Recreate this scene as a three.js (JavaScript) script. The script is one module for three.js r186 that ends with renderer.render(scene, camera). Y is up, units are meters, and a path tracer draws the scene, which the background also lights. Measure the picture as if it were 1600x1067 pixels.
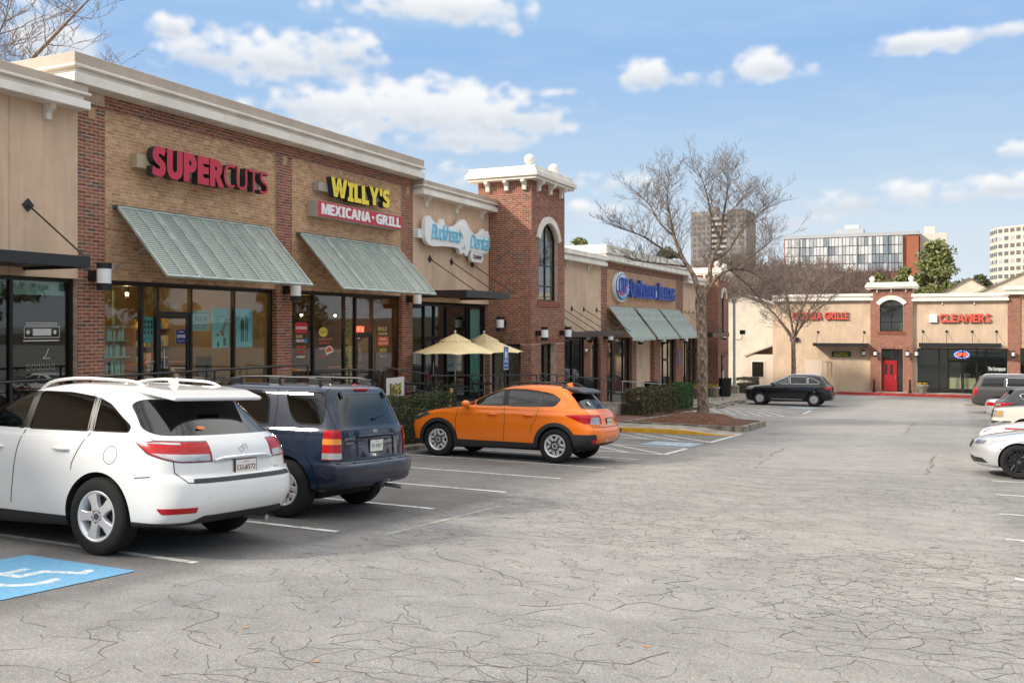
import * as THREE from 'three';
import { RoundedBoxGeometry } from 'three/addons/geometries/RoundedBoxGeometry.js';
import { TextGeometry } from 'three/addons/geometries/TextGeometry.js';
import { FontLoader } from 'three/addons/loaders/FontLoader.js';
import { mergeGeometries } from 'three/addons/utils/BufferGeometryUtils.js';
import { Brush, Evaluator, SUBTRACTION, INTERSECTION } from 'three-bvh-csg';

// ---------- camera, sky, sun, exposure ----------
// x: right, away from the left-hand row of shops; y: up, 0 at the camera; depth d = -z runs along the row.
const scene = new THREE.Scene();
const camera = new THREE.PerspectiveCamera(39.646, 1600 / 1067, 0.1, 6000);
camera.position.set(0, 0, 0);
camera.rotation.y = Math.atan(690 / 1480);
camera.setViewOffset(1600, 1067, 0, 23.5, 1600, 1067);
const renderer = new THREE.WebGLRenderer({ antialias: true });
renderer.toneMapping = THREE.LinearToneMapping;
renderer.toneMappingExposure = 4.0;
renderer.shadowMap.enabled = true;
const sun = new THREE.DirectionalLight(new THREE.Color(1, 0.91, 0.79), 1.2);
sun.position.set(-52, 46, 54); sun.target.position.set(-4, -4, -30);
sun.position.add(sun.target.position);
sun.castShadow = true; sun.shadow.radius = 10; sun.shadow.mapSize.set(4096, 4096);
Object.assign(sun.shadow.camera, { left: -60, right: 60, top: 60, bottom: -60, near: 1, far: 260 });
scene.add(sun, sun.target);
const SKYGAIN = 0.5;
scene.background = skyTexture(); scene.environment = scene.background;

function skyTexture() {
  const W = 2560, H = 1280, T = H / 2, den = new Float32Array(W * T), low = new Float32Array(W * T);
  // clouds: [azimuth from the row's direction, elevation, half width, half height (degrees), strength]
  const blobs = [[-39, 15.2, 5.47, 1.31, .9], [-42.6, 15.1, 2.46, .92, .6], [-35.7, 15.8, 2.43, 1.33, .8], [-32.7, 12.5, 6.27, 1.92, 1], [-26.5, 12.4, 4.45, 1.55, 1], [-36.5, 12.7, 4.46, 1.33, .7], [-28.9, 11.2, 5.01, .97, .8],
    [-29.2, 18.4, 4.43, .97, 1], [-44.9, 16.5, 1.06, .66, 1], [-36.8, 18.2, .93, .42, .7], [-17, 14.6, 1.33, .96, 1], [-15.8, 14.2, 1.13, .42, .7], [-13.7, 14.4, 1.12, .57, .6], [-10.1, 14.7, 1.63, .86, 1], [-8.4, 14.3, 1.25, .45, .6],
    [-2.9, 15.3, 1.5, .61, .9], [-.5, 15.2, 1.76, .6, .9], [2.2, 15.4, 1.38, .45, .7], [-5.3, 6.9, 4.46, .84, .55], [-1.6, 7.2, 4.24, .78, .8], [2.2, 7.4, 2.45, .69, .8], [-8.8, 6.1, 3.57, .48, .4], [-19.6, 8.4, 3.26, .66, .5],
    [-20.4, 6.9, 1.73, .58, .6], [2.8, 9.2, 1.21, .48, .7], [-50.9, 15.2, 1.88, 1.39, 1], [-52.5, 16.4, 1.68, 1.03, .7], [-28.9, 9.3, 2.12, .5, .5], [-20.9, 13.8, .77, .42, .6], [-29.6, 8.6, 2.88, .46, .4], [-25.2, 17.4, .7, .5, .6], [-13.5, 4.4, 3.72, .57, .3]];
  const r = R(77);
  for (let k = 0; k < 190; k++) {   // the same broken cumulus all the way round and overhead
    const az = 6 + r() * 296, el = 4 + Math.pow(r(), 1.3) * 66, s = 0.6 + el / 22;
    if (az > 298) continue;
    const n = 1 + Math.floor(r() * 4), w = (1.2 + r() * 4.4) * s;
    for (let j = 0; j < n; j++) blobs.push([az + (r() - .5) * w * 2, el + (r() - .5) * w * .2, w * (.5 + r() * .6), w * (.2 + r() * .16), .5 + r() * .5]);
  }
  for (const [az, el, w, h, s] of blobs) {
    const u0 = ((az - 90) / 360 + .5) * W, v0 = el / 90 * T, rw = w / 360 * W * 1.5 / Math.max(.25, Math.cos(el * Math.PI / 180)), rh = h / 90 * T * 1.6;
    for (let y = Math.max(0, Math.floor(v0 - rh)); y < Math.min(T, v0 + rh); y++) for (let x = Math.floor(u0 - rw); x < u0 + rw; x++) {
      const dx = (x - u0) / rw, dy = (y - v0) / rh * (y < v0 ? 1.35 : 1), q = 1 - dx * dx - dy * dy;
      if (q <= 0) continue;
      const i = y * W + ((x % W) + W) % W;
      den[i] = Math.max(den[i], q * s * 1.15); low[i] = Math.max(low[i], q * Math.min(1, Math.max(0, .55 - dy * 1.5)));
    }
  }
  const data = new Float32Array(W * H * 4), mix = (a, b, t) => a + (b - a) * t;
  const stops = [[0, .385, .42, .455], [5, .34, .395, .445], [10, .24, .33, .435], [16, .16, .265, .425], [20, .19, .295, .43], [27, .62, .66, .7], [37, 1.02, 1.0, .98], [90, 1.2, 1.18, 1.15]];  // sky above the frame brightened on purpose to fill the shaded shop fronts
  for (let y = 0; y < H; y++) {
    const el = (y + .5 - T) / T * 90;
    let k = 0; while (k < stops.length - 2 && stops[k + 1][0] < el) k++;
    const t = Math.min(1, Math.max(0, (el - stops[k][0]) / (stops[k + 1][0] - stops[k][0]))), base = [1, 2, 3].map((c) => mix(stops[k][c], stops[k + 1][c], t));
    for (let x = 0; x < W; x++) {
      const o = (y * W + x) * 4; let c = base;
      if (y < T) c = [.36, .35, .34];
      else {
        const i = (y - T) * W + x, px = x / W * 360, py = el * 1.7;
        let d = den[i];
        if (d > 0) {
          const f = fbm(px * 1.1, py * 1.1, 6, 396, 5), g = fbm(px * .45 + 31, py * .5, 3, 162, 9);
          d = Math.min(1, Math.max(0, (d * 1.15 + (f - .5) * 1.6 + (g - .5) * .6 - .33) * 1.2)); d = d * d * (3 - 2 * d);
          const sh = Math.min(1, low[i] * 1.25) * .8 * Math.min(1, Math.max(0, .75 + (f - .5) * 1.6)), w = [mix(.52, .31, sh), mix(.51, .335, sh), mix(.5, .375, sh)];
          c = base.map((b, j) => mix(b, w[j], d * .88));
        }
        const ci = fbm(px * .3 + py * .2, py * 1.1, 4, 108, 21), v = Math.max(0, ci - .46) * .9;   // thin veil
        c = c.map((b) => mix(b, .45, v * .25));
      }
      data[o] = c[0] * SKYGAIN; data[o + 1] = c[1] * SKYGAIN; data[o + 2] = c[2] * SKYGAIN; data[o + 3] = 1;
    }
  }
  const t = new THREE.DataTexture(data, W, H, THREE.RGBAFormat, THREE.FloatType);
  t.mapping = THREE.EquirectangularReflectionMapping; t.magFilter = THREE.LinearFilter; t.needsUpdate = true;
  return t;
}

// ---------- helpers ----------
function R(seed) { let a = seed >>> 0; return () => { a = (a + 0x6D2B79F5) | 0; let t = Math.imul(a ^ (a >>> 15), 1 | a); t = (t + Math.imul(t ^ (t >>> 7), 61 | t)) ^ t; return ((t ^ (t >>> 14)) >>> 0) / 4294967296; }; }
function hsh(x, y, s) { let h = Math.imul(x, 374761393) + Math.imul(y, 668265263) + Math.imul(s, 974634777); h = Math.imul(h ^ (h >>> 13), 1274126177); return ((h ^ (h >>> 16)) >>> 0) / 4294967296; }
function vn(x, y, per, s) {
  const xi = Math.floor(x), yi = Math.floor(y), fx = x - xi, fy = y - yi, u = fx * fx * (3 - 2 * fx), v = fy * fy * (3 - 2 * fy), m = (a) => ((a % per) + per) % per;
  const x0 = m(xi), x1 = m(xi + 1), y0 = m(yi), y1 = m(yi + 1), a = hsh(x0, y0, s), b = hsh(x1, y0, s), c = hsh(x0, y1, s), d = hsh(x1, y1, s);
  return a + (b - a) * u + (c - a) * v + (a - b - c + d) * u * v;
}
function fbm(x, y, oct, per, s) { let t = 0, w = .5, n = 0; for (let o = 0; o < oct; o++) { t += w * vn(x, y, per, s + o); n += w; x *= 2; y *= 2; per *= 2; w *= .5; } return t / n; }
const lerp = (a, b, t) => a + (b - a) * t, clamp = (x, a, b) => Math.min(b, Math.max(a, x)), sstep = (a, b, x) => { const t = clamp((x - a) / (b - a), 0, 1); return t * t * (3 - 2 * t); };
const lin = (c) => c <= .04045 ? c / 12.92 : Math.pow((c + .055) / 1.055, 2.4), srgb = (r, g, b) => new THREE.Color().setRGB(lin(r / 255), lin(g / 255), lin(b / 255));

class MB {   // collects faces of one part; uv in metres
  constructor() { this.p = []; this.n = []; this.t = []; this.c = []; this.i = []; this.col = null; }
  v(x, y, z, a, b, c, u, w) { this.p.push(x, y, z); this.n.push(a, b, c); this.t.push(u, w); if (this.col) this.c.push(this.col[0], this.col[1], this.col[2]); return this.p.length / 3 - 1; }
  quad(a, b, c, d, uv) {   // counter-clockwise
    const e = [b[0] - a[0], b[1] - a[1], b[2] - a[2]], f = [d[0] - a[0], d[1] - a[1], d[2] - a[2]], g = [c[0] - a[0], c[1] - a[1], c[2] - a[2]];
    let n = [e[1] * g[2] - e[2] * g[1], e[2] * g[0] - e[0] * g[2], e[0] * g[1] - e[1] * g[0]], l = Math.hypot(...n);
    if (l < 1e-12) { n = [g[1] * f[2] - g[2] * f[1], g[2] * f[0] - g[0] * f[2], g[0] * f[1] - g[1] * f[0]]; l = Math.hypot(...n) || 1; }
    n = n.map((x) => x / l);
    const w = Math.hypot(...e), h = Math.hypot(...f), ax = Math.abs(n[0]), ay = Math.abs(n[1]), az = Math.abs(n[2]);
    const P = (q) => uv ? null : ax >= ay && ax >= az ? [q[2], q[1]] : ay >= az ? [q[0], q[2]] : [q[0], q[1]];
    const U = uv || [P(a), P(b), P(c), P(d)], k = [a, b, c, d].map((q, j) => this.v(q[0], q[1], q[2], n[0], n[1], n[2], U[j][0], U[j][1]));
    this.i.push(k[0], k[1], k[2], k[0], k[2], k[3]); return this;
  }
  tri(a, b, c) { this.quad(a, b, c, c); this.i.length -= 3; return this; }
  box(x0, x1, y0, y1, z0, z1, skip = '') {
    const a = [x0, y0, z0], b = [x1, y0, z0], c = [x1, y1, z0], d = [x0, y1, z0], e = [x0, y0, z1], f = [x1, y0, z1], g = [x1, y1, z1], h = [x0, y1, z1];
    if (!skip.includes('f')) this.quad(e, f, g, h); if (!skip.includes('b')) this.quad(b, a, d, c); if (!skip.includes('l')) this.quad(a, e, h, d);
    if (!skip.includes('r')) this.quad(f, b, c, g); if (!skip.includes('t')) this.quad(h, g, c, d); if (!skip.includes('u')) this.quad(a, b, f, e); return this;
  }
  d(x0, x1, y0, y1, d0, d1, skip) { return this.box(x0, x1, y0, y1, -d1, -d0, skip); }   // depth instead of z
  ch(x0, x1, y0, y1, z0, z1, c = .01) {   // box with chamfered edges
    const X = [x0, x1], Y = [y0, y1], Z = [z0, z1], s = [1, -1];
    const P = (i, j, k, ax) => [X[i] + (ax === 0 ? 0 : s[i] * c), Y[j] + (ax === 1 ? 0 : s[j] * c), Z[k] + (ax === 2 ? 0 : s[k] * c)];
    const F = (q, out) => { const e = q[1].map((v, m) => v - q[0][m]), g = q[2].map((v, m) => v - q[0][m]), n = [e[1] * g[2] - e[2] * g[1], e[2] * g[0] - e[0] * g[2], e[0] * g[1] - e[1] * g[0]]; if (n[0] * out[0] + n[1] * out[1] + n[2] * out[2] < 0) q.reverse(); q.length === 4 ? this.quad(...q) : this.tri(...q); };
    for (const i of [0, 1]) { F([P(i, 0, 0, 0), P(i, 1, 0, 0), P(i, 1, 1, 0), P(i, 0, 1, 0)], [-s[i], 0, 0]); F([P(0, i, 0, 1), P(1, i, 0, 1), P(1, i, 1, 1), P(0, i, 1, 1)], [0, -s[i], 0]); F([P(0, 0, i, 2), P(1, 0, i, 2), P(1, 1, i, 2), P(0, 1, i, 2)], [0, 0, -s[i]]); }
    for (const i of [0, 1]) for (const j of [0, 1]) {
      F([P(i, j, 0, 0), P(i, j, 1, 0), P(i, j, 1, 1), P(i, j, 0, 1)], [-s[i], -s[j], 0]); F([P(i, 0, j, 0), P(i, 1, j, 0), P(i, 1, j, 2), P(i, 0, j, 2)], [-s[i], 0, -s[j]]); F([P(0, i, j, 1), P(1, i, j, 1), P(1, i, j, 2), P(0, i, j, 2)], [0, -s[i], -s[j]]);
      for (const k of [0, 1]) F([P(i, j, k, 0), P(i, j, k, 1), P(i, j, k, 2)], [-s[i], -s[j], -s[k]]);
    }
    return this;
  }
  chd(x0, x1, y0, y1, d0, d1, c) { return this.ch(x0, x1, y0, y1, -d1, -d0, c); }
  bar(a, b, w, h, up = [0, 1, 0]) {   // rectangular bar from a to b
    const D = new THREE.Vector3(b[0] - a[0], b[1] - a[1], b[2] - a[2]).normalize(); let U = new THREE.Vector3(...up); if (Math.abs(D.dot(U)) > .98) U.set(1, 0, 0);
    const S = new THREE.Vector3().crossVectors(D, U).normalize().multiplyScalar(w / 2); U = new THREE.Vector3().crossVectors(S, D).normalize().multiplyScalar(h / 2);
    const P = (o, i, j) => [o[0] + S.x * i + U.x * j, o[1] + S.y * i + U.y * j, o[2] + S.z * i + U.z * j];
    const q = [[-1, -1], [1, -1], [1, 1], [-1, 1]].map((k) => [P(a, ...k), P(b, ...k)]), L = Math.hypot(b[0] - a[0], b[1] - a[1], b[2] - a[2]);
    for (let k = 0; k < 4; k++) { const m = (k + 1) % 4, ww = k % 2 ? h : w; this.quad(q[k][0], q[m][0], q[m][1], q[k][1], [[0, 0], [ww, 0], [ww, L], [0, L]]); }
    this.quad(q[3][0], q[2][0], q[1][0], q[0][0]); this.quad(q[0][1], q[1][1], q[2][1], q[3][1]); return this;
  }
  cyl(a, b, r0, r1 = r0, n = 10, caps = true) { return this.tube([a, b], [r0, r1], n, caps); }
  tube(pts, r, n = 8, caps = true) {
    const V = pts.map((p) => new THREE.Vector3(...p)); let ref = null, prev = null, L = 0;
    V.forEach((p, k) => {
      const t = new THREE.Vector3().subVectors(V[Math.min(k + 1, V.length - 1)], V[Math.max(k - 1, 0)]).normalize();
      if (!ref) { ref = Math.abs(t.y) < .9 ? new THREE.Vector3(0, 1, 0) : new THREE.Vector3(1, 0, 0); }
      const s = new THREE.Vector3().crossVectors(t, ref).normalize(), u = new THREE.Vector3().crossVectors(s, t).normalize(); ref = u.clone();
      if (k) L += p.distanceTo(V[k - 1]);
      const rr = Array.isArray(r) ? r[k] : r, row = [];
      for (let j = 0; j <= n; j++) { const A = j / n * Math.PI * 2, c = Math.cos(A), q = Math.sin(A), N = [s.x * c + u.x * q, s.y * c + u.y * q, s.z * c + u.z * q]; row.push(this.v(p.x + N[0] * rr, p.y + N[1] * rr, p.z + N[2] * rr, N[0], N[1], N[2], j / n * 6.283 * rr, L)); }
      if (prev) for (let j = 0; j < n; j++) this.i.push(prev[j], row[j + 1], prev[j + 1], prev[j], row[j], row[j + 1]);
      if (caps && (k === 0 || k === V.length - 1)) { const sg = k ? 1 : -1, ce = this.v(p.x, p.y, p.z, t.x * sg, t.y * sg, t.z * sg, 0, 0), ring = []; for (let j = 0; j <= n; j++) { const o = row[j] * 3; ring.push(this.v(this.p[o], this.p[o + 1], this.p[o + 2], t.x * sg, t.y * sg, t.z * sg, 0, 0)); } for (let j = 0; j < n; j++) k ? this.i.push(ce, ring[j + 1], ring[j]) : this.i.push(ce, ring[j], ring[j + 1]); }
      prev = row;
    }); return this;
  }
  geo(g, m) {
    const q = m ? g.clone().applyMatrix4(m) : g, b = this.p.length / 3, P = q.attributes.position, N = q.attributes.normal, U = q.attributes.uv;
    for (let k = 0; k < P.count; k++) this.v(P.getX(k), P.getY(k), P.getZ(k), N.getX(k), N.getY(k), N.getZ(k), U ? U.getX(k) : 0, U ? U.getY(k) : 0);
    if (q.index) for (const k of q.index.array) this.i.push(b + k); else for (let k = 0; k < P.count; k++) this.i.push(b + k); return this;
  }
  build() {
    const g = new THREE.BufferGeometry(); g.setAttribute('position', new THREE.Float32BufferAttribute(this.p, 3)); g.setAttribute('normal', new THREE.Float32BufferAttribute(this.n, 3)); g.setAttribute('uv', new THREE.Float32BufferAttribute(this.t, 2));
    if (this.c.length === this.p.length) g.setAttribute('color', new THREE.Float32BufferAttribute(this.c, 3));
    g.setIndex(this.i); return g;
  }
}
const mb = () => new MB();
const T4 = (x, y, z, rx = 0, ry = 0, rz = 0, s = 1) => new THREE.Matrix4().compose(new THREE.Vector3(x, y, z), new THREE.Quaternion().setFromEuler(new THREE.Euler(rx, ry, rz)), typeof s === 'number' ? new THREE.Vector3(s, s, s) : new THREE.Vector3(...s));
const taken = new Map();
function numbered(n) { const k = taken.get(n) || 0; taken.set(n, k + 1); return k ? n + '_' + String(k).padStart(3, '0') : n; }
function mesh(name, geo, mat) { const m = new THREE.Mesh(geo instanceof MB ? geo.build() : geo, mat); m.name = name; m.castShadow = m.receiveShadow = true; return m; }
function part(parent, name, geo, mat, kind, label) { const m = mesh(name, geo, mat); if (kind) m.userData.kind = kind; if (label) m.userData.label = label; parent.add(m); return m; }
function thing(name, label, category, group) { const g = new THREE.Group(); g.name = numbered(name); g.userData = { label, category }; if (group) g.userData.group = group; scene.add(g); return g; }
function single(name, geo, mat, label, category, group, kind) { const m = mesh(numbered(name), geo, mat); m.userData = { label, category }; if (group) m.userData.group = group; if (kind) m.userData.kind = kind; scene.add(m); return m; }
function structure(name, geo, mat, label) { const m = mesh(numbered(name), geo, mat); m.userData = { kind: 'structure', label, category: name.replace(/_/g, ' ').split(' ').slice(-2).join(' ') }; scene.add(m); return m; }
function base(g, x, y, z) { g.position.set(x, y, z); for (const c of g.children) { c.position.x -= x; c.position.y -= y; c.position.z -= z; } return g; }
function copy(src, label, x, y, z, ry = 0) { const c = src.clone(); c.name = numbered(src.name.replace(/_\d{3}$/, '')); c.userData = { ...src.userData, label }; c.position.set(x, y, z); c.rotation.y = ry; scene.add(c); return c; }
function tex(n, fn, srgbSpace = true, h = n) {
  const d = new Uint8Array(n * h * 4);
  for (let y = 0; y < h; y++) for (let x = 0; x < n; x++) { const c = fn(x / n, y / h, x, y), o = (y * n + x) * 4; for (let k = 0; k < 3; k++) d[o + k] = clamp(Math.round((c.length ? c[k] : c) * 255), 0, 255); d[o + 3] = 255; }
  const t = new THREE.DataTexture(d, n, h); t.wrapS = t.wrapT = THREE.RepeatWrapping; t.magFilter = THREE.LinearFilter; if (srgbSpace) t.colorSpace = THREE.SRGBColorSpace; t.needsUpdate = true; return t;
}
function rep(t, m) { const c = t.clone(); c.repeat.set(1 / m, 1 / m); c.needsUpdate = true; return c; }
function canvasTex(w, h, draw) { const c = document.createElement('canvas'); c.width = w; c.height = h; const x = c.getContext('2d'); draw(x, w, h); const t = new THREE.CanvasTexture(c); t.colorSpace = THREE.SRGBColorSpace; return t; }
const std = (color, roughness = .8, metalness = 0, extra = {}) => new THREE.MeshStandardMaterial({ color: Array.isArray(color) ? new THREE.Color().setRGB(...color) : color, roughness, metalness, ...extra });
const phys = (color, roughness, metalness, extra = {}) => new THREE.MeshPhysicalMaterial({ color: Array.isArray(color) ? new THREE.Color().setRGB(...color) : color, roughness, metalness, ...extra });

// ---------- surfaces ----------
const greyNoise = tex(512, (u, v) => { const a = fbm(u * 8, v * 8, 6, 8, 3), b = hsh(Math.floor(u * 512), Math.floor(v * 512), 8); return clamp(.5 + (a - .5) * .9 + (b - .5) * .16, 0, 1); }, false);
const fineGrain = tex(512, (u, v) => { const b = hsh(Math.floor(u * 512), Math.floor(v * 512), 4), a = fbm(u * 64, v * 64, 3, 64, 14); return clamp(.5 + (b - .5) * .4 + (a - .5) * .8, 0, 1); }, false);
const tintTex = (lo, hi, n = 8, seed = 3, grain = .05, size = 512) => tex(size, (u, v, x, y) => { const t = clamp(.5 + (fbm(u * n, v * n, 6, n, seed) - .5) * 2.2, 0, 1), g = 1 + (hsh(x, y, seed) - .5) * grain * 2; return [0, 1, 2].map((k) => lerp(lo[k], hi[k], t) / 255 * g); });
const stuccoTex = tex(1024, (u, v, x, y) => {   // faint blotches and vertical water marks
  const a = fbm(u * 6, v * 6, 6, 6, 31) - .5, b = fbm(u * 40, v * 3, 4, 40, 37) - .5, g = hsh(x, y, 2) - .5, k = 1 + a * .16 + b * .1 + g * .06; return [k * .83, k * .83, k * .83];
});
const stuccoMat = (c) => std(c, .93, 0, { map: rep(stuccoTex, 3.1), bumpMap: rep(fineGrain, .35), bumpScale: .0022 });
const M = {
  stucco: stuccoMat([.97, .69, .475]), stuccoFar: stuccoMat([.86, .64, .45]), stuccoWhite: stuccoMat([.84, .76, .62]),
  white: std([.92, .885, .83], .75, 0, { map: rep(tintTex([226, 222, 214], [246, 244, 240], 5, 41, .03), 2.3), bumpMap: rep(fineGrain, .4), bumpScale: .0008 }),
  coping: std([.56, .46, .37], .6, .1, { map: rep(tintTex([222, 222, 222], [250, 248, 246], 5, 44, .03), 1.9) }),
  mortar: std([.74, .55, .42], .95, 0, { map: rep(tintTex([205, 205, 205], [250, 250, 250], 12, 5, .12), 1.2), bumpMap: rep(fineGrain, .25), bumpScale: .002 }),
  mortarTan: std([.84, .6, .39], .95, 0, { map: rep(tintTex([205, 205, 205], [250, 250, 250], 12, 6, .12), 1.2) }),
  brick: std([1, 1, 1], .88, 0, { vertexColors: true, map: rep(tintTex([212, 208, 206], [252, 250, 250], 16, 7, .14), .9), bumpMap: rep(greyNoise, .3), bumpScale: .003 }),
  bronze: std([.018, .017, .016], .42, .4), black: std([.017, .017, .018], .5, .2, { bumpMap: rep(fineGrain, .2), bumpScale: .0004 }), blackPaint: std([.022, .022, .023], .38, .1),
  glass: phys([.86, .9, .88], .015, 0, { transmission: 1, thickness: 0, ior: 1.55 }), sage: std([.47, .525, .488], .5, .1, { map: rep(tintTex([218, 220, 218], [250, 252, 250], 6, 12, .03), 1.5) }), sageDark: std([.1, .135, .12], .55, .1),
  concrete: std([.47, .42, .36], .92, 0, { map: rep(tintTex([176, 174, 170], [250, 248, 244], 7, 15, .12, 1024), 2.7), bumpMap: rep(fineGrain, .4), bumpScale: .002 }),
  kerb: std([.40, .36, .31], .93, 0, { map: rep(tintTex([140, 138, 134], [246, 242, 236], 9, 17, .16), 1.7), bumpMap: rep(fineGrain, .3), bumpScale: .003 }),
  steel: std([.55, .56, .57], .35, .9), chrome: std([.75, .76, .78], .08, 1), galv: std([.42, .45, .47], .5, .7), rubber: std([.009, .0085, .0082], .9, 0, { bumpMap: rep(fineGrain, .1), bumpScale: .0006 }),
  plastic: std([.022, .022, .023], .6, 0, { bumpMap: rep(fineGrain, .05), bumpScale: .0003 }), dark: std([.02, .018, .017], .9), whitePlastic: std([.82, .82, .8], .4), red: std([.55, .03, .035], .4),
};

// ---------- ground ----------
const GP = [[-400, -.9], [-40, -.9], [-12, -1.2], [0, -1.82], [6.8, -2.25], [9.8, -2.43], [18.8, -2.93], [22.2, -3.12], [40, -3.95], [55.2, -4.5], [72, -4.9], [90, -5.1], [4000, -5.1]];
const GM = GP.map((p, k) => { if (k === 0 || k === GP.length - 1) return 0; const a = (p[1] - GP[k - 1][1]) / (p[0] - GP[k - 1][0]), b = (GP[k + 1][1] - p[1]) / (GP[k + 1][0] - p[0]); return a * b <= 0 ? 0 : 2 * a * b / (a + b); });
function gy(d) {
  let k = 0; while (k < GP.length - 2 && GP[k + 1][0] < d) k++;
  const h = GP[k + 1][0] - GP[k][0], t = clamp((d - GP[k][0]) / h, 0, 1), t2 = t * t, t3 = t2 * t;
  return (2 * t3 - 3 * t2 + 1) * GP[k][1] + (t3 - 2 * t2 + t) * h * GM[k] + (-2 * t3 + 3 * t2) * GP[k + 1][1] + (t3 - t2) * h * GM[k + 1];
}
const SW = [[-10, -1.83], [19, -1.83], [24.5, -2.5], [31, -2.6], [35, -2.95], [39, -3.3], [46, -3.84], [51, -4.2]];   // pavement in front of the left row
function sy(d) { if (d > 51) return gy(d) + .15; for (let k = 0; k < SW.length - 1; k++) if (d <= SW[k + 1][0]) return lerp(SW[k][1], SW[k + 1][1], clamp((d - SW[k][0]) / (SW[k + 1][0] - SW[k][0]), 0, 1)); return gy(d) + .15; }
const asphaltTex = tex(1024, (u, v, x, y) => {   // worn asphalt: pale stones in grey binder
  const st = vn(u * 310, v * 310, 310, 51), s2 = vn(u * 190, v * 190, 190, 52), f = fbm(u * 10, v * 10, 5, 10, 53) - .5, h = hsh(x, y, 54) - .5;
  let k = .73 + f * .14 + h * .06; if (st > .62) k += (st - .62) * .34; if (st < .3) k -= (.3 - st) * .5; if (s2 > .78) k += .035;
  const w = vn(u * 120, v * 120, 120, 55); return [k * (1 + (w - .5) * .06), k * .988, k * (.97 - (w - .5) * .05)];
});
const asphaltBump = tex(1024, (u, v) => clamp(vn(u * 310, v * 310, 310, 51) * .7 + vn(u * 500, v * 500, 500, 57) * .3, 0, 1), false);
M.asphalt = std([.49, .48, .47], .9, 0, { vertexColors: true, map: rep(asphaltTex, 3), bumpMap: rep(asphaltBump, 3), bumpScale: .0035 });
M.patch = std([.49, .48, .475], .92, 0, { map: rep(asphaltTex, 2.6), bumpMap: rep(asphaltBump, 2.6), bumpScale: .004 });
M.crack = std([.085, .08, .076], 1);
const wornTex = (c, seed) => tex(512, (u, v, x, y) => { const w = fbm(u * 16, v * 16, 6, 16, seed), h = hsh(x, y, seed), e = sstep(.66, .74, w + (h - .5) * .2); const a = .55 + (h - .5) * .2; return c.map((k) => lerp(k * (.93 + (fbm(u * 6, v * 6, 3, 6, seed + 7) - .5) * .16), a, e * .8)); });
M.linePaint = std([.86, .86, .85], .75, 0, { map: rep(wornTex([.93, .93, .92], 61), 1.3), bumpMap: rep(asphaltBump, 3), bumpScale: .003 });
M.yellowPaint = std([.9, .9, .9], .7, 0, { map: rep(wornTex([.9, .66, .13], 66), 1.1) });
M.redPaint = std([.8, .8, .8], .75, 0, { map: rep(wornTex([.74, .2, .19], 67), 1.4) });
M.linePale = std([.5, .49, .47], .85, 0, { map: rep(wornTex([.86, .86, .85], 63), .9) });

const xs = [-3000, -700, -200, -70, -30, -16], ds = [-400, -90, -30, -8];
for (let x = -13; x <= 8; x += .3) xs.push(x); xs.push(12, 18, 26, 40, 90, 300, 900, 3000);
for (let d = -2; d < 46; d += .3) ds.push(d); for (let d = 47; d <= 76; d += 1) ds.push(d); ds.push(90, 130, 220, 450, 1000, 4000);
{
  const m = mb();
  ds.forEach((d, j) => xs.forEach((x) => {
    const big = fbm(x * .16 + 40, d * .16 + 9, 4, 997, 71) - .5, mid = fbm(x * .6 + 40, d * .6, 4, 997, 73) - .5, streak = fbm(x * 1.5 + 60, d * .12 + 30, 3, 997, 75) - .5;
    let k = 1 + big * .34 + mid * .2 + streak * .16;
    const oil = sstep(.54, .72, fbm(x * .42 + 90, d * .8 + 5, 4, 997, 79));   // oil blotches; bays also evenly darker than the aisle
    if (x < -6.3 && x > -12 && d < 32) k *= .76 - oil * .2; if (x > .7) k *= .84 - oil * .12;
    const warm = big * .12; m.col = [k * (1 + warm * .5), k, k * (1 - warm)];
    const s = (gy(d + .1) - gy(d - .1)) / .2, l = Math.hypot(1, s); m.v(x, gy(d), -d, 0, 1 / l, s / l, x, -d);
    if (j && x !== xs[0]) { const b = m.p.length / 3 - 1, a = b - xs.length; m.i.push(b, a, a - 1, b, a - 1, b - 1); }
  }));
  for (let k = 0; k < m.i.length; k += 3) { const t = m.i[k + 1]; m.i[k + 1] = m.i[k + 2]; m.i[k + 2] = t; }
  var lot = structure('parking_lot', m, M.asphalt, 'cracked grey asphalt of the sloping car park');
}
const UP = [0, 1, 0];
function sheet(pts, lift, step = .5) {   // ground-hugging quad strip; pts: [x0, x1, d0, d1] or four corners [[x, d]...] (near left, near right, far right, far left)
  const m = mb(), q = pts.length === 4 && pts[0].length ? pts : [[pts[0], pts[2]], [pts[1], pts[2]], [pts[1], pts[3]], [pts[0], pts[3]]];
  const n = Math.max(1, Math.ceil(Math.max(Math.abs(q[3][1] - q[0][1]), Math.abs(q[2][1] - q[1][1])) / step));
  const P = (t, s) => { const x = lerp(lerp(q[0][0], q[1][0], s), lerp(q[3][0], q[2][0], s), t), d = lerp(lerp(q[0][1], q[1][1], s), lerp(q[3][1], q[2][1], s), t); return [x, gy(d) + lift, -d]; };
  const U = (t, s) => [s, t];
  for (let k = 0; k < n; k++) { const a = k / n, b = (k + 1) / n, w = 6; for (let j = 0; j < w; j++) { const s = j / w, e = (j + 1) / w; m.quad(P(a, s), P(a, e), P(b, e), P(b, s), pts.uv && [U(a, s), U(a, e), U(b, e), U(b, s)]); } }
  return m;
}
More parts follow.
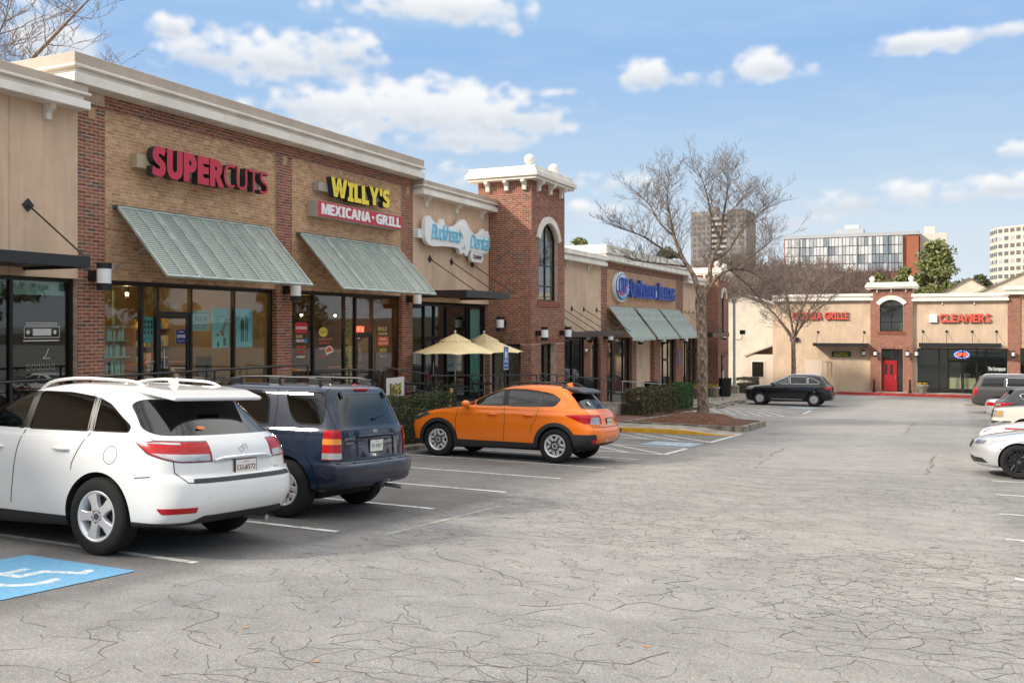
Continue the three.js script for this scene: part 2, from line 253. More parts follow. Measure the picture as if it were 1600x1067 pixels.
function stripe(x0, d0, x1, d1, w, lift = .005) {   // painted line from one ground point to another
  const l = Math.hypot(x1 - x0, d1 - d0), nx = -(d1 - d0) / l * w / 2, nd = (x1 - x0) / l * w / 2, m = mb(), n = Math.max(1, Math.ceil(l / .6));
  for (let k = 0; k < n; k++) { const a = k / n, b = (k + 1) / n, P = (t, s) => { const x = lerp(x0, x1, t) + nx * s, d = lerp(d0, d1, t) + nd * s; return [x, gy(d) + lift, -d]; }; const q = [P(a, -1), P(b, -1), P(b, 1), P(a, 1)]; if ((q[1][0] - q[0][0]) * (q[2][2] - q[0][2]) - (q[1][2] - q[0][2]) * (q[2][0] - q[0][0]) > 0) q.reverse(); m.quad(...q); }
  return m;
}
for (const [d, xe] of [[6.91, -6.55], [9.13, -6.5], [11.4, -6.5], [13.65, -6.48], [16.02, -6.49], [18.46, -6.5], [20.86, -6.53], [4.55, -6.6], [41.5, -6.4], [44.4, -6.5], [47.6, -6.7], [51.3, -6.9], [57.6, -6.6]]) part(lot, 'parking_line', stripe(xe, d, -11.7, d + (d < 22 ? .08 : 0), .1), M.linePaint);
for (const [d, xe] of [[18.37, .68], [15.64, .62], [13.09, .59], [10.45, .55], [7.9, .55], [21.0, .7], [23.7, .75]]) part(lot, 'parking_line', stripe(xe, d, 6.2, d, .1), M.linePaint);
// hatched aisles beside the accessible bays
for (const [a, b] of [[22.6, 24.85], [27.5, 32]]) {
  const x1 = -6.45; part(lot, 'parking_line', stripe(x1, a, -11.6, a, .1), M.linePaint); if (a < 25) part(lot, 'parking_line', stripe(x1, b, -11.6, b, .1), M.linePaint);
  part(lot, 'hatch_edge_line', stripe(x1 + .03, a, x1 + .03, b - .05, .13), M.linePaint);
  for (let x = x1; x > -11; x -= .95) { const L = Math.min(b - a, 2.2); part(lot, 'hatch_line', stripe(x, a + .06, x - L * .9, a + L - .06, .1), M.linePaint); }
}
for (let k = 0; k < 9; k++) part(lot, 'hatch_line', stripe(-7 - k * .55, 44.5, -8.2 - k * .55, 47.5, .1), M.linePaint);
for (let k = 0; k < 7; k++) part(lot, 'hatch_line', stripe(-7.1 - k * .65, 48.2, -8.6 - k * .65, 51.2, .1), M.linePaint);
part(lot, 'hatch_edge_line', stripe(-6.6, 47.6, -6.7, 51.3, .13), M.linePaint);
part(lot, 'old_line', stripe(-5.93, 9.2, -5.87, 12.2, .09, .003), M.linePale);
function symbolTex(faint) {
  return canvasTex(512, 512, (c, w) => {
    c.fillStyle = faint ? '#a9bac4' : '#6bb0dc'; c.fillRect(0, 0, w, w); const r = R(5);
    c.strokeStyle = c.fillStyle = '#e8eef2'; c.lineWidth = 34; c.lineCap = 'round'; c.beginPath(); c.arc(236, 96, 34, 0, 7); c.fill();
    c.beginPath(); c.moveTo(236, 150); c.lineTo(246, 282); c.lineTo(342, 282); c.lineTo(392, 400); c.lineTo(430, 386); c.stroke(); c.beginPath(); c.moveTo(242, 206); c.lineTo(330, 206); c.stroke();
    c.beginPath(); c.arc(232, 312, 106, -2.3, 1.15, true); c.stroke();
    for (let k = 0; k < 4200; k++) { c.fillStyle = ['rgba(165,180,190,.5)', faint ? 'rgba(160,184,200,.7)' : 'rgba(120,182,222,.6)', 'rgba(140,138,136,.4)'][k % 3]; const s = 1 + r() * r() * 9; c.fillRect(r() * w, r() * w, s * (1 + r() * 2), s); }
  });
}
M.symbol = std([.8, .8, .8], .8, 0, { map: symbolTex(false) }); M.symbolFaint = std([.72, .72, .72], .85, 0, { map: symbolTex(true) });
for (const [x0, x1, d0, d1] of [[-8.15, -6.72, 5.0, 6.34], [-7.9, -6.45, 25.3, 26.9], [-8.1, -6.7, 52.4, 54.2]]) { const q = [[x0, d0], [x1, d0], [x1, d1], [x0, d1]]; q.uv = true; const g = sheet(q, .0065); for (let k = 0; k < g.t.length; k += 2) { const a = g.t[k]; g.t[k] = g.t[k + 1]; g.t[k + 1] = 1 - a; } part(lot, 'accessible_bay_symbol', g, d0 < 20 ? M.symbol : M.symbolFaint); }
part(lot, 'asphalt_patch', sheet([[-3.88, 20.75], [-.54, 21.5], [-.5, 26.7], [-4.13, 26.7]], .003), M.patch);
part(lot, 'asphalt_patch', sheet([[-5.9, 33.2], [-1.58, 34.9], [-1.64, 46.3], [-6.0, 46]], .003), M.patch);
{   // alligator cracking: ribbons along a jittered honeycomb
  const m = mb(), r = R(19), J = new Map();
  const node = (i, j, s) => { const k = i + ',' + j + ',' + s; if (!J.has(k)) { const w = s === 1 ? .27 : 1.25, a = r() * 6.3, q = Math.sqrt(r()) * w * .5; J.set(k, [(i + (j % 2 ? .5 : 0)) * w * 1.05 + Math.cos(a) * q - 9, j * w * .6 + Math.sin(a) * q + 3.6]); } return J.get(k); };
  const ribbon = (pts, w) => { for (let k = 0; k + 1 < pts.length; k++) { const [x0, d0, w0] = pts[k], [x1, d1, w1] = pts[k + 1], l = Math.hypot(x1 - x0, d1 - d0) || 1, nx = -(d1 - d0) / l, nd = (x1 - x0) / l, y0 = gy(d0) + .0022, y1 = gy(d1) + .0022, a = w * w0 / 2, b = w * w1 / 2; m.quad([x0 - nx * a, y0, -(d0 - nd * a)], [x1 - nx * b, y1, -(d1 - nd * b)], [x1 + nx * b, y1, -(d1 + nd * b)], [x0 + nx * a, y0, -(d0 + nd * a)]); } };
  const wob = (a, b, n, amp) => { const p = [], l = Math.hypot(b[0] - a[0], b[1] - a[1]); let o = 0; for (let k = 0; k <= n; k++) { const t = k / n; o = k === 0 || k === n ? 0 : o * .5 + (r() - .5) * amp * l; p.push([lerp(a[0], b[0], t) - (b[1] - a[1]) / l * o, lerp(a[1], b[1], t) + (b[0] - a[0]) / l * o, .35 + r() * 1.1]); } return p; };
  for (const [s, n, wd] of [[1, 76, .0042], [2, 40, .007]]) for (let j = 0; j < (s === 1 ? 190 : 46); j++) for (let i = 0; i < (s === 1 ? 40 : 12); i++) {
    const a = node(i, j, s), nb = [node(i + 1, j, s), node(i + (j % 2 ? 1 : 0), j + 1, s), node(i - (j % 2 ? 0 : 1), j + 1, s)];
    const x = a[0], d = a[1], inP = (x > -4.1 && x < -.5 && d > 20.7 && d < 26.7) || d > 33;
    const cover = sstep(.36, .6, fbm(x * .3 + 11, d * .22 + 3, 3, 997, 83)), z = (x > -6.4 && x < .9 ? 1 : x <= -6.4 ? .22 : .3) * (inP ? .12 : 1) * (d > 24 ? .5 : 1);
    for (const b of nb) if (r() < (s === 1 ? .62 * cover + .2 : .05) * z) ribbon(wob(a, b, s === 1 ? 3 : 9, .3), wd * (.55 + r() * .75));
  }
  for (const [a, b] of [[[-.5, 21.4], [-.42, 26.9]], [[-1.6, 35], [-1.5, 44]], [[-3.9, 20.7], [-.5, 21.5]], [[-4.2, 26.8], [-3.9, 20.8]], [[-5.9, 33.2], [-1.6, 34.9]], [[-5.3, 27.6], [-4.1, 31.5]]]) ribbon(wob(a, b, 40, .02), .03);
  for (let k = 0; k < 4; k++) { let x = -5.6 + r() * 6, d = 4.6 + r() * 13, A = r() * 6.3; const p = []; for (let q = 0; q < 16; q++) { p.push([x, d, .5 + r()]); A += (r() - .5) * 1.3; x += Math.cos(A) * .14; d += Math.sin(A) * .14; } ribbon(p, .008); }
  for (let k = 0; k < 7000; k++) { const x = -6.3 + r() * 7.4, d = 7.5 + Math.pow(r(), .9) * 19; if (r() > .25 + .9 * sstep(.38, .6, fbm(x * .35 + 11, d * .3 + 3, 3, 997, 87))) continue; if (x > -4.1 && x < -.5 && d > 20.7) continue; const a = r() * 6.283, l = .02 + r() * .05, b = a + (r() - .5) * 1.6; ribbon([[x, d, .5], [x + Math.cos(a) * l, d + Math.sin(a) * l, 1.2], [x + Math.cos(a) * l + Math.cos(b) * l, d + Math.sin(a) * l + Math.sin(b) * l, .3]], .006); }
  part(lot, 'cracks', m, M.crack, 'stuff');
  const oil = mb(), spot = (x, d, s) => { const n = 11, p = []; for (let k = 0; k < n; k++) { const a = k / n * 6.283, q = s * (.6 + r() * .6); p.push([x + Math.cos(a) * q, d + Math.sin(a) * q * .8]); } for (let k = 0; k < n; k++) { const a = p[k], b = p[(k + 1) % n]; oil.tri([x, gy(d) + .0015, -d], [a[0], gy(a[1]) + .0015, -a[1]], [b[0], gy(b[1]) + .0015, -b[1]]); } };
  for (let k = 0; k < 150; k++) { const bay = r() < .6; spot(bay ? -7 - r() * 4 : -6 + r() * 7, bay ? 11.6 + r() * 6.5 + (r() < .5 ? 0 : -6) : 4.6 + r() * 22, .015 + r() * r() * .09); }
  for (let k = 0; k < 60; k++) spot(-5.6 + r() * 6, 4.6 + r() * 9, .008 + r() * .02);
  part(lot, 'oil_spots', oil, std([.15, .145, .14], .7), 'stuff');
}
{   // fallen leaves, each a small curled blade
  const lm = [std([.42, .2, .06], .8), std([.33, .13, .06], .8), std([.17, .1, .06], .85)], g = mb();
  const o = [[0, 0], [.35, .2], [.7, .16], [1, 0], [.7, -.16], [.35, -.2]]; for (let k = 1; k < 5; k++) g.tri([0, .006, 0], [o[k][0], .004 + Math.abs(o[k][1]) * .16 + o[k][0] * .05, -o[k][1]], [o[k + 1][0], .004 + Math.abs(o[k + 1][1]) * .16 + o[k + 1][0] * .05, -o[k + 1][1]]);
  const geo = g.build(), r = R(23);
  const spots = [[-5.6, 7.1], [-5.2, 7.55], [-2.1, 6.25], [-1.9, 6.35], [-3.4, 7.6], [-5.0, 6.4], [-3.7, 4.9], [-6.9, 6.6], [-.6, 7.9], [-5.8, 10.4], [-3.2, 10.2], [-5.5, 11.5], [-4.6, 5.3]];
  spots.forEach(([x, d], k) => { const l = single('fallen_leaf', geo, lm[k % 3], 'small dry fallen leaf lying on the cracked asphalt', 'leaf', 'dry leaves scattered on the asphalt'); l.position.set(x, gy(d) + .001, -d); l.rotation.set(.06, r() * 6, 0); l.scale.setScalar(.04 + r() * .025); });
}
// kerb, planting strip and raised pavement along the left row
function ribbonSolid(x0, x1, d0, d1, top, bot, step = 1, c = 0) {   // solid strip that follows the slope
  const m = mb(), n = Math.max(1, Math.ceil((d1 - d0) / step));
  for (let k = 0; k < n; k++) {
    const a = lerp(d0, d1, k / n), b = lerp(d0, d1, (k + 1) / n), ta = top(a), tb = top(b), ba = bot(a), bb = bot(b);
    m.quad([x0, ta, -a], [x1 - c, ta, -a], [x1 - c, tb, -b], [x0, tb, -b]); if (c) m.quad([x1 - c, ta, -a], [x1, ta - c, -a], [x1, tb - c, -b], [x1 - c, tb, -b]);
    m.quad([x1, ta - c, -a], [x1, ba, -a], [x1, bb, -b], [x1, tb - c, -b]); m.quad([x0, ba, -a], [x0, ta, -a], [x0, tb, -b], [x0, bb, -b]);
    if (k === 0) m.quad([x0, ba, -a], [x1, ba, -a], [x1, ta - c, -a], [x0, ta, -a]); if (k === n - 1) m.quad([x1, bb, -b], [x0, bb, -b], [x0, tb, -b], [x1, tb - c, -b]);
  }
  return m;
}
const below = (d) => gy(d) - .4;
const mulchTex = tex(512, (u, v, x, y) => { const a = fbm(u * 60, v * 24, 3, 120, 91), b = hsh(x >> 1, y >> 1, 92), k = .3 + (a - .5) * .5 + (b - .5) * .3; return [k * 1.25, k * .85, k * .6]; });
M.mulch = std([.98, .92, .88], 1, 0, { map: rep(mulchTex, 1.1), bumpMap: rep(greyNoise, .35), bumpScale: .03 });
structure('kerb', ribbonSolid(-11.95, -11.8, -4, 29.8, (d) => gy(d) + .13, below, 1.2, .03), M.kerb, 'long concrete kerb at the head of the left parking bays');
structure('planting_bed', ribbonSolid(-12.9, -11.95, -4, 29.8, (d) => gy(d) + .11, below), M.mulch, 'strip of brown mulch under the clipped hedge');
structure('pavement', ribbonSolid(-15.5, -12.9, -6, 52, sy, below, .8, .02), M.concrete, 'raised concrete pavement in front of the shops');
structure('pavement', ribbonSolid(-15.5, -11.9, 52, 72.6, sy, below, 1, .02), M.concrete, 'low concrete pavement past the flower planters');
structure('kerb', ribbonSolid(-11.9, -11.72, 47.5, 70, (d) => gy(d) + .13, below, 1.2, .03), M.kerb, 'concrete kerb in front of the parked black car');
structure('planting_bed', ribbonSolid(-12.9, -11.9, 37.5, 47.5, (d) => gy(d) + .13, below), M.mulch, 'mulch bed below the mixed hedge');
{   // brick-paved crossing with a yellow kerb, and the mulched tree island behind it
  const top = (d) => gy(d) + .14; structure('brick_path', ribbonSolid(-12.9, -10.0, 29.8, 37.5, top, below), std([.25, .12, .09], .9, 0, { map: rep(tintTex([170, 160, 158], [250, 246, 244], 20, 95, .2), 1.2) }), 'red brick paving between the kerb and the shops');
  const yk = mb(), n = 10; for (let k = 0; k < n; k++) { const a = lerp(-11.8, -6.4, k / n), b = lerp(-11.8, -6.4, (k + 1) / n), h = (x) => .14 * (1 - sstep(-8.4, -6.5, x)) + .008, D = (x) => 29.75 + (x + 11.8) * .16, g = gy; yk.quad([a, g(D(a)) - .1, -D(a)], [b, g(D(b)) - .1, -D(b)], [b, g(D(b)) + h(b), -D(b) - .02], [a, g(D(a)) + h(a), -D(a) - .02]); yk.quad([a, g(D(a)) + h(a), -D(a) - .02], [b, g(D(b)) + h(b), -D(b) - .02], [b, g(D(b) + .2) + h(b), -D(b) - .22], [a, g(D(a) + .2) + h(a), -D(a) - .22]); }
  structure('yellow_kerb', yk, M.yellowPaint, 'yellow painted kerb dipping to the asphalt beside the hatched bay');
  const ap = mb(), h2 = (x) => .14 * (1 - sstep(-8.4, -6.5, x)) + .006; for (let k = 0; k < 12; k++) for (let j = 0; j < 3; j++) { const X = [lerp(-11.8, -6.45, k / 12), lerp(-11.8, -6.45, (k + 1) / 12)], D = (x, t) => lerp(29.97 + (x + 11.8) * .16, 33, t), P = (x, t) => [x, gy(D(x, t)) + h2(x), -D(x, t)]; ap.quad(P(X[0], j / 3), P(X[1], j / 3), P(X[1], (j + 1) / 3), P(X[0], (j + 1) / 3)); }
  structure('kerb_ramp', ap, M.concrete, 'concrete dropped-kerb ramp in front of the tree island');
  const isl = [[-10.9, 32.9], [-6.75, 32.55], [-6.5, 32.8], [-6.55, 37.2], [-6.8, 37.45], [-10.9, 37.5]], kb = mb(), q = (p, y) => [p[0], y(p[1]), -p[1]], cx = -8.7, cd = 35, ins = isl.map((p) => [cx + (p[0] - cx) * .93, cd + (p[1] - cd) * .93]);
  const tp = (d) => gy(d) + .2; isl.forEach((p, k) => { const s = (k + 1) % isl.length; kb.quad(q(p, below), q(isl[s], below), q(isl[s], tp), q(p, tp)); kb.quad(q(p, tp), q(isl[s], tp), q(ins[s], tp), q(ins[k], tp)); kb.quad(q(ins[s], below), q(ins[k], below), q(ins[k], tp), q(ins[s], tp)); });
  structure('island_kerb', kb, M.kerb, 'weathered concrete kerb round the tree island');
  const mo = mb(), N = 28, H = (x, d) => { const e = Math.min(x + 10.7, -6.72 - x, d - 32.85, 37.3 - d); return gy(d) + .15 + .34 * sstep(0, 1.7, e) + (fbm(x * 3 + 50, d * 3, 4, 997, 97) - .5) * .12; };
  for (let i = 0; i < N; i++) for (let j = 0; j < N; j++) { const X = (k) => lerp(-10.7, -6.72, k / N), D = (k) => lerp(32.85, 37.3, k / N), P = (a, b) => [X(a), H(X(a), D(b)), -D(b)]; mo.quad(P(i, j), P(i + 1, j), P(i + 1, j + 1), P(i, j + 1)); }
  structure('mulch_mound', mo, M.mulch, 'mound of brown pine mulch round the bare tree');
}
// far pavement with its red kerb
structure('far_pavement', mb().d(-13.5, 12, -5.6, -4.72, 72, 79), M.concrete, 'pavement in front of the far row of shops');
structure('red_kerb', mb().chd(-7.6, 12, -5.6, -4.7, 71.75, 72, .02), M.redPaint, 'red painted kerb along the far pavement');

// ---------- buildings ----------
const RED = [[.35, .125, .073], [.38, .148, .086], [.3, .105, .062], [.34, .125, .076], [.24, .088, .058], [.37, .165, .1], [.18, .118, .088]], TAN = [[.63, .385, .215], [.66, .42, .245], [.59, .35, .19], [.63, .39, .225], [.54, .31, .165], [.69, .45, .27]];
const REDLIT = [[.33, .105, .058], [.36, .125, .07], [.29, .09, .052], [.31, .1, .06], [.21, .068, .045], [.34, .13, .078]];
const BL = .203, BH = .0703, BJ = .0135;
let brickSeed = 1;
function bricks(m, face, at, a0, a1, y0, y1, pal, o = {}) {   // one face of real bricks; face 'x' looks to +x at x = at and runs along d, 'z' looks to +z at d = at and runs along x
  const L = o.L || BL, H = o.H || BH, dp = o.dp || .0045, holes = o.holes || [], r = R(977 * brickSeed++), n = Math.floor((y1 - y0) / H + .35), j = BJ;
  for (let k = 0; k < n; k++) {
    const b = y0 + k * H + j / 2, t = Math.min(y1, y0 + (k + 1) * H - j / 2), ym = (b + t) / 2; let s = a0 - (o.stack ? 0 : k % 2 ? L / 2 : 0) - (o.phase || 0);
    for (; s < a1 - .01; s += L) {
      let spans = [[Math.max(a0, s) + j / 2, Math.min(a1, s + L) - j / 2]];
      for (const h of holes) if (ym > h[2] && ym < h[3]) { const w = h[4] ? h[4](ym) : [h[0], h[1]]; if (!w) continue; spans = spans.flatMap(([p, q]) => q <= w[0] || p >= w[1] ? [[p, q]] : [[p, Math.min(q, w[0] - .004)], [Math.max(p, w[1] + .004), q]]); }
      for (const [p, q] of spans) {
        if (q - p < .02) continue;
        const c = pal[Math.floor(Math.pow(r(), 1.25) * pal.length)], v = .88 + r() * .24; m.col = [c[0] * v, c[1] * v, c[2] * v];
        const out = dp + (r() - .5) * .003;
        if (face === 'x') m.d(at, at + out, b, t, p, q, 'l'); else m.d(p, q, b, t, at - out, at, 'b');
      }
    }
  }
  m.col = null;
}
function steps(parent, x0, x1, d0, d1, list) {   // moulded cornice: [bottom, top, overhang, material]
  const by = new Map(); for (const [b, t, o, mat] of list) { if (!by.has(mat)) by.set(mat, mb()); by.get(mat).chd(x0 - o, x1 + o, b, t, d0 - o, d1 + o, .012); }
  for (const [mat, m] of by) part(parent, mat === M.coping ? 'coping' : 'cornice', m, mat);
}
const corbel = (() => { const s = new THREE.Shape(); s.moveTo(0, 0); s.lineTo(.26, 0); s.lineTo(.26, -.07); s.bezierCurveTo(.24, -.12, .13, -.12, .11, -.2); s.lineTo(.1, -.33); s.lineTo(0, -.36); s.closePath(); const g = new THREE.ExtrudeGeometry(s, { depth: .13, bevelEnabled: true, bevelSize: .008, bevelThickness: .008, bevelSegments: 1, curveSegments: 6 }); g.translate(0, 0, -.065); return g; })();
function brackets(parent, face, at, y, list, s = 1) { for (const a of list) { const b = part(parent, 'bracket', corbel, M.white); b.scale.setScalar(s); if (face === 'x') b.position.set(at, y, -a); else { b.position.set(a, y, -at); b.rotation.y = -Math.PI / 2; } } }
function storefront(parent, face, at, a0, a1, y0, y1, o = {}) {   // frame bars, one pane per light, doors
  const B = (m, p, q, b, t, k = .05, u = .05) => face === 'x' ? m.d(at - k, at + u, b, t, p, q) : m.d(p, q, b, t, at - u, at + k), w = .032, f = mb(), mu = [a0 + w, ...(o.mull || []), a1 - w];
  B(f, a0, a1, y1 - .07, y1); B(f, a0, a1, y0, y0 + .1); for (const s of mu) B(f, s - w, s + w, y0 + .1, y1 - .07, .049, .049);
  const rails = o.rails || []; for (const [s0, s1, y] of rails) B(f, s0 + w, s1 - w, y - .035, y + .035, .047, .047);
  const frame = part(parent, o.name || 'window_frame', f, M.bronze), doors = o.doors || [];
  for (let k = 0; k + 1 < mu.length; k++) {
    const s0 = mu[k] + w, s1 = mu[k + 1] - w, door = doors.find((d) => d[0] < (s0 + s1) / 2 && d[1] > (s0 + s1) / 2); let ys = [y0 + .1, ...rails.filter((q) => q[0] < (s0 + s1) / 2 && q[1] > (s0 + s1) / 2).map((q) => q[2]).sort((a, b) => a - b), y1 - .07];
    ys.forEach((b, j) => {
      if (j + 1 === ys.length) return; const t = ys[j + 1];
      if (door && j === 0) {
        const e = .07, dm = mb(); B(dm, s0 + .006, s0 + e, b, t - .04, .03, .03); B(dm, s1 - e, s1 - .006, b, t - .04, .03, .03); B(dm, s0 + e, s1 - e, t - .04 - e, t - .04, .03, .03); B(dm, s0 + e, s1 - e, b, b + .2, .03, .03);
        const dr = part(parent, 'door', dm, M.bronze), pm = mb(); B(pm, s0 + e, s1 - e, b + .2, t - .04 - e, .004, .004); part(dr, 'door_pane', pm, M.glass);
        const h = mb(), hs = door[2] ? s1 - .11 : s0 + .11; if (face === 'x') h.cyl([at + .08, b + .85, -hs], [at + .08, b + 1.25, -hs], .013, .013, 8); else h.cyl([hs, b + .85, -at + .08], [hs, b + 1.25, -at + .08], .013, .013, 8); part(dr, 'handle', h, M.steel);
      } else { const pm = mb(); B(pm, s0, s1, b, t, .004, .004); part(frame, 'window_pane', pm, o.pane || M.glass); }
    });
  }
  return frame;
}
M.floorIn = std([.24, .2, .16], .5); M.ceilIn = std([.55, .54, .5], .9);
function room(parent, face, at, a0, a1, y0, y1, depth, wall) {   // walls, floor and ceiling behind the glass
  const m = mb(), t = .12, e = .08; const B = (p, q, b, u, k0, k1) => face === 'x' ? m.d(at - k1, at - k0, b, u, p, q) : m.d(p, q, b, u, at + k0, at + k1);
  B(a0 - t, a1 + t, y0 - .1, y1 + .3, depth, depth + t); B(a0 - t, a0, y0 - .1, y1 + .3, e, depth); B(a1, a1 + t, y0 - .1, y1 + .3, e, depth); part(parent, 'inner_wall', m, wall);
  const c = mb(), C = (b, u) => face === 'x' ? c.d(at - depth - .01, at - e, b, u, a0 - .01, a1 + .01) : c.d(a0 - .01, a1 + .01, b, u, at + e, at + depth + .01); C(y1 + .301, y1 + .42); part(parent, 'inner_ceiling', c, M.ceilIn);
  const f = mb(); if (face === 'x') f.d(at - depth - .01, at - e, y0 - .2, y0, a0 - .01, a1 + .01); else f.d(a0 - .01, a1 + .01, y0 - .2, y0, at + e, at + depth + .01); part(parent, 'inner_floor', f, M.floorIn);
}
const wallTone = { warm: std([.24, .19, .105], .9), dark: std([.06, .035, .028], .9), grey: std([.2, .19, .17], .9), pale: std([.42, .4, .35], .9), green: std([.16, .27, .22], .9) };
function blockRoof(parent, x0, x1, y, d0, d1) { part(parent, 'roof', mb().d(x0, x1, y - .25, y, d0, d1), M.stuccoFar); }

// tan rendered block at the near end
{
  const b = thing('stucco_shop', 'tan rendered shop with white cornice at the near end of the row', 'building');
  const w = mb(); for (const [p, q] of [[-26, -12.2], [-12.188, -4], [-3.988, 2], [2.012, 5.2], [5.212, 8.25], [8.262, 11.3], [11.312, 12.74]]) w.d(-15.4, -15, .9, 4.1, p, q); w.d(-15.38, -15.012, .9, 4.1, -26, 12.74); w.d(-30, -29.7, -3, 4.1, -26, 12.74); w.d(-30, -15.01, -3, 4.1, -26.3, -26); w.d(-15.38, -15.05, -2, .9, -26, 2);
  part(b, 'wall', w, M.stucco); blockRoof(b, -29.7, -15.3, 3.75, -26, 12.8);
  steps(b, -15.4, -15, -26, 12.36, [[4.04, 4.2, .37, M.white], [4.2, 4.3, .29, M.white], [4.3, 4.355, .38, M.white], [4.355, 4.53, .34, M.coping]]);
  brackets(b, 'x', -15, 4.04, [4.2, 6.9, 9.5, 12.05], .8);
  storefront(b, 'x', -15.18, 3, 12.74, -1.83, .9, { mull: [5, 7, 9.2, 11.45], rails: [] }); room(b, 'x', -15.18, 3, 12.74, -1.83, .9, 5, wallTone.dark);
  part(b, 'roller_blind', mb().d(-15.33, -15.31, .58, .84, 11.5, 12.7), std([.3, .48, .4], .9)); part(b, 'roller_blind', mb().d(-15.33, -15.31, .58, .84, 9.25, 11.4), std([.3, .48, .4], .9));
  const pil = mb().d(-15.4, -15.05, -1.9, .9, 2, 3); part(b, 'pillar', pil, M.mortar); base(b, -15, -1.83, -7);
}
// brick block with two shops
{
  const b = thing('brick_shop_block', 'two-shop brick block with tan brick panels and sage louvred awnings', 'building');
  const PX = [[12.74, 13.39], [18.55, 19.16], [24.38, 24.99]], T = 4.52, h = .89;
  const core = mb(); for (const [p, q] of PX.slice(1)) core.d(-15.5, -15.012, -2.6, T, p + .012, q - .012); core.d(-15.5, -15.03, 4.24, T, 13.39, 24.38);
  core.d(-30, -15.2, -2.6, T, 12.76, 12.96); core.d(-30, -15.5, -2.6, T, 24.75, 24.97); core.d(-30, -29.7, -2.6, T, 12.96, 24.75); part(b, 'wall', core, M.mortar);
  const pan = mb(); pan.d(-15.45, -15.062, h, 4.25, 13.38, 18.56); pan.d(-15.45, -15.062, h, 4.25, 19.15, 24.39); part(b, 'wall_panel', pan, M.mortarTan);
  const red = mb(), tan = mb();
  bricks(red, 'x', -15.012, 18.55, 19.16, -2.6, T, RED); bricks(red, 'x', -15.012, 24.38, 24.99, -2.6, T, RED); for (const [p, q] of [[13.39, 18.55], [19.16, 24.38]]) { bricks(red, 'x', -15.03, p, q, 4.24, T, RED); bricks(tan, 'x', -15.062, p, q, h, 4.24, TAN); }
  bricks(red, 'z', 12.76, -15.4, -15.012, -2.6, T, RED); bricks(red, 'z', 18.562, -15.4, -15.012, -2.6, h, RED); bricks(red, 'z', 24.392, -15.4, -15.012, -2.6, h, RED);
  part(b, 'red_brickwork', red, M.brick, 'stuff'); part(b, 'tan_brickwork', tan, M.brick, 'stuff');
  // nearest pillar, brick by brick
  const pc = part(b, 'pillar', mb().d(-15.5, -15.012, -2.6, T, 12.752, 13.378), M.mortar), L = .2166, geos = [L - BJ, L / 2 - BJ].map((w) => { const g = mb(); g.ch(-.006, .005, 0, BH - BJ, -w / 2, w / 2, .0025); return g.build(); }), mats = RED.flatMap((c) => [.94, 1.1].map((v) => std(c.map((x) => x * v), .88, 0, { map: M.brick.map, bumpMap: M.brick.bumpMap, bumpScale: .003 }))), r = R(8);
  for (let k = 0; k * BH < 6.06; k++) { const y = -1.83 + k * BH, row = k % 2 ? [[L / 4, 1], [L, 0], [2 * L, 0], [2.75 * L, 1]] : [[L / 2, 0], [1.5 * L, 0], [2.5 * L, 0]]; for (const [o, s] of row) { const q = part(pc, 'brick', geos[s], mats[Math.floor(Math.pow(r(), 1.25) * RED.length) * 2 + (r() < .5 ? 0 : 1)]); q.position.set(-15.012 + (r() - .5) * .003, y, -(12.74 + o)); } }
  for (const [p] of [[13.06], [18.86], [24.69]]) part(b, 'inlay_tile', mb().chd(-15.03, -14.994, 3.98, 4.22, p - .085, p + .085, .006), std([.46, .3, .16], .85));
  blockRoof(b, -29.7, -15.45, 4.2, 12.9, 24.8);
  steps(b, -30, -15, 12.74, 24.7, [[4.5, 4.69, .38, M.white], [4.69, 4.79, .3, M.white], [4.79, 4.85, .4, M.white], [4.85, 5.07, .36, M.coping]]);
  storefront(b, 'x', -15.2, 13.39, 18.55, -1.83, h, { mull: [14.46, 14.88, 15.85, 17.22], rails: [[14.88, 15.85, .28]], doors: [[14.9, 15.84, 0]] }); room(b, 'x', -15.2, 13.39, 18.55, -1.83, h, 4.5, wallTone.warm);
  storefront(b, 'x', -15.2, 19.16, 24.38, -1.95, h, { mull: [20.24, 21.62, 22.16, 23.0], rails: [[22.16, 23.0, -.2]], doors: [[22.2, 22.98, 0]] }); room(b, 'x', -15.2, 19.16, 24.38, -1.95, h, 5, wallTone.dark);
  part(b, 'soffit', mb().d(-15.45, -15.05, h - .015, h + .02, 13.38, 18.56).d(-15.45, -15.05, h - .015, h + .02, 19.15, 24.39), M.bronze);
  base(b, -15, -1.83, -18.9);
}
// tan block between the brick block and the tower
{
  const b = thing('stucco_shop', 'tan rendered shop with white cloud-shaped sign beside the tower', 'building');
  const w = mb(); for (const [p, q] of [[24.99, 26.2], [26.212, 30.2]]) w.d(-15.4, -15, .78, 4.1, p, q); w.d(-15.38, -15.012, .78, 4.1, 24.99, 30.2); part(b, 'rear_wall', mb().d(-30, -29.7, -3, 4.1, 24.99, 30.2), M.stucco); part(b, 'wall', w, M.stucco); blockRoof(b, -29.7, -15.3, 3.8, 24.97, 33);
  steps(b, -15.4, -15, 25.4, 29.9, [[4.04, 4.2, .36, M.white], [4.2, 4.29, .28, M.white], [4.29, 4.34, .38, M.white], [4.34, 4.5, .34, M.coping]]); brackets(b, 'x', -15, 4.04, [25.7, 27.7, 29.55], .85);
  storefront(b, 'x', -15.2, 24.99, 30.2, -2.5, .72, { mull: [25.95, 26.6, 27.4, 28.86, 29.05, 30.0], rails: [[25.95, 26.6, -.35]], doors: [[25.97, 26.58, 1]] }); room(b, 'x', -15.2, 24.99, 30.2, -2.5, .72, 5, wallTone.grey);
  part(b, 'window_film', mb().d(-15.26, -15.24, -2.35, .6, 29.1, 29.96), std([.17, .42, .36], .8)); base(b, -15, -2.5, -27.6);
}
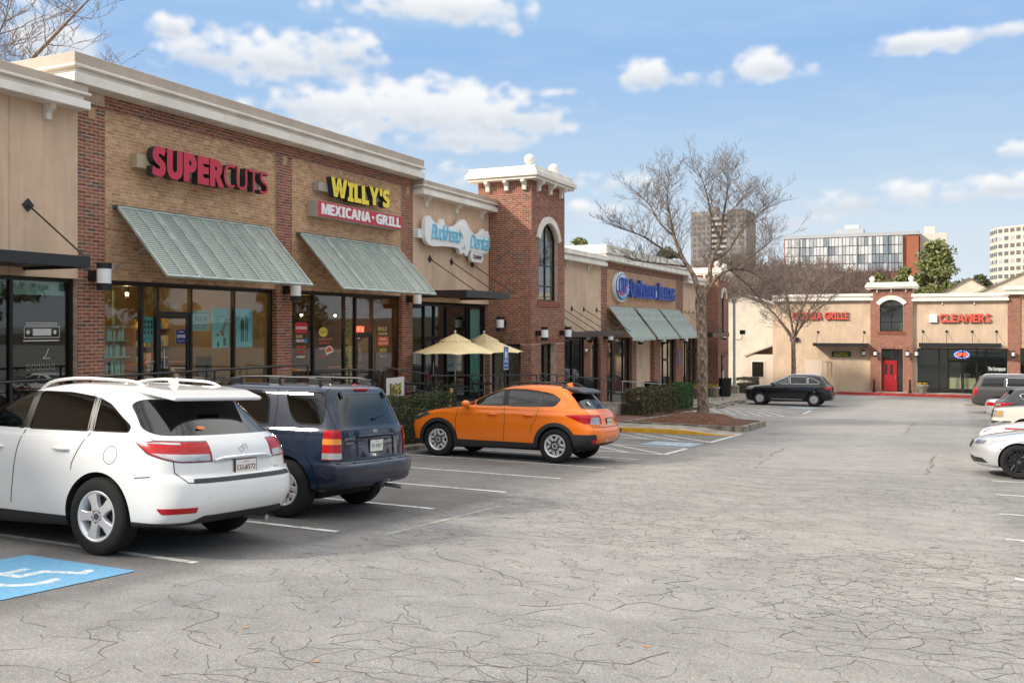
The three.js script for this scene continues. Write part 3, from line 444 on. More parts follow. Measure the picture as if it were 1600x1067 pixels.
// brick tower with arched window
function archShape(w, y0, ys, rise) { const s = new THREE.Shape(), R0 = (w * w / 4 + rise * rise) / (2 * rise), cy = ys + rise - R0, a = Math.asin(w / 2 / R0); s.moveTo(-w / 2, y0); s.lineTo(w / 2, y0); s.lineTo(w / 2, ys); s.absarc(0, cy, R0, Math.PI / 2 - a, Math.PI / 2 + a, false); s.closePath(); return s; }
function archRing(w, t, ys, rise) { const R0 = (w * w / 4 + rise * rise) / (2 * rise), cy = ys + rise - R0, a = Math.asin(Math.min(1, (w / 2) / R0)) , s = new THREE.Shape(); s.absarc(0, cy, R0 + t, Math.PI / 2 - a - .02, Math.PI / 2 + a + .02, false); s.absarc(0, cy, R0, Math.PI / 2 + a + .02, Math.PI / 2 - a - .02, true); s.closePath(); return s; }
const ext = (s, depth, bevel = 0) => { const g = new THREE.ExtrudeGeometry(s, { depth, bevelEnabled: bevel > 0, bevelSize: bevel, bevelThickness: bevel, bevelSegments: 1, curveSegments: 14 }); return g; };
function tower(face, o, label) {   // o: front plane, a0, a1 along the front, side range, y0, yt, pal, window {c, w, y0, ys, rise}, opening {a0, a1, top}
  const b = thing('brick_tower', label, 'tower', 'brick towers of the shopping centre'), F = (m, p, q, y, t, k0, k1) => face === 'x' ? m.d(o.at - k1, o.at - k0, y, t, p, q) : m.d(p, q, y, t, o.at + k0, o.at + k1);
  const W = o.win, top = o.yt, hw = W.w / 2, R0 = (W.w * W.w / 4 + W.rise * W.rise) / (2 * W.rise), cy = W.ys + W.rise - R0, half = (y) => y < W.ys ? hw : Math.sqrt(Math.max(0, R0 * R0 - (y - cy) ** 2));
  const holes = [[0, 0, W.y0, W.ys + W.rise, (y) => [W.c - half(y), W.c + half(y)]], [o.op[0], o.op[1], o.y0 - 1, o.op[2]]];
  // core with the openings cut out
  const s = new THREE.Shape(); s.moveTo(o.a0 + .012, o.y0); s.lineTo(o.a1 - .012, o.y0); s.lineTo(o.a1 - .012, top); s.lineTo(o.a0 + .012, top); s.closePath();
  const ws = archShape(W.w, W.y0, W.ys, W.rise), h1 = new THREE.Path(ws.getPoints(14).map((p) => new THREE.Vector2(p.x + W.c, p.y))); s.holes.push(h1, new THREE.Path([[o.op[0], o.y0 + .05], [o.op[1], o.y0 + .05], [o.op[1], o.op[2]], [o.op[0], o.op[2]]].map((p) => new THREE.Vector2(...p))));
  const place = (g) => { if (face === 'x') g.applyMatrix4(new THREE.Matrix4().makeBasis(new THREE.Vector3(0, 0, -1), new THREE.Vector3(0, 1, 0), new THREE.Vector3(1, 0, 0)).setPosition(o.at, 0, 0)); else g.translate(0, 0, -o.at); return g; };
  const wg = ext(s, .35); wg.translate(0, 0, -.362); part(b, 'wall', place(wg), M.mortar);
  const sd = mb(); if (o.sideOpen) { const [p, q, y] = o.sideOpen; sd.d(o.at - o.deep, p, o.y0, y, o.a0 + .012, o.a0 + .3).d(q, o.at - .36, o.y0, y, o.a0 + .012, o.a0 + .3).d(o.at - o.deep, o.at - .36, y, top, o.a0 + .012, o.a0 + .3); } else F(sd, o.a0 + .012, o.a0 + .3, o.y0, top, .36, o.deep); F(sd, o.a1 - .3, o.a1 - .012, o.y0, top, .36, o.deep); F(sd, o.a0 + .3, o.a1 - .3, o.y0, top, o.deep - .3, o.deep); F(sd, o.a0 + .3, o.a1 - .3, W.y0 - .6, W.y0 - .4, .4, o.deep - .3); part(b, 'side_wall', sd, M.mortar);
  const bm = mb(), so = .21, oy = o.op[2];
  bricks(bm, face, o.at - (face === 'x' ? .012 : -.012), o.a0, o.a1, o.y0, oy, o.pal, { holes }); bricks(bm, face, o.at - (face === 'x' ? .012 : -.012), o.a0, o.a1, oy, oy + so, o.pal, { L: .0703, H: so, stack: true });
  bricks(bm, face, o.at - (face === 'x' ? .012 : -.012), o.a0, o.a1, oy + so, top - .42, o.pal, { holes }); bricks(bm, face, o.at - (face === 'x' ? .012 : -.012), o.a0, o.a1, top - .42, top, o.pal, { L: .0703, H: so, stack: true });
  if (face === 'x') { const x0 = o.at - o.deep; bricks(bm, 'z', o.a0 + .012, x0, o.at - .012, o.y0, oy, o.pal, { holes: o.sideHoles || [] }); bricks(bm, 'z', o.a0 + .012, x0, o.at - .012, oy, oy + so, o.pal, { L: .0703, H: so, stack: true }); bricks(bm, 'z', o.a0 + .012, x0, o.at - .012, oy + so, top - .42, o.palLit || o.pal); bricks(bm, 'z', o.a0 + .012, x0, o.at - .012, top - .42, top, o.palLit || o.pal, { L: .0703, H: so, stack: true }); }
  else { }
  part(b, 'brickwork', bm, M.brick, 'stuff');
  // arched window
  const fr = ext(archShape(W.w, W.y0, W.ys, W.rise), .06), hole = archShape(W.w - .12, W.y0 + .06, W.ys, W.rise - .03); const fs = archShape(W.w, W.y0, W.ys, W.rise); fs.holes.push(new THREE.Path(hole.getPoints(14))); const fg = ext(fs, .07); fg.translate(W.c, 0, -.2);
  const mul = mb(); mul.box(W.c - .03, W.c + .03, W.y0 + .06, W.ys + W.rise - .05, -.195, -.135); for (const y of W.bars) mul.box(W.c - hw + .05, W.c + hw - .05, y - .025, y + .025, -.19, -.14); mul.geo(fg); const frame = part(b, 'arched_window', place(mul.build()), M.bronze);
  const pg = ext(hole, .008); pg.translate(W.c, 0, -.17); part(frame, 'window_pane', place(pg), M.glass); part(b, 'inner_wall', place(ext(archShape(W.w + .3, W.y0 - .1, W.ys, W.rise), .1).translate(W.c, 0, -1.5)), wallTone.grey);
  const rg = ext(archRing(W.w, o.ring || .22, W.ys, W.rise), .1, .01); rg.translate(W.c, 0, -.04); part(b, 'arch_surround', place(rg), M.white);
  const sill = mb(); for (let k = 0; k * .0703 < W.w + .3; k++) { const c = o.pal[k % 4]; sill.col = c; sill.box(W.c - hw - .15 + k * .0703 + .005, W.c - hw - .15 + (k + 1) * .0703 - .005, W.y0 - .2, W.y0 - .005, -.15, .03); } part(b, 'window_sill', place(sill.build()), M.brick);
  const X0 = face === 'x' ? o.at - o.deep : o.a0, X1 = face === 'x' ? o.at : o.a1, D0 = face === 'x' ? o.a0 : o.at, D1 = face === 'x' ? o.a1 : o.at + o.deep;
  steps(b, X0, X1, D0, D1, [[top, top + .1, .28, M.white], [top + .1, top + .26, .35, M.white], [top + .26, top + .34, .3, M.white], [top + .34, top + .47, .24, M.white]]);
  const bs = o.bs || 1; brackets(b, face, o.at, top, [.16, .5, .84].map((t) => lerp(o.a0, o.a1, t)), bs); if (face === 'x') brackets(b, 'z', o.a0, top, [.2, .55, .88].map((t) => lerp(X0, X1, t)), bs);
  const ball = mb(); ball.geo(new THREE.SphereGeometry(.19, 20, 14), T4(0, .26, 0)).cyl([0, 0, 0], [0, .1, 0], .16, .12, 14); const bg = ball.build();
  for (const [x, d] of face === 'x' ? [[X1 - .15, D0 + .15], [X1 - .15, D1 - .75]] : [[X0 + .12, D0 + .15], [X1 - .12, D0 + .15]]) { const q = part(b, 'ball_finial', bg, M.white); q.position.set(x, top + .47, -d); }
  return b;
}
{
  const t = tower('x', { at: -13.32, a0: 30.2, a1: 33.3, deep: 2.1, y0: -3.6, yt: 5.12, pal: RED, op: [31.05, 32.45, -.62], win: { c: 31.72, w: 1.75, y0: .92, ys: 3.12, rise: .62, bars: [2.2, 1.45] }, sideHoles: [[-14.95, -13.75, -3.6, -.62]], sideOpen: [-14.95, -13.75, -.62] }, 'tall brick tower with arched window and white cornice beside the cloud sign');
  storefront(t, 'z', 30.42, -14.95, -13.75, -2.6, -.62, { mull: [-14.35], rails: [] }); storefront(t, 'x', -13.6, 31.05, 32.45, -2.95, -.62, { mull: [31.85], rails: [[31.05, 32.45, -1.9]] }); base(t, -13.4, -2.7, -31.7);
}
// tan block past the tower
{
  const b = thing('stucco_shop', 'tan rendered shop with black canopy just past the brick tower', 'building');
  const w = mb(); for (const [p, q] of [[33.3, 39.4], [39.412, 42.06]]) w.d(-15.4, -15, -.35, 2.85, p, q); w.d(-15.38, -15.012, -.35, 2.85, 33.3, 42.06); part(b, 'rear_wall', mb().d(-30, -29.7, -5, 2.85, 33, 42.06), M.stucco); part(b, 'wall', w, M.stucco); blockRoof(b, -29.7, -15.3, 2.6, 33.3, 42);
  steps(b, -15.4, -15, 33.7, 41.75, [[2.8, 2.97, .34, M.white], [2.97, 3.07, .26, M.white], [3.07, 3.13, .36, M.white], [3.13, 3.3, .32, M.white]]); brackets(b, 'x', -15, 2.8, [35, 37.6, 40.2], .85);
  storefront(b, 'x', -15.2, 33.5, 42.06, -3.4, -.42, { mull: [35, 36.5, 37.4, 38.75, 39.9, 40.2, 41.9], rails: [], doors: [[38.8, 39.85, 0]] }); room(b, 'x', -15.2, 33.5, 42.06, -3.4, -.42, 5, wallTone.grey); base(b, -15, -3.4, -38);
}
// brick block with three awnings
{
  const b = thing('brick_shop_block', 'tan and red brick block with three sage awnings and oval sign', 'building');
  const P = [[42.06, 42.96], [46.84, 47.6], [50.9, 52.1], [55.45, 57.02]], T = 3.14, h = -.56, c = mb(), pan = mb(), red = mb(), tan = mb();
  for (const [p, q] of P) { const q2 = q === 47.6 || q === 52.1; c.d(-15.4, -15.012, -5, q2 ? h : T, p + .012, q - .012); bricks(red, 'x', -15.012, p, q, -5, q2 ? h : T, RED); bricks(red, 'z', p + .012, -15.4, -15.012, -5, q2 ? h : h, RED); }
  c.d(-15.38, -15.03, 2.7, T, 42.9, 55.5); bricks(red, 'x', -15.03, 42.96, 55.45, 2.74, T, RED); pan.d(-15.38, -15.06, h, 2.74, 42.9, 55.5); bricks(tan, 'x', -15.06, 42.96, 55.45, h, 2.74, TAN);
  bricks(red, 'z', 42.072, -15.4, -15.012, 2.7, T, RED); c.d(-30, -15.38, -5, T, 42.08, 42.3).d(-30, -15.38, -5, T, 56.8, 57); part(b, 'wall', c, M.mortar); part(b, 'wall_panel', pan, M.mortarTan); part(b, 'red_brickwork', red, M.brick, 'stuff'); part(b, 'tan_brickwork', tan, M.brick, 'stuff');
  steps(b, -30, -15, 42.2, 56.85, [[3.1, 3.3, .38, M.white], [3.3, 3.42, .3, M.white], [3.42, 3.5, .4, M.white], [3.5, 3.83, .36, M.white]]); blockRoof(b, -29.7, -15.3, 2.9, 42.3, 56.8);
  storefront(b, 'x', -15.22, 42.96, 46.84, -3.9, h, { mull: [44.2, 45.9] }); storefront(b, 'x', -15.22, 52.1, 55.45, -4.3, h, { mull: [53.2, 54.3], doors: [[53.2, 54.3, 0]], rails: [[53.2, 54.3, -1.9]] });
  part(b, 'infill_wall', mb().d(-15.5, -15.25, -5, h, 47.6, 50.9), M.stucco); room(b, 'x', -15.22, 42.96, 46.84, -3.9, h, 5, wallTone.pale); room(b, 'x', -15.22, 52.1, 55.45, -4.3, h, 5, wallTone.pale); base(b, -15, -4, -49.5);
}
// tan end block and the small far tower of the left row
{
  const b = thing('stucco_shop', 'tan rendered end shop behind the bare tree trunk', 'building');
  const w = mb().d(-15.4, -15, -.68, 2.7, 57.02, 62.6).d(-30, -15.4, -.7, 2.7, 57.02, 57.2).d(-30, -15.2, -5.3, 2.7, 66, 66.3).d(-30, -29.7, -5.3, 2.7, 57, 66); part(b, 'wall', w, M.stucco); blockRoof(b, -29.7, -15.3, 2.5, 57, 66.2);
  steps(b, -15.4, -15, 57.4, 62.2, [[2.66, 2.82, .34, M.white], [2.82, 2.92, .26, M.white], [2.92, 2.98, .36, M.white], [2.98, 3.14, .32, M.white]]); brackets(b, 'x', -15, 2.66, [59, 61], .8);
  storefront(b, 'x', -15.2, 57.02, 62.6, -4.4, -.7, { mull: [58.1, 59.3, 60.4, 61.5], rails: [[57.02, 62.6, -1.6]], doors: [[59.3, 60.4, 0]] }); room(b, 'x', -15.2, 57.02, 62.6, -4.4, -.7, 5, wallTone.pale); base(b, -15, -4.4, -60);
  const t = tower('x', { at: -14.1, a0: 62.6, a1: 65.8, deep: 2, y0: -5.4, yt: 3.42, pal: RED, op: [63.5, 64.9, -1.9], win: { c: 64.2, w: 1.2, y0: -.6, ys: 1.9, rise: .5, bars: [.6] } }, 'brick tower with arched window at the far end of the left row');
  storefront(t, 'x', -14.4, 63.5, 64.9, -4.5, -1.9, { mull: [64.2] }); base(t, -14.5, -4.5, -64.2);
}
// ---------- far row, facing the camera ----------
{
  const D = 74, b = thing('stucco_shop', 'tan rendered restaurant building behind the parked black car', 'building');
  const w = mb(); for (const [p, q] of [[-12.5, -10.2], [-10.19, -7.3], [-7.29, -5.4]]) w.d(p, q, -5.2, 2.0, D, D + .35); w.d(-12.48, -5.4, -5.2, 2.0, D + .012, D + .34); w.d(-12.5, -12.2, -5.2, 2.0, D + .35, D + 16).d(-12.5, 9, -5.2, 2, D + 15.7, D + 16); part(b, 'wall', w, M.stuccoFar);
  steps(b, -12.2, -5.6, D, D + .4, [[1.9, 2.1, .3, M.white], [2.1, 2.2, .24, M.white], [2.2, 2.4, .32, M.white]]); blockRoof(b, -12.3, 9, 1.8, D + .4, D + 15.8);
  part(b, 'blocked_door', mb().d(-10.15, -8.85, -4.7, -2.5, D - .03, D - .001), std([.62, .5, .4], .9)); part(b, 'door_panel', mb().d(-10.05, -8.95, -4.7, -3.3, D - .05, D - .031), std([.68, .52, .43], .85));
  part(b, 'conduit', mb().tube([[-8.7, -2.62, -D + .05], [-8.25, -2.62, -D + .05], [-8.25, -3.7, -D + .05]], .025, 6).tube([[-8.7, -2.62, -D + .05], [-8.5, -2.62, -D + .05], [-8.5, -3.7, -D + .05]], .02, 6), M.stuccoFar);
  part(b, 'wall_pack_light', mb().chd(-11.2, -10.55, -1.12, -.82, D - .22, D, .05), M.black); base(b, -9, -4.72, -D);
  const t = tower('z', { at: D - .3, a0: -5.48, a1: -2.62, deep: 2.2, y0: -5.2, yt: 2.72, pal: REDLIT, bs: .7, op: [-4.74, -3.27, -1.62], ring: .3, win: { c: -4.05, w: 1.56, y0: -.38, ys: 1.55, rise: .38, bars: [1.4, .3] } }, 'brick tower with red double door below its arched window');
  storefront(t, 'z', D + .02, -4.74, -3.27, -4.72, -1.62, { mull: [-3.62], rails: [[-4.74, -3.62, -2.42]], name: 'door_frame' });
  const dr = part(t, 'red_door', mb().chd(-4.66, -3.68, -4.7, -2.46, D - .06, D + .01, .012), std([.34, .012, .018], .35)); for (const x of [-4.42, -4.06]) part(dr, 'door_pane', mb().chd(x - .09, x + .09, -3.5, -2.75, D - .07, D - .055, .004), M.dark); part(dr, 'handle', mb().cyl([-3.77, -3.8, -D + .12], [-3.77, -3.5, -D + .12], .015, .015, 8), M.steel);
  base(t, -4.05, -4.72, -D);
  // cleaner's shop
  const c = thing('stucco_shop', 'tan rendered dry cleaner shop right of the red door tower', 'building'), w2 = mb(); for (const [p, q] of [[-2.64, .9], [.91, 3.42]]) w2.d(p, q, -1.55, 1.85, D, D + .35); w2.d(-2.64, 3.42, -1.55, 1.85, D + .012, D + .34); w2.d(-2.64, -2.33, -5.2, -1.55, D, D + .3); part(c, 'wall', w2, M.stuccoFar);
  steps(c, -2.4, 3.2, D, D + .4, [[1.8, 1.98, .3, M.white], [1.98, 2.1, .24, M.white], [2.1, 2.34, .32, M.white]]); brackets(c, 'z', D, 1.8, [-.7, 1.35], .75);
  storefront(c, 'z', D + .15, -2.33, 3.42, -4.72, -1.55, { mull: [-.9, -.32, .62, 1.55, 2.12], rails: [[-.32, .62, -2.42], [.62, 1.55, -2.42]], doors: [[-.3, .6, 1], [.64, 1.53, 0]] }); room(c, 'z', D + .15, -2.33, 3.42, -4.72, -1.55, 5, wallTone.green);
  part(c, 'counter', mb().d(-.3, 2, -4.72, -3.7, D + 1.4, D + 1.9), std([.5, .5, .3], .8)); base(c, .4, -4.72, -D);
  // brick shop at the right edge and the rest of the row beyond the frame, which the shop windows mirror
  const e = thing('brick_shop_block', 'brick shop with white cornice at the right edge of the far row', 'building'), w3 = mb(), bm = mb(), tm = mb(); w3.d(3.42, 4.2, -5.2, 2.2, D - .08, D + .3).d(8.3, 9.1, -5.2, 2.2, D - .08, D + .3).d(4.2, 8.3, -1.5, 2.2, D + .03, D + .3); part(e, 'wall', w3, M.mortar);
  bricks(bm, 'z', D - .08, 3.42, 4.2, -5.2, 2.2, REDLIT); bricks(bm, 'z', D - .08, 8.3, 9.1, -5.2, 2.2, REDLIT); bricks(tm, 'z', D + .03, 4.2, 8.3, -1.5, 2.2, TAN); part(e, 'red_brickwork', bm, M.brick, 'stuff'); part(e, 'tan_brickwork', tm, M.brick, 'stuff');
  steps(e, 3.5, 9, D - .08, D + .4, [[2.2, 2.4, .3, M.white], [2.4, 2.5, .24, M.white], [2.5, 2.8, .34, M.white]]); storefront(e, 'z', D + .15, 4.2, 8.3, -4.72, -1.5, { mull: [5.2, 6.2, 7.2] }); room(e, 'z', D + .15, 4.2, 8.3, -4.72, -1.5, 5, wallTone.grey); base(e, 6.3, -4.72, -D);
}

// ---------- awnings, canopies, lamps ----------
function louverAwning(d0, d1, yt, yb, xt, xb, panels, label) {
  const a = thing('louvred_awning', label, 'awning', 'sage metal awnings on the brick shop fronts'), S = (t) => [lerp(xt, xb, t), lerp(yt, yb, t)], L = Math.hypot(xb - xt, yb - yt), nx = (yt - yb) / L, ny = (xb - xt) / L;
  const n = 31, gap = .022; let tot = panels.reduce((q, p) => q + p, 0), c = d0; const slat = new Map();
  panels.forEach((bays, k) => {
    const e = d0 + (d1 - d0) * panels.slice(0, k + 1).reduce((q, p) => q + p, 0) / tot, p = c + (k ? gap : 0), q = e; c = e;
    const f = mb(), R2 = (d, w) => f.bar([...S(0), -d], [...S(1), -d], w, .045, [nx, ny, 0]); R2(p + .025, .05); R2(q - .025, .05); for (const t of [.012, .988]) f.bar([...S(t), -(p + .05)], [...S(t), -(q - .05)], .045, .05, [nx, ny, 0]);
    for (let j = 1; j < bays; j++) R2(p + (q - p) * j / bays, .032);
    const pf = part(a, 'panel_frame', f, M.sage), w = q - p - .1, key = w.toFixed(3);
    if (!slat.has(key)) { const s = mb(); s.ch(-.03, .03, -.0035, .0035, -w / 2, w / 2, .0015); slat.set(key, s.build()); }
    for (let j = 0; j < n; j++) { const t = .04 + .92 * j / (n - 1), s = part(pf, 'slat', slat.get(key), M.sage); s.position.set(lerp(xt, xb, t) - nx * .004, lerp(yt, yb, t) - ny * .004, -(p + q) / 2); s.rotation.z = Math.atan2(yb - yt, xb - xt) + .24; }
  });
  for (const d of [d0 + .08, d1 - .08]) { const [x, y] = S(.55); part(a, 'support_rod', mb().cyl([-15.06, y - .42, -d], [x, y - .03, -d], .012, .012, 8).chd(-15.07, -15.04, y - .48, y - .36, d - .05, d + .05, .005), M.galv); }
  part(a, 'head_bar', mb().d(xt - .12, xt + .02, yt - .03, yt + .035, d0, d1), M.sageDark); return base(a, xt, yb, -(d0 + d1) / 2);
}
louverAwning(13.6, 18.14, 2.36, .955, -14.93, -13.6, [2, 6, 2], 'sage louvred awning below the red letters');
louverAwning(19.36, 23.98, 2.34, .92, -14.93, -13.6, [2, 5, 2], 'sage louvred awning below the yellow and red sign');
function seamAwning(d0, d1, label) {
  const a = thing('seamed_awning', label, 'awning', 'three sage awnings below the oval sign'), P = [[-14.94, .97], [-13.7, -.6]], m = mb(), s = mb(), L = Math.hypot(1.24, 1.57), nx = 1.57 / L, ny = 1.24 / L;
  m.bar([...P[0], -(d0 + d1) / 2], [...P[1], -(d0 + d1) / 2], d1 - d0, .02, [nx, ny, 0]); part(a, 'sheet', m, M.sage);
  for (let k = 0; k <= 13; k++) { const d = lerp(d0 + .02, d1 - .02, k / 13), o = .022; part(a, 'seam', mb().bar([P[0][0] + nx * o, P[0][1] + ny * o, -d], [P[1][0] + nx * o, P[1][1] + ny * o, -d], .03, .04, [nx, ny, 0]), M.sage); }
  for (const d of [d0 + .1, d1 - .1]) part(a, 'support_rod', mb().cyl([-15.05, -.2, -d], [-14.2, .03, -d], .014, .014, 8), M.galv);
  part(a, 'front_bar', mb().d(-13.74, -13.66, -.68, -.6, d0, d1), M.sage); base(a, -14.4, -.6, -(d0 + d1) / 2);
}
seamAwning(42.9, 46.6, 'nearest of the three sage awnings below the oval sign'); seamAwning(47.1, 51.15, 'middle of the three sage awnings below the oval sign'); seamAwning(51.6, 55.7, 'farthest of the three sage awnings below the oval sign');
const plateGeo = (() => { const m = mb(); m.ch(-.014, .014, -.085, .085, -.085, .085, .005); return m.build(); })();
function canopy(face, at, a0, a1, y0, y1, out, rods, yr, label) {
  const c = thing('flat_canopy', label, 'canopy', 'flat black canopies hung on rods'), X = (k0, k1, y, t, p, q) => face === 'x' ? mb().chd(at + k0, at + k1, y, t, p, q, .006) : mb().chd(p, q, y, t, at - k1, at - k0, .006);
  part(c, 'front_fascia', X(out - .08, out, y0, y1, a0, a1), M.blackPaint); part(c, 'side_fascia', X(.003, out - .081, y0, y1, a0, a0 + .08), M.blackPaint); part(c, 'side_fascia', X(.003, out - .081, y0, y1, a1 - .08, a1), M.blackPaint); part(c, 'deck', X(.003, out - .081, y0 + .05, y0 + .09, a0 + .081, a1 - .081), M.blackPaint);
  for (const r of rods) {
    const A = face === 'x' ? [at + .02, yr, -r] : [r, yr, -at + .02], B = face === 'x' ? [at + out - .12, y1 - .03, -r] : [r, y1 - .03, -at + out - .12]; part(c, 'rod', mb().cyl(A, B, .016, .016, 8), M.blackPaint);
    const p = part(c, 'anchor_plate', plateGeo, M.blackPaint); p.position.set(...(face === 'x' ? [at + .016, yr, -r] : [r, yr, -at + .016])); p.rotation.set(face === 'x' ? Math.PI / 4 : 0, face === 'x' ? 0 : Math.PI / 2, 0); if (face !== 'x') p.rotation.set(0, Math.PI / 2, 0), p.rotateX(Math.PI / 4);
  }
  base(c, ...(face === 'x' ? [at, y0, -(a0 + a1) / 2] : [(a0 + a1) / 2, y0, -at]));
}
canopy('x', -15, 3, 11.65, 1.0, 1.2, 1.6, [4.2, 6.7, 9.2, 11.67], 2.17, 'black canopy on the near tan shop'); canopy('x', -15, 25.1, 28.1, .88, 1.1, 1.8, [26, 27.43, 28.9].map((d) => d - .0), 2.13, 'black canopy below the cloud-shaped sign');
canopy('x', -15, 33.5, 40.05, -.42, -.2, 1.8, [34.4, 35.8, 37.1, 38.28, 39.76, 41.44].slice(0, 6), .77, 'black canopy on the tan shop past the tower'); canopy('x', -15, 57.1, 61.8, -.66, -.4, 1.8, [57.4, 58.4, 59.4, 60.4, 61.4], .9, 'black canopy behind the bare tree trunk');
canopy('z', 74, -9.4, -5.6, -1.45, -1.22, 1.2, [-9.17, -5.92], -.42, 'black canopy on the restaurant wall above the green sign'); canopy('z', 74, -2.2, 3.0, -1.46, -1.16, 1.2, [-1.95, -.41, 1.22, 2.74], -.36, 'black canopy above the dry cleaner window');
M.lampWhite = std([.85, .85, .83], .45);
function wallLamp(face, at, a, y, label, s = 1) {
  const l = thing('wall_lamp', label, 'wall lamp', 'black and white cylinder lamps on the piers'), g = (m) => m.build();
  part(l, 'bracket', mb().ch(.0, .2, -.09, .11, -.09, .09, .008), M.black); part(l, 'shade', mb().cyl([.33, -.14, 0], [.33, .14, 0], .13, .13, 24), M.lampWhite); part(l, 'cap', mb().cyl([.33, .14, 0], [.33, .25, 0], .137, .137, 24), M.black); part(l, 'lower_ring', mb().cyl([.33, -.27, 0], [.33, -.14, 0], .137, .137, 24), M.black);
  l.scale.setScalar(s); if (face === 'x') l.position.set(at, y, -a); else { l.position.set(a, y, -at); l.rotation.y = -Math.PI / 2; } return l;
}
wallLamp('x', -15, 13.06, .96, 'wall lamp on the nearest brick pier'); wallLamp('x', -15, 18.86, .89, 'wall lamp on the pier between the two awnings'); wallLamp('x', -15, 24.69, .82, 'wall lamp on the pier right of the yellow sign');
wallLamp('z', 30.2, -14.38, .1, 'wall lamp on the near side of the tall tower'); wallLamp('x', -13.32, 30.62, -.25, 'left lamp on the front of the tall tower', .95); wallLamp('x', -13.32, 32.85, -.25, 'right lamp on the front of the tall tower', .95);
wallLamp('x', -15, 42.5, -.5, 'wall lamp on the pier before the three awnings'); wallLamp('x', -15, 47.2, -.66, 'lamp between the first and second of the three awnings'); wallLamp('x', -15, 51.5, -.72, 'lamp between the second and third of the three awnings'); wallLamp('x', -15, 56.4, -.75, 'lamp right of the three awnings');
wallLamp('x', -14.1, 62.95, -.62, 'lamp on the small end tower of the left row'); for (const [x, w] of [[-5.12, 'left lamp beside the red door'], [-2.95, 'right lamp beside the red door']]) wallLamp('z', 73.7, x, -1.95, w, .9);
wallLamp('z', 74, -5.95, -1.95, 'lamp on the restaurant wall left of the red-door tower', .9); wallLamp('z', 74, -2.36, -1.95, 'lamp at the left end of the dry cleaner window', .9); wallLamp('z', 73.92, 3.75, -1.9, 'lamp on the brick pier right of the dry cleaner', .9);

// ---------- signs ----------
const load = (f) => new FontLoader().loadAsync('fonts/droid/droid_' + f + '.typeface.json');
const FB = await load('sans_bold'), FR = await load('sans_regular'), FS = await load('serif_bold');
// letters in a row on a wall: each letter is a mesh of two materials (face, returns); face 'x' reads towards -z, as one looks at the wall
const capOf = new Map();
function letters(parent, str, o) {
  const fo = o.font || FB; if (!capOf.has(fo)) { const q = new TextGeometry('H', { font: fo, size: 1, depth: .1 }); q.computeBoundingBox(); capOf.set(fo, q.boundingBox.max.y); }
  const cap = capOf.get(fo);
  const gs = []; let x = 0; const k = o.sx || 1;
  for (const ch of str) {
    if (ch === ' ') { x += .32 * o.h; continue; }
    const sz = o.h / cap * (ch === ch.toLowerCase() && ch !== ch.toUpperCase() && o.lower ? o.lower : 1), g = new TextGeometry(ch === ch.toLowerCase() && o.lower ? ch.toUpperCase() : ch, { font: o.font || FB, size: sz, depth: o.depth, curveSegments: 5, bevelEnabled: !!o.bevel, bevelSize: .003, bevelOffset: o.bevel ? o.bevel * .75 : 0, bevelThickness: .003, bevelSegments: 1 });
    g.computeBoundingBox(); const w = g.boundingBox.max.x - g.boundingBox.min.x; g.translate(-g.boundingBox.min.x, 0, 0); if (o.shear) g.applyMatrix4(new THREE.Matrix4().makeShear(0, 0, o.shear, 0, 0, 0)); g.scale(k, 1, 1); gs.push([g, x, ch]); x += w * k + (o.track ?? .07) * o.h;
  }
  const W = x - (o.track ?? .07) * o.h, f = o.w ? o.w / W : 1, r = R(o.seed || 1);
  for (const [g, px, ch] of gs) {
    g.scale(f, 1, 1); const m = part(parent, 'letter', g, [o.face, o.side]), dy = o.jig ? (r() - .5) * o.jig : 0;
    if (o.wall === 'x') { m.rotation.y = Math.PI / 2; m.position.set(o.at, o.y + dy + (o.slope || 0) * px * f, -(o.a + px * f)); } else m.position.set(o.a + px * f, o.y + dy, -o.at); if (o.jig) m.rotateZ((r() - .5) * .07);
  }
  return W * f;
}
M.letterSide = std([.03, .03, .032], .5); M.letterRed = std([.52, .022, .05], .42); M.letterYellow = std([.86, .66, .03], .42); M.letterWhite = std([.82, .82, .8], .45); M.boxGrey = std([.4, .38, .31], .6); M.boxRed = std([.5, .035, .06], .45); M.letterBlue = std([.025, .085, .4], .4); M.letterCoral = std([.72, .1, .065], .45); M.letterCyan = std([.2, .55, .74], .4);
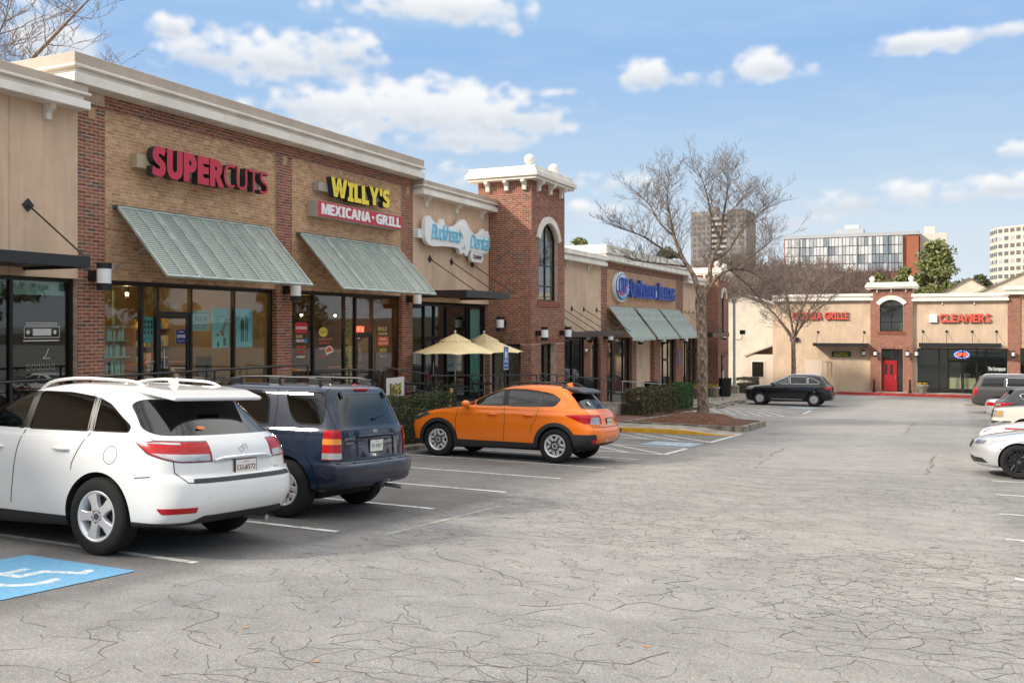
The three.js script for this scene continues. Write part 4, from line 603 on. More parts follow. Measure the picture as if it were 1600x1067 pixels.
{
  const s = thing('letter_sign', 'red channel letters reading SUPERCUTS on tan brick', 'sign'); part(s, 'raceway', mb().chd(-15.06, -14.86, 3.2, 3.48, 14.05, 17.75, .008), std([.46, .37, .25], .7));
  letters(s, 'SUPER', { wall: 'x', at: -14.86, a: 14.28, y: 3.09, h: .55, w: 2.08, depth: .17, bevel: .036, track: .05, face: M.letterRed, side: M.letterSide, font: FB }); letters(s, 'CUTS', { wall: 'x', at: -14.86, a: 16.36, y: 3.12, h: .5, w: 1.5, depth: .17, track: .1, face: M.letterRed, side: M.letterSide, font: FR }); base(s, -14.9, 3.1, -16);
  const w = thing('letter_sign', 'yellow channel letters reading WILLY\'S above the red box sign', 'sign'); part(w, 'raceway', mb().chd(-15.06, -14.86, 3.52, 3.74, 20.05, 23, .008), M.boxGrey);
  letters(w, "WILLY'S", { wall: 'x', at: -14.86, a: 20.36, y: 3.4, h: .46, w: 2.85, depth: .16, bevel: .028, track: .04, jig: .06, face: M.letterYellow, side: M.letterSide, seed: 4 }); base(w, -14.9, 3.4, -21.7);
  const g = thing('box_sign', 'red box sign with white MEXICANA GRILL letters', 'sign'); part(g, 'cabinet', mb().chd(-15.06, -14.74, 2.82, 3.24, 19.82, 23.96, .01), M.boxGrey); part(g, 'face_panel', mb().d(-14.74, -14.73, 2.835, 3.225, 19.84, 23.94), M.boxRed);
  letters(g, 'MEXICANA', { wall: 'x', at: -14.73, a: 19.98, y: 2.9, h: .265, w: 2.25, depth: .02, bevel: .006, face: M.letterWhite, side: M.letterWhite, track: .05 }); part(g, 'dot', mb().cyl([-14.73, 3.04, -22.36], [-14.71, 3.04, -22.36], .045, .045, 14), M.letterWhite); letters(g, 'GRILL', { wall: 'x', at: -14.73, a: 22.52, y: 2.9, h: .265, w: 1.3, depth: .02, bevel: .006, face: M.letterWhite, side: M.letterWhite, track: .06 }); base(g, -14.9, 2.82, -21.9);
}
const onX = (g, x, y, d) => { g.applyMatrix4(T4(0, 0, 0, 0, Math.PI / 2, 0)); g.translate(x, y, -d); return g; };
const blob = (pts, depth, bevel = .01) => { const s = new THREE.Shape(new THREE.CatmullRomCurve3(pts.map((p) => new THREE.Vector3(p[0], p[1], 0)), true).getPoints(90).map((p) => new THREE.Vector2(p.x, p.y))); return new THREE.ExtrudeGeometry(s, { depth, bevelEnabled: true, bevelSize: bevel, bevelThickness: bevel, bevelSegments: 2 }); };
{   // white cloud-shaped dental sign
  const s = thing('cloud_sign', 'white cloud-shaped sign with blue script and a tooth', 'sign'); part(s, 'raceway', mb().chd(-15.02, -14.84, 2.72, 3.0, 25.05, 29.4, .01), M.whitePlastic);
  part(s, 'cloud_panel', onX(blob([[0, 0], [.05, .4], [.25, .52], [.5, .38], [.85, .3], [1.1, .52], [1.3, .3], [1.7, .32], [2.1, .42], [2.4, .62], [2.7, .6], [2.9, .4], [3.3, .22], [3.8, .32], [4.0, .46], [4.15, .3], [4.3, .42], [4.45, .2], [4.4, -.2], [4.2, -.36], [3.2, -.35], [2.9, -.36], [2.75, -.55], [2.5, -.45], [2.3, -.52], [2.2, -.36], [1.2, -.34], [.3, -.38], [.06, -.25]], .12), -14.84, 2.9, 25.25), M.letterWhite);
  part(s, 'tooth', onX(blob([[0, 0], [-.2, .22], [-.12, .42], [.06, .38], [.24, .42], [.33, .22], [.2, -.05], [.16, -.36], [.07, -.15], [0, -.34]], .06), -14.71, 2.94, 27.62), std([.86, .86, .84], .35));
  letters(s, 'Buckhead', { wall: 'x', at: -14.71, a: 25.6, y: 2.74, h: .46, w: 1.85, depth: .04, shear: .25, font: FR, face: M.letterCyan, side: M.letterCyan, track: .03, slope: 0 }); letters(s, 'Dental', { wall: 'x', at: -14.71, a: 28.2, y: 2.64, h: .46, w: 1.35, depth: .04, shear: .25, font: FR, face: M.letterCyan, side: M.letterCyan, track: .03 });
  part(s, 'small_panel', onX(blob([[0, 0], [0, .22], [.1, .3], [.45, .3], [.78, .3], [.86, .2], [.86, 0], [.76, -.08], [.4, -.08], [.1, -.08]], .1), -14.84, 2.28, 28.35), M.letterWhite); letters(s, 'Center', { wall: 'x', at: -14.72, a: 28.46, y: 2.3, h: .15, w: .64, depth: .012, shear: .2, font: FS, face: std([.2, .12, .16], .5), side: M.letterSide, track: .04 }); base(s, -14.9, 2.3, -27.5);
}
{   // imaging centre sign
  const s = thing('oval_sign', 'oval emblem with blue capitals on tan brick', 'sign'), el = (rx, ry, dp, x, y, d) => { const q = new THREE.Shape(); q.absellipse(0, 0, rx, ry, 0, Math.PI * 2, false, 0); return onX(new THREE.ExtrudeGeometry(q, { depth: dp, bevelEnabled: true, bevelSize: .015, bevelThickness: .015, bevelSegments: 1, curveSegments: 28 }), x, y, d); };
  part(s, 'emblem_back', el(1.05, .72, .16, -15.03, 1.95, 44.75), std([.86, .86, .86], .4)); part(s, 'emblem_rim', el(.98, .64, .01, -14.84, 1.95, 44.75), M.letterBlue); part(s, 'emblem_face', el(.9, .56, .015, -14.825, 1.98, 44.75), std([.55, .68, .82], .4));
  const sw = (c, y0, k, mat) => part(s, 'swoosh', onX(blob([[-.85, y0], [-.3, y0 - .22 * k], [.3, y0 - .12 * k], [.95, y0 + .35 * k], [.4, y0 - .02 * k], [-.3, y0 - .1 * k]], .03, .006), -14.79, 1.75, 44.75), mat); sw(0, 0, 1, std([.6, .04, .08], .4)); sw(0, -.18, .9, std([.1, .42, .72], .4));
  letters(s, 'OIP', { wall: 'x', at: -14.8, a: 44.05, y: 1.66, h: .74, w: 1.35, depth: .05, bevel: .01, font: FS, face: M.letterBlue, side: M.letterBlue, track: .02 });
  letters(s, 'OutPatient', { wall: 'x', at: -14.95, a: 46.1, y: 1.5, h: .9, lower: .78, w: 4.55, depth: .14, bevel: .02, font: FS, face: M.letterBlue, side: M.letterBlue, track: .05 }); letters(s, 'Imaging', { wall: 'x', at: -14.95, a: 51.1, y: 1.5, h: .9, lower: .78, w: 3.5, depth: .14, bevel: .02, font: FS, face: M.letterBlue, side: M.letterBlue, track: .05 });
  part(s, 'raceway', mb().d(-15.05, -14.95, 1.62, 1.95, 46.1, 54.6), M.whitePlastic); base(s, -14.9, 1.6, -49);
  const g = thing('letter_sign', 'red letters reading GEORGIA GRILLE behind a bare tree', 'sign'); letters(g, 'GEORGIA', { wall: 'z', at: 73.97, a: -11.05, y: .53, h: .53, w: 2.15, depth: .14, bevel: .012, face: M.letterCoral, side: M.letterSide, track: .05 }); letters(g, 'GRILLE', { wall: 'z', at: 73.97, a: -8.72, y: .53, h: .53, w: 1.7, depth: .14, bevel: .012, face: M.letterCoral, side: M.letterSide, track: .06 }); base(g, -9, .55, -73.97);
  const c = thing('letter_sign', 'red letters reading CLEANERS with a white square box', 'sign'); letters(c, 'CLEANERS', { wall: 'z', at: 73.97, a: -.92, y: .3, h: .57, w: 3.3, depth: .14, bevel: .014, face: M.letterCoral, side: M.letterSide, track: .05 }); part(c, 'logo_box', mb().chd(-1.55, -1.02, .28, .86, 73.82, 73.99, .02), M.whitePlastic); base(c, .4, .3, -73.97);
  const q = thing('wall_plaque', 'dark green plaque under the restaurant canopy', 'sign'); part(q, 'board', mb().chd(-8.18, -6.85, -2.25, -1.87, 73.9, 73.995, .01), std([.015, .06, .025], .5)); letters(q, 'GA. GRILLE', { wall: 'z', at: 73.9, a: -8.0, y: -2.02, h: .08, w: .9, depth: .01, face: M.letterYellow, side: M.letterYellow }); letters(q, 'DINING & BAR', { wall: 'z', at: 73.9, a: -8.0, y: -2.18, h: .09, w: .98, depth: .01, face: M.letterYellow, side: M.letterYellow }); base(q, -7.5, -2.25, -73.95);
}
M.neonRed = std([.4, .02, .02], .5, 0, { emissive: new THREE.Color(1, .06, .03), emissiveIntensity: 2.2 }); M.neonBlue = std([.02, .05, .4], .5, 0, { emissive: new THREE.Color(.1, .25, 1), emissiveIntensity: 1.6 });
{
  const n = thing('neon_sign', 'red neon OPEN sign inside the burrito shop window', 'neon sign'); letters(n, 'OPEN', { wall: 'x', at: -15.35, a: 22.28, y: -.2, h: .2, w: .52, depth: .02, face: M.neonRed, side: M.neonRed, font: FR, track: .12, shear: .15 }); part(n, 'transformer', mb().chd(-15.4, -15.33, -.36, -.26, 22.45, 22.62, .01), M.whitePlastic); base(n, -15.35, -.3, -22.5);
  const p1 = new THREE.PointLight(0xff2010, .25); p1.position.set(-15.3, -.1, -22.54); p1.castShadow = true; scene.add(p1); p1.name = 'neon_glow_light';
  const q = thing('neon_sign', 'blue ringed neon OPEN sign in the dry cleaner window', 'neon sign'); letters(q, 'OPEN', { wall: 'z', at: 74.3, a: .2, y: -2.13, h: .26, w: .72, depth: .03, face: M.neonRed, side: M.neonRed, track: .08 }); const tr = new THREE.TorusGeometry(.3, .018, 6, 36); tr.scale(1.55, .82, 1); tr.translate(.56, -2.0, -74.3); part(q, 'ring_tube', tr, M.neonBlue); base(q, .56, -2.2, -74.3);
  const p2 = new THREE.PointLight(0xff3018, .4); p2.position.set(.56, -2, -74.2); p2.castShadow = true; p2.name = 'neon_glow_light'; scene.add(p2);
}

// ---------- cars: a lofted skin, cut with booleans; x forward, y up, z to the car's right ----------
const EV = new Evaluator(); EV.attributes = ['position', 'normal']; EV.useGroups = true;
const br = (g, m) => { const b = new Brush(g, m); b.updateMatrixWorld(); return b; };
const op = (a, b, k) => { const r = EV.evaluate(a, b, k); r.updateMatrixWorld(); return r; };
function cardinal(rows, n) {   // rows of numbers; a 'sharp' row breaks the curve
  const out = [], C = rows[0].length - 1;
  for (let k = 0; k + 1 < rows.length; k++) {
    const p0 = rows[Math.max(0, k - 1)], p1 = rows[k], p2 = rows[k + 1], p3 = rows[Math.min(rows.length - 1, k + 2)], s1 = p1[C], s2 = p2[C];
    for (let j = 0; j < n; j++) { const t = j / n, t2 = t * t, t3 = t2 * t; out.push(p1.slice(0, C).map((v, c) => { const d = p2[c] - v, m1 = s1 || k === 0 ? d : (p2[c] - p0[c]) / 2, m2 = s2 || k + 2 === rows.length ? d : (p3[c] - v) / 2; return (2 * t3 - 3 * t2 + 1) * v + (t3 - 2 * t2 + t) * m1 + (-2 * t3 + 3 * t2) * p2[c] + (t3 - t2) * m2; })); }
  }
  out.push(rows[rows.length - 1].slice(0, C)); return out;
}
function skin(spec) {   // rows: [xf, yf, xr, yr, ys, w, cf, nf, cr, nr, sharp]
  const rows = cardinal(spec.rows, spec.sub || 4), half = [], N = spec.n || 14, barrel = spec.barrel ?? .035, P = [], ring = 2 * (3 * N) ;
  const xm = (spec.rows[2][0] + spec.rows[2][2]) / 2, Lh = (spec.rows[2][0] - spec.rows[2][2]) / 2;
  for (const [xf, yf, xr, yr, ys, w, cf, nf, cr, nr] of rows) {
    const h = [];
    for (let k = 0; k < N; k++) { const a = Math.pow(k / N, 1.15) * Math.PI / 2; h.push([xf - cf * (1 - Math.pow(Math.max(0, Math.cos(a)), 2 / nf)), w * Math.pow(Math.sin(a), 2 / nf)]); }
    for (let k = 0; k < N; k++) h.push([lerp(xf - cf, xr + cr, k / N), w]);
    for (let k = 0; k <= N; k++) { const a = Math.pow(1 - k / N, 1.15) * Math.PI / 2; h.push([xr + cr * (1 - Math.pow(Math.max(0, Math.cos(a)), 2 / nr)), w * Math.pow(Math.sin(a), 2 / nr)]); }
    const Y = (x) => { const u = clamp((x - xr) / (xf - xr || 1), 0, 1); return yr * (1 - u) * (1 - 2 * u) + ys * 4 * u * (1 - u) + yf * u * (2 * u - 1); }, pts = h.map(([x, z]) => [x, Y(x), z * (1 - barrel * ((x - xm) / Lh) ** 2)]);
    P.push([...pts, ...pts.slice(1, -1).reverse().map(([x, y, z]) => [x, y, -z])]);
  }
  const n = P[0].length, pos = P.flat(2), idx = []; for (let r = 0; r + 1 < P.length; r++) for (let k = 0; k < n; k++) { const a = r * n + k, b = r * n + (k + 1) % n, c = a + n, d = b + n; idx.push(a, c, b, b, c, d); }
  const cap = (r, top) => { const m = P[r].reduce((s, p) => [s[0] + p[0] / n, s[1] + p[1] / n, 0], [0, 0, 0]), o = pos.length / 3; pos.push(...m); for (let k = 0; k < n; k++) { const a = r * n + k, b = r * n + (k + 1) % n; top ? idx.push(a, o, b) : idx.push(b, o, a); } };
  cap(0, false); cap(P.length - 1, true);
  const g = new THREE.BufferGeometry(); g.setAttribute('position', new THREE.Float32BufferAttribute(pos, 3)); g.setIndex(idx); g.computeVertexNormals();
  let vol = 0; const A = new THREE.Vector3(), B = new THREE.Vector3(), C = new THREE.Vector3(), pa = g.attributes.position; for (let k = 0; k < idx.length; k += 3) { A.fromBufferAttribute(pa, idx[k]); B.fromBufferAttribute(pa, idx[k + 1]); C.fromBufferAttribute(pa, idx[k + 2]); vol += A.dot(B.cross(C)); }
  if (vol < 0) { for (let k = 0; k < idx.length; k += 3) { const t = idx[k]; idx[k] = idx[k + 1]; idx[k + 1] = t; } g.setIndex(idx); g.computeVertexNormals(); }
  return g;
}
function grown(g, o) { const q = g.clone(), p = q.attributes.position, n = q.attributes.normal; for (let k = 0; k < p.count; k++) p.setXYZ(k, p.getX(k) + n.getX(k) * o, p.getY(k) + n.getY(k) * o, p.getZ(k) + n.getZ(k) * o); return q; }
const round2 = (pts, r) => { const s = new THREE.Shape(), n = pts.length; pts.forEach((p, k) => { const a = pts[(k + n - 1) % n], b = pts[(k + 1) % n], la = Math.hypot(a[0] - p[0], a[1] - p[1]), lb = Math.hypot(b[0] - p[0], b[1] - p[1]), q = Math.min(p[2] ?? r, la / 2, lb / 2), i = [p[0] + (a[0] - p[0]) / la * q, p[1] + (a[1] - p[1]) / la * q], o = [p[0] + (b[0] - p[0]) / lb * q, p[1] + (b[1] - p[1]) / lb * q]; k ? s.lineTo(...i) : s.moveTo(...i); s.quadraticCurveTo(p[0], p[1], ...o); }); s.closePath(); return s; };
function prismZ(pts, z0, z1, r = .03) { const g = new THREE.ExtrudeGeometry(round2(pts, r), { depth: z1 - z0, bevelEnabled: false, curveSegments: 5 }); g.translate(0, 0, z0); return g; }   // outline in (x, y)
function prismX(pts, x0, x1, r = .03) { const g = new THREE.ExtrudeGeometry(round2(pts, r), { depth: x1 - x0, bevelEnabled: false, curveSegments: 5 }); g.applyMatrix4(new THREE.Matrix4().makeBasis(new THREE.Vector3(0, 0, -1), new THREE.Vector3(0, 1, 0), new THREE.Vector3(1, 0, 0))); g.translate(x0, 0, 0); return g; }   // outline in (-z, y)
const cylZ = (x, y, r, z0, z1, n = 44) => { const g = new THREE.CylinderGeometry(r, r, z1 - z0, n); g.rotateX(Math.PI / 2); g.translate(x, y, (z0 + z1) / 2); return g; };
function hitter(g) {   // rays against the skin along one axis
  const p = g.attributes.position.array, ix = g.index.array;
  return (axis, u, v, dir) => { const [a, b] = axis === 2 ? [0, 1] : axis === 1 ? [0, 2] : [2, 1]; let best = -1e9; for (let k = 0; k < ix.length; k += 3) { const i = ix[k] * 3, j = ix[k + 1] * 3, l = ix[k + 2] * 3, x0 = p[i + a], y0 = p[i + b], x1 = p[j + a], y1 = p[j + b], x2 = p[l + a], y2 = p[l + b]; if (Math.min(x0, x1, x2) > u || Math.max(x0, x1, x2) < u || Math.min(y0, y1, y2) > v || Math.max(y0, y1, y2) < v) continue; const dt = (y1 - y2) * (x0 - x2) + (x2 - x1) * (y0 - y2); if (Math.abs(dt) < 1e-12) continue; const w0 = ((y1 - y2) * (u - x2) + (x2 - x1) * (v - y2)) / dt, w1 = ((y2 - y0) * (u - x2) + (x0 - x2) * (v - y2)) / dt, w2 = 1 - w0 - w1; if (w0 < -1e-6 || w1 < -1e-6 || w2 < -1e-6) continue; const c = axis, t = (w0 * p[i + c] + w1 * p[j + c] + w2 * p[l + c]) * dir; if (t > best) best = t; } return best > -1e8 ? best * dir : null; };
}
const paint = (c, extra = {}) => phys(c, .4, 0, { clearcoat: 1, clearcoatRoughness: .03, specularIntensity: .25, ...extra });
const MC = {
  tint: phys([.07, .075, .08], .02, 0, { transmission: 1, thickness: 0, ior: 1.62 }), clear: phys([.62, .68, .66], .02, 0, { transmission: 1, thickness: 0, ior: 1.52 }), under: std([.012, .012, .012], .9), cabin: std([.03, .028, .027], .85), seatBeige: std([.3, .25, .19], .8), seatGrey: std([.07, .07, .072], .85),
  redLens: phys([.4, .006, .01], .2, 0, { clearcoat: .7, clearcoatRoughness: .03, specularIntensity: .2 }), clearLens: phys([.42, .42, .43], .12, .4, { clearcoat: 1, clearcoatRoughness: .02 }), darkLens: phys([.06, .06, .065], .12, .2, { clearcoat: 1 }), amber: phys([.75, .25, .02], .15, 0, { clearcoat: 1 }), seam: std([.012, .012, .012], .9),
  alloy: std([.68, .68, .69], .34, .45), alloyDark: std([.035, .035, .037], .35, .5), disc: std([.2, .19, .18], .45, .9), hub: std([.1, .1, .1], .5, .6),
};
function wheelGeos(r, wd, rimR, style) {
  const h = wd / 2, L = (pts, n = 44) => { const g = new THREE.LatheGeometry(pts.map((p) => new THREE.Vector2(p[0], p[1])), n); g.rotateX(Math.PI / 2); return g; };
  const tr = [[rimR - .005, -h * .82]]; const sh = [[rimR + .01, -h * .93], [rimR + (r - rimR) * .35, -h], [rimR + (r - rimR) * .7, -h * .97], [r - .022, -h * .86], [r - .006, -h * .76]]; tr.push(...sh); for (const q of [-.5, -.17, .17, .5]) tr.push([r, h * (q - .09)], [r, h * (q - .045)], [r - .008, h * (q - .035)], [r - .008, h * (q + .035)], [r, h * (q + .045)], [r, h * (q + .09)]); tr.push(...sh.slice().reverse().map(([a, b]) => [a, -b]), [rimR - .005, h * .82]);
  const tyre = L(tr), barrel = L([[rimR - .012, -h * .8], [rimR - .03, -h * .3], [rimR - .05, h * .3], [rimR - .022, h * .72], [rimR - .004, h * .82], [rimR + .004, h * .9], [rimR - .004, h * .94], [rimR - .02, h * .9], [rimR - .034, h * .74]]);
  const sp = mb(), dk = mb(), one = (pts, n, o = 0, depth = .035, z = h * .5, t = sp, tilt = 0) => { for (let k = 0; k < n; k++) { const g = new THREE.ExtrudeGeometry(round2(pts, .012), { depth, bevelEnabled: true, bevelSize: .006, bevelThickness: .008, bevelSegments: 2, curveSegments: 3 }); if (tilt) g.applyMatrix4(new THREE.Matrix4().makeShear(0, 0, 0, tilt, 0, 0)); g.translate(0, 0, z); t.geo(g, new THREE.Matrix4().makeRotationZ(o + k / n * Math.PI * 2)); } };
  const R1 = rimR - .02, hubR = .062;
  if (style === 'five') one([[-.046, .03], [.046, .03], [.034, R1 * .55], [.054, R1], [-.054, R1], [-.034, R1 * .55]], 5, .2);
  if (style === 'wide5') { for (const s of [-1, 1]) one([[s * .014, .04], [s * .05, .04], [s * .085, R1], [s * .024, R1]], 5, .5, .03); one([[-.06, R1 * .72], [.06, R1 * .72], [.075, R1], [-.075, R1]], 5, .5, .02, h * .46); }
  if (style === 'y5') { one([[-.03, .03], [.03, .03], [.028, R1 * .55], [-.028, R1 * .55]], 5, 0, .03, h * .5, dk); for (const s of [-1, 1]) one([[s * -.02, R1 * .42], [s * .024, R1 * .4], [s * .125, R1 * .97], [s * .075, R1]], 5, 0, .03); for (const s of [-1, 1]) one([[s * .004, R1 * .5], [s * .034, R1 * .5], [s * .09, R1 * .92], [s * .03, R1 * .96]], 5, 0, .02, h * .38, dk); }
  if (style === 'twin') for (const s of [-1, 1]) one([[s * .01, .04], [s * .042, .04], [s * .068, R1], [s * .03, R1]], 7, .1, .03);
  if (style === 'multi') for (const s of [-1, 1]) one([[s * .008, .04], [s * .034, .04], [s * .052, R1], [s * .02, R1]], 7, .25, .03);
  const hub = mb().cyl([0, 0, h * .42], [0, 0, h * .5 + .04], hubR + .02, hubR, 24), lugs = mb(); for (let k = 0; k < 5; k++) { const a = k / 5 * 6.283 + .63; lugs.cyl([Math.cos(a) * .057, Math.sin(a) * .057, h * .5 + .02], [Math.cos(a) * .057, Math.sin(a) * .057, h * .5 + .048], .011, .009, 6); }
  const disc = mb().cyl([0, 0, h * .05], [0, 0, h * .15], rimR * .72, rimR * .72, 30).cyl([0, 0, -h * .7], [0, 0, h * .04], rimR - .055, rimR - .055, 26), cap = mb().cyl([0, 0, h * .5 + .04], [0, 0, h * .5 + .05], .032, .03, 20);
  return { tyre, barrel, spokes: sp.build(), dark: dk.p.length ? dk.build() : null, hub: hub.build(), lugs: lugs.build(), disc: disc.build(), cap: cap.build() };
}
function makeCar(spec) {
  const car = thing(spec.name, spec.label, 'car', spec.group), g0 = skin(spec), hit = hitter(g0), W = spec.wheels, S = spec, m0 = S.paint, cache = {}, G = (o) => cache[o] || (cache[o] = br(grown(g0, o), m0));
  const shell = (pr, out, inn, mat) => { let r = op(G(out), br(pr, mat), INTERSECTION); r = op(r, G(inn), SUBTRACTION); r.geometry.clearGroups(); return r.geometry; };
  // skin minus cabin, windows and wheel arches
  let b = br(g0, m0); const cut = (g, mat = MC.under) => { b = op(b, br(g, mat), SUBTRACTION); };
  if (S.cabin) { const c = op(G(-.06), br(new THREE.BoxGeometry(S.cabin[1] - S.cabin[0], 2, 4).translate((S.cabin[0] + S.cabin[1]) / 2, S.cabin[2] + 1, 0), MC.cabin), INTERSECTION); c.material = [MC.cabin, MC.cabin]; b = op(b, c, SUBTRACTION); }
  const zc = S.rows[2][5];
  for (const s of [-1, 1]) for (const ax of [W.fx, W.rx]) cut(cylZ(ax, W.y ?? W.r, S.arch, s > 0 ? zc - .3 : -zc - .4, s > 0 ? zc + .4 : -zc + .3));
  for (const w of S.side) cut(prismZ(w.pts, -1.3, 1.3, w.r ?? .04), MC.seam);
  if (S.wind) cut(prismX(S.wind.pts, S.wind.x[0], S.wind.x[1], .05), MC.seam); if (S.back) cut(prismX(S.back.pts, S.back.x[0], S.back.x[1], S.back.r ?? .06), MC.seam);
  for (const c of S.cuts || []) cut(c.g, c.m);
  const mats = [].concat(b.material); part(car, 'body', b.geometry, mats.length > 1 ? mats : mats[0]);
  for (const w of S.side) for (const s of [-1, 1]) { const p = part(car, 'side_window', shell(prismZ(w.pts, s > 0 ? .1 : -1.3, s > 0 ? 1.3 : -.1, w.r ?? .04), -.004, -.012, MC.tint), w.clear ? MC.clear : MC.tint); if (w.trim) { const o = round2(w.pts, w.r ?? .04).getPoints(5), c = []; for (const q of o) { const z = hit(2, q.x, q.y, s); if (z !== null) c.push([q.x, q.y, z]); } if (c.length > 4) { c.push(c[0]); part(p, 'window_trim', mb().tube(c, w.trim, 5, false), w.trimMat || MC.seam); } } }
  if (S.wind) part(car, 'windscreen', shell(prismX(S.wind.pts, S.wind.x[0], S.wind.x[1], .05), -.004, -.012, MC.clear), MC.clear); if (S.back) part(car, 'rear_window', shell(prismX(S.back.pts, S.back.x[0], S.back.x[1], S.back.r ?? .06), -.004, -.012, MC.tint), MC.tint);
  for (const l of S.shells || []) { let gm = shell(l.g, l.out ?? .005, l.inn ?? -.03, l.m); if (l.cutArch) { let q = br(gm, l.m); for (const s of [-1, 1]) for (const ax of [W.fx, W.rx]) q = op(q, br(cylZ(ax, W.y ?? W.r, S.arch, s > 0 ? 0.3 : -1.5, s > 0 ? 1.5 : -.3), l.m), SUBTRACTION); gm = q.geometry; gm.clearGroups(); } if (gm.attributes.position.count) part(car, l.n, gm, l.m, null, l.label); }
  if (S.flare) for (const s of [-1, 1]) for (const ax of [W.fx, W.rx]) { let q = op(G(S.flare.out), br(cylZ(ax, W.y ?? W.r, S.arch + S.flare.w, s > 0 ? .5 : -1.4, s > 0 ? 1.4 : -.5), S.flare.m), INTERSECTION); q = op(q, br(cylZ(ax, W.y ?? W.r, S.arch - .004, -2, 2), S.flare.m), SUBTRACTION); q = op(q, G(-.04), SUBTRACTION); q.geometry.clearGroups(); part(car, 'wheel_arch_trim', q.geometry, S.flare.m); }
  const sm = (pts, axis, s, r = .005) => { const c = []; for (let k = 0; k + 1 < pts.length; k++) { const n = Math.max(2, Math.ceil(Math.hypot(pts[k + 1][0] - pts[k][0], pts[k + 1][1] - pts[k][1]) / .04)); for (let j = k ? 1 : 0; j <= n; j++) { const u = lerp(pts[k][0], pts[k + 1][0], j / n), v = lerp(pts[k][1], pts[k + 1][1], j / n), h = hit(axis, u, v, s); if (h !== null) c.push(axis === 2 ? [u, v, h] : [h, v, u]); } } return c.length > 2 ? mb().tube(c, r, 5) : null; };
  for (const q of S.seams || []) for (const s of [-1, 1]) { const t = sm(q, 2, s); if (t) part(car, 'panel_gap', t, MC.seam); }
  for (const q of S.rearSeams || []) { const t = sm(q, 0, -1, q.r || .005); if (t) part(car, 'panel_gap', t, q.m || MC.seam); } for (const q of S.frontSeams || []) { const t = sm(q, 0, 1); if (t) part(car, 'panel_gap', t, MC.seam); }
  for (const [x, y] of S.handles || []) for (const s of [-1, 1]) { const z = hit(2, x, y, s); if (z === null) continue; const h = mb(); h.tube([[x - .11, y, z - s * .004], [x - .085, y + .004, z + s * .028], [x, y + .006, z + s * .034], [x + .085, y + .004, z + s * .028], [x + .11, y, z - s * .004]], [.01, .016, .017, .016, .01], 8); part(car, 'door_handle', h, S.handleMat || m0); }
  const wg = wheelGeos(W.r, W.wd, W.rim, W.style), al = W.mat || MC.alloy;
  for (const ax of [W.fx, W.rx]) for (const s of [-1, 1]) {
    const w = new THREE.Group(); w.name = 'wheel'; w.position.set(ax, W.y ?? W.r, s * (W.track / 2)); if (s < 0) w.rotation.y = Math.PI; car.add(w); w.rotation.z = (ax > 0 ? .3 : 1.1) * s;
    part(w, 'tyre', wg.tyre, M.rubber); part(w, 'rim', wg.barrel, W.barrelMat || al); part(w, 'spokes', wg.spokes, al); if (wg.dark) part(w, 'dark_spokes', wg.dark, MC.alloyDark); part(w, 'hub', wg.hub, W.hubMat || al); part(w, 'wheel_nuts', wg.lugs, MC.hub); part(w, 'brake_disc', wg.disc, MC.disc); part(w, 'centre_cap', wg.cap, MC.hub);
  }
  if (S.cabin) {
    const sm2 = S.seat || MC.seatGrey, y = S.cabin[2], st = new RoundedBoxGeometry(.5, .16, .5, 2, .05), bk = new RoundedBoxGeometry(.16, .62, .48, 2, .06), hr = new RoundedBoxGeometry(.1, .17, .26, 2, .05);
    for (const [x, n] of [[S.seats[0], 1], [S.seats[1], 1]]) for (const z of [-.37, .37]) { const q = new THREE.Group(); q.name = 'seat'; q.position.set(x, y, z); car.add(q); part(q, 'seat_cushion', st, sm2).position.y = .2; const k = part(q, 'seat_back', bk, sm2); k.position.set(-.27, .52, 0); k.rotation.z = .22; const h = part(q, 'headrest', hr, sm2); h.position.set(-.37, .9, 0); h.rotation.z = .15; }
    part(car, 'dashboard', mb().ch(S.seats[0] + .55, S.cabin[1] - .05, y, S.dash, -.66, .66, .06), MC.cabin); const t = new THREE.TorusGeometry(.185, .016, 8, 26); t.rotateY(Math.PI / 2); t.rotateZ(-.35); t.translate(S.seats[0] + .44, S.dash + .02, -.37); part(car, 'steering_wheel', t, MC.cabin);
  }
  if (S.rails) for (const s of [-1, 1]) { const c = S.rails.pts.map(([x, h, z]) => [x, (hit(1, x, z, 1) ?? 1.5) + h, z * s]), cv = new THREE.CatmullRomCurve3(c.map((p) => new THREE.Vector3(...p))).getPoints(24).map((p) => [p.x, p.y, p.z]); part(car, 'roof_rail', mb().tube(cv, S.rails.r, 8), S.rails.m); }
  if (S.mirror) for (const s of [-1, 1]) { const [x, y, z] = S.mirror, q = mb(); q.geo(new THREE.SphereGeometry(1, 14, 10), T4(x, y, s * z, 0, 0, 0, [.085, .075, .12])); const mm = part(car, 'door_mirror', q, S.mirrorMat || m0); part(mm, 'mirror_foot', mb().bar([x + .02, y - .05, s * (z - .13)], [x, y - .03, s * (z - .04)], .05, .05), MC.under); }
  const ctx = { car, hit, G, m0, shell }; if (S.extra) S.extra(ctx);
  part(car, 'underbody', mb().ch(W.rx - .35, W.fx + .3, W.r * .62, W.r * 1.25, -zc + .28, zc - .28, .03), MC.under);
  const d = S.at[1], sl = -(gy(d + .8) - gy(d - .8)) / 1.6; car.scale.setScalar(S.scale || 1); car.rotation.set(-Math.atan(sl), S.heading, 0); car.position.set(S.at[0], gy(d) + .002, -d); return car;
}
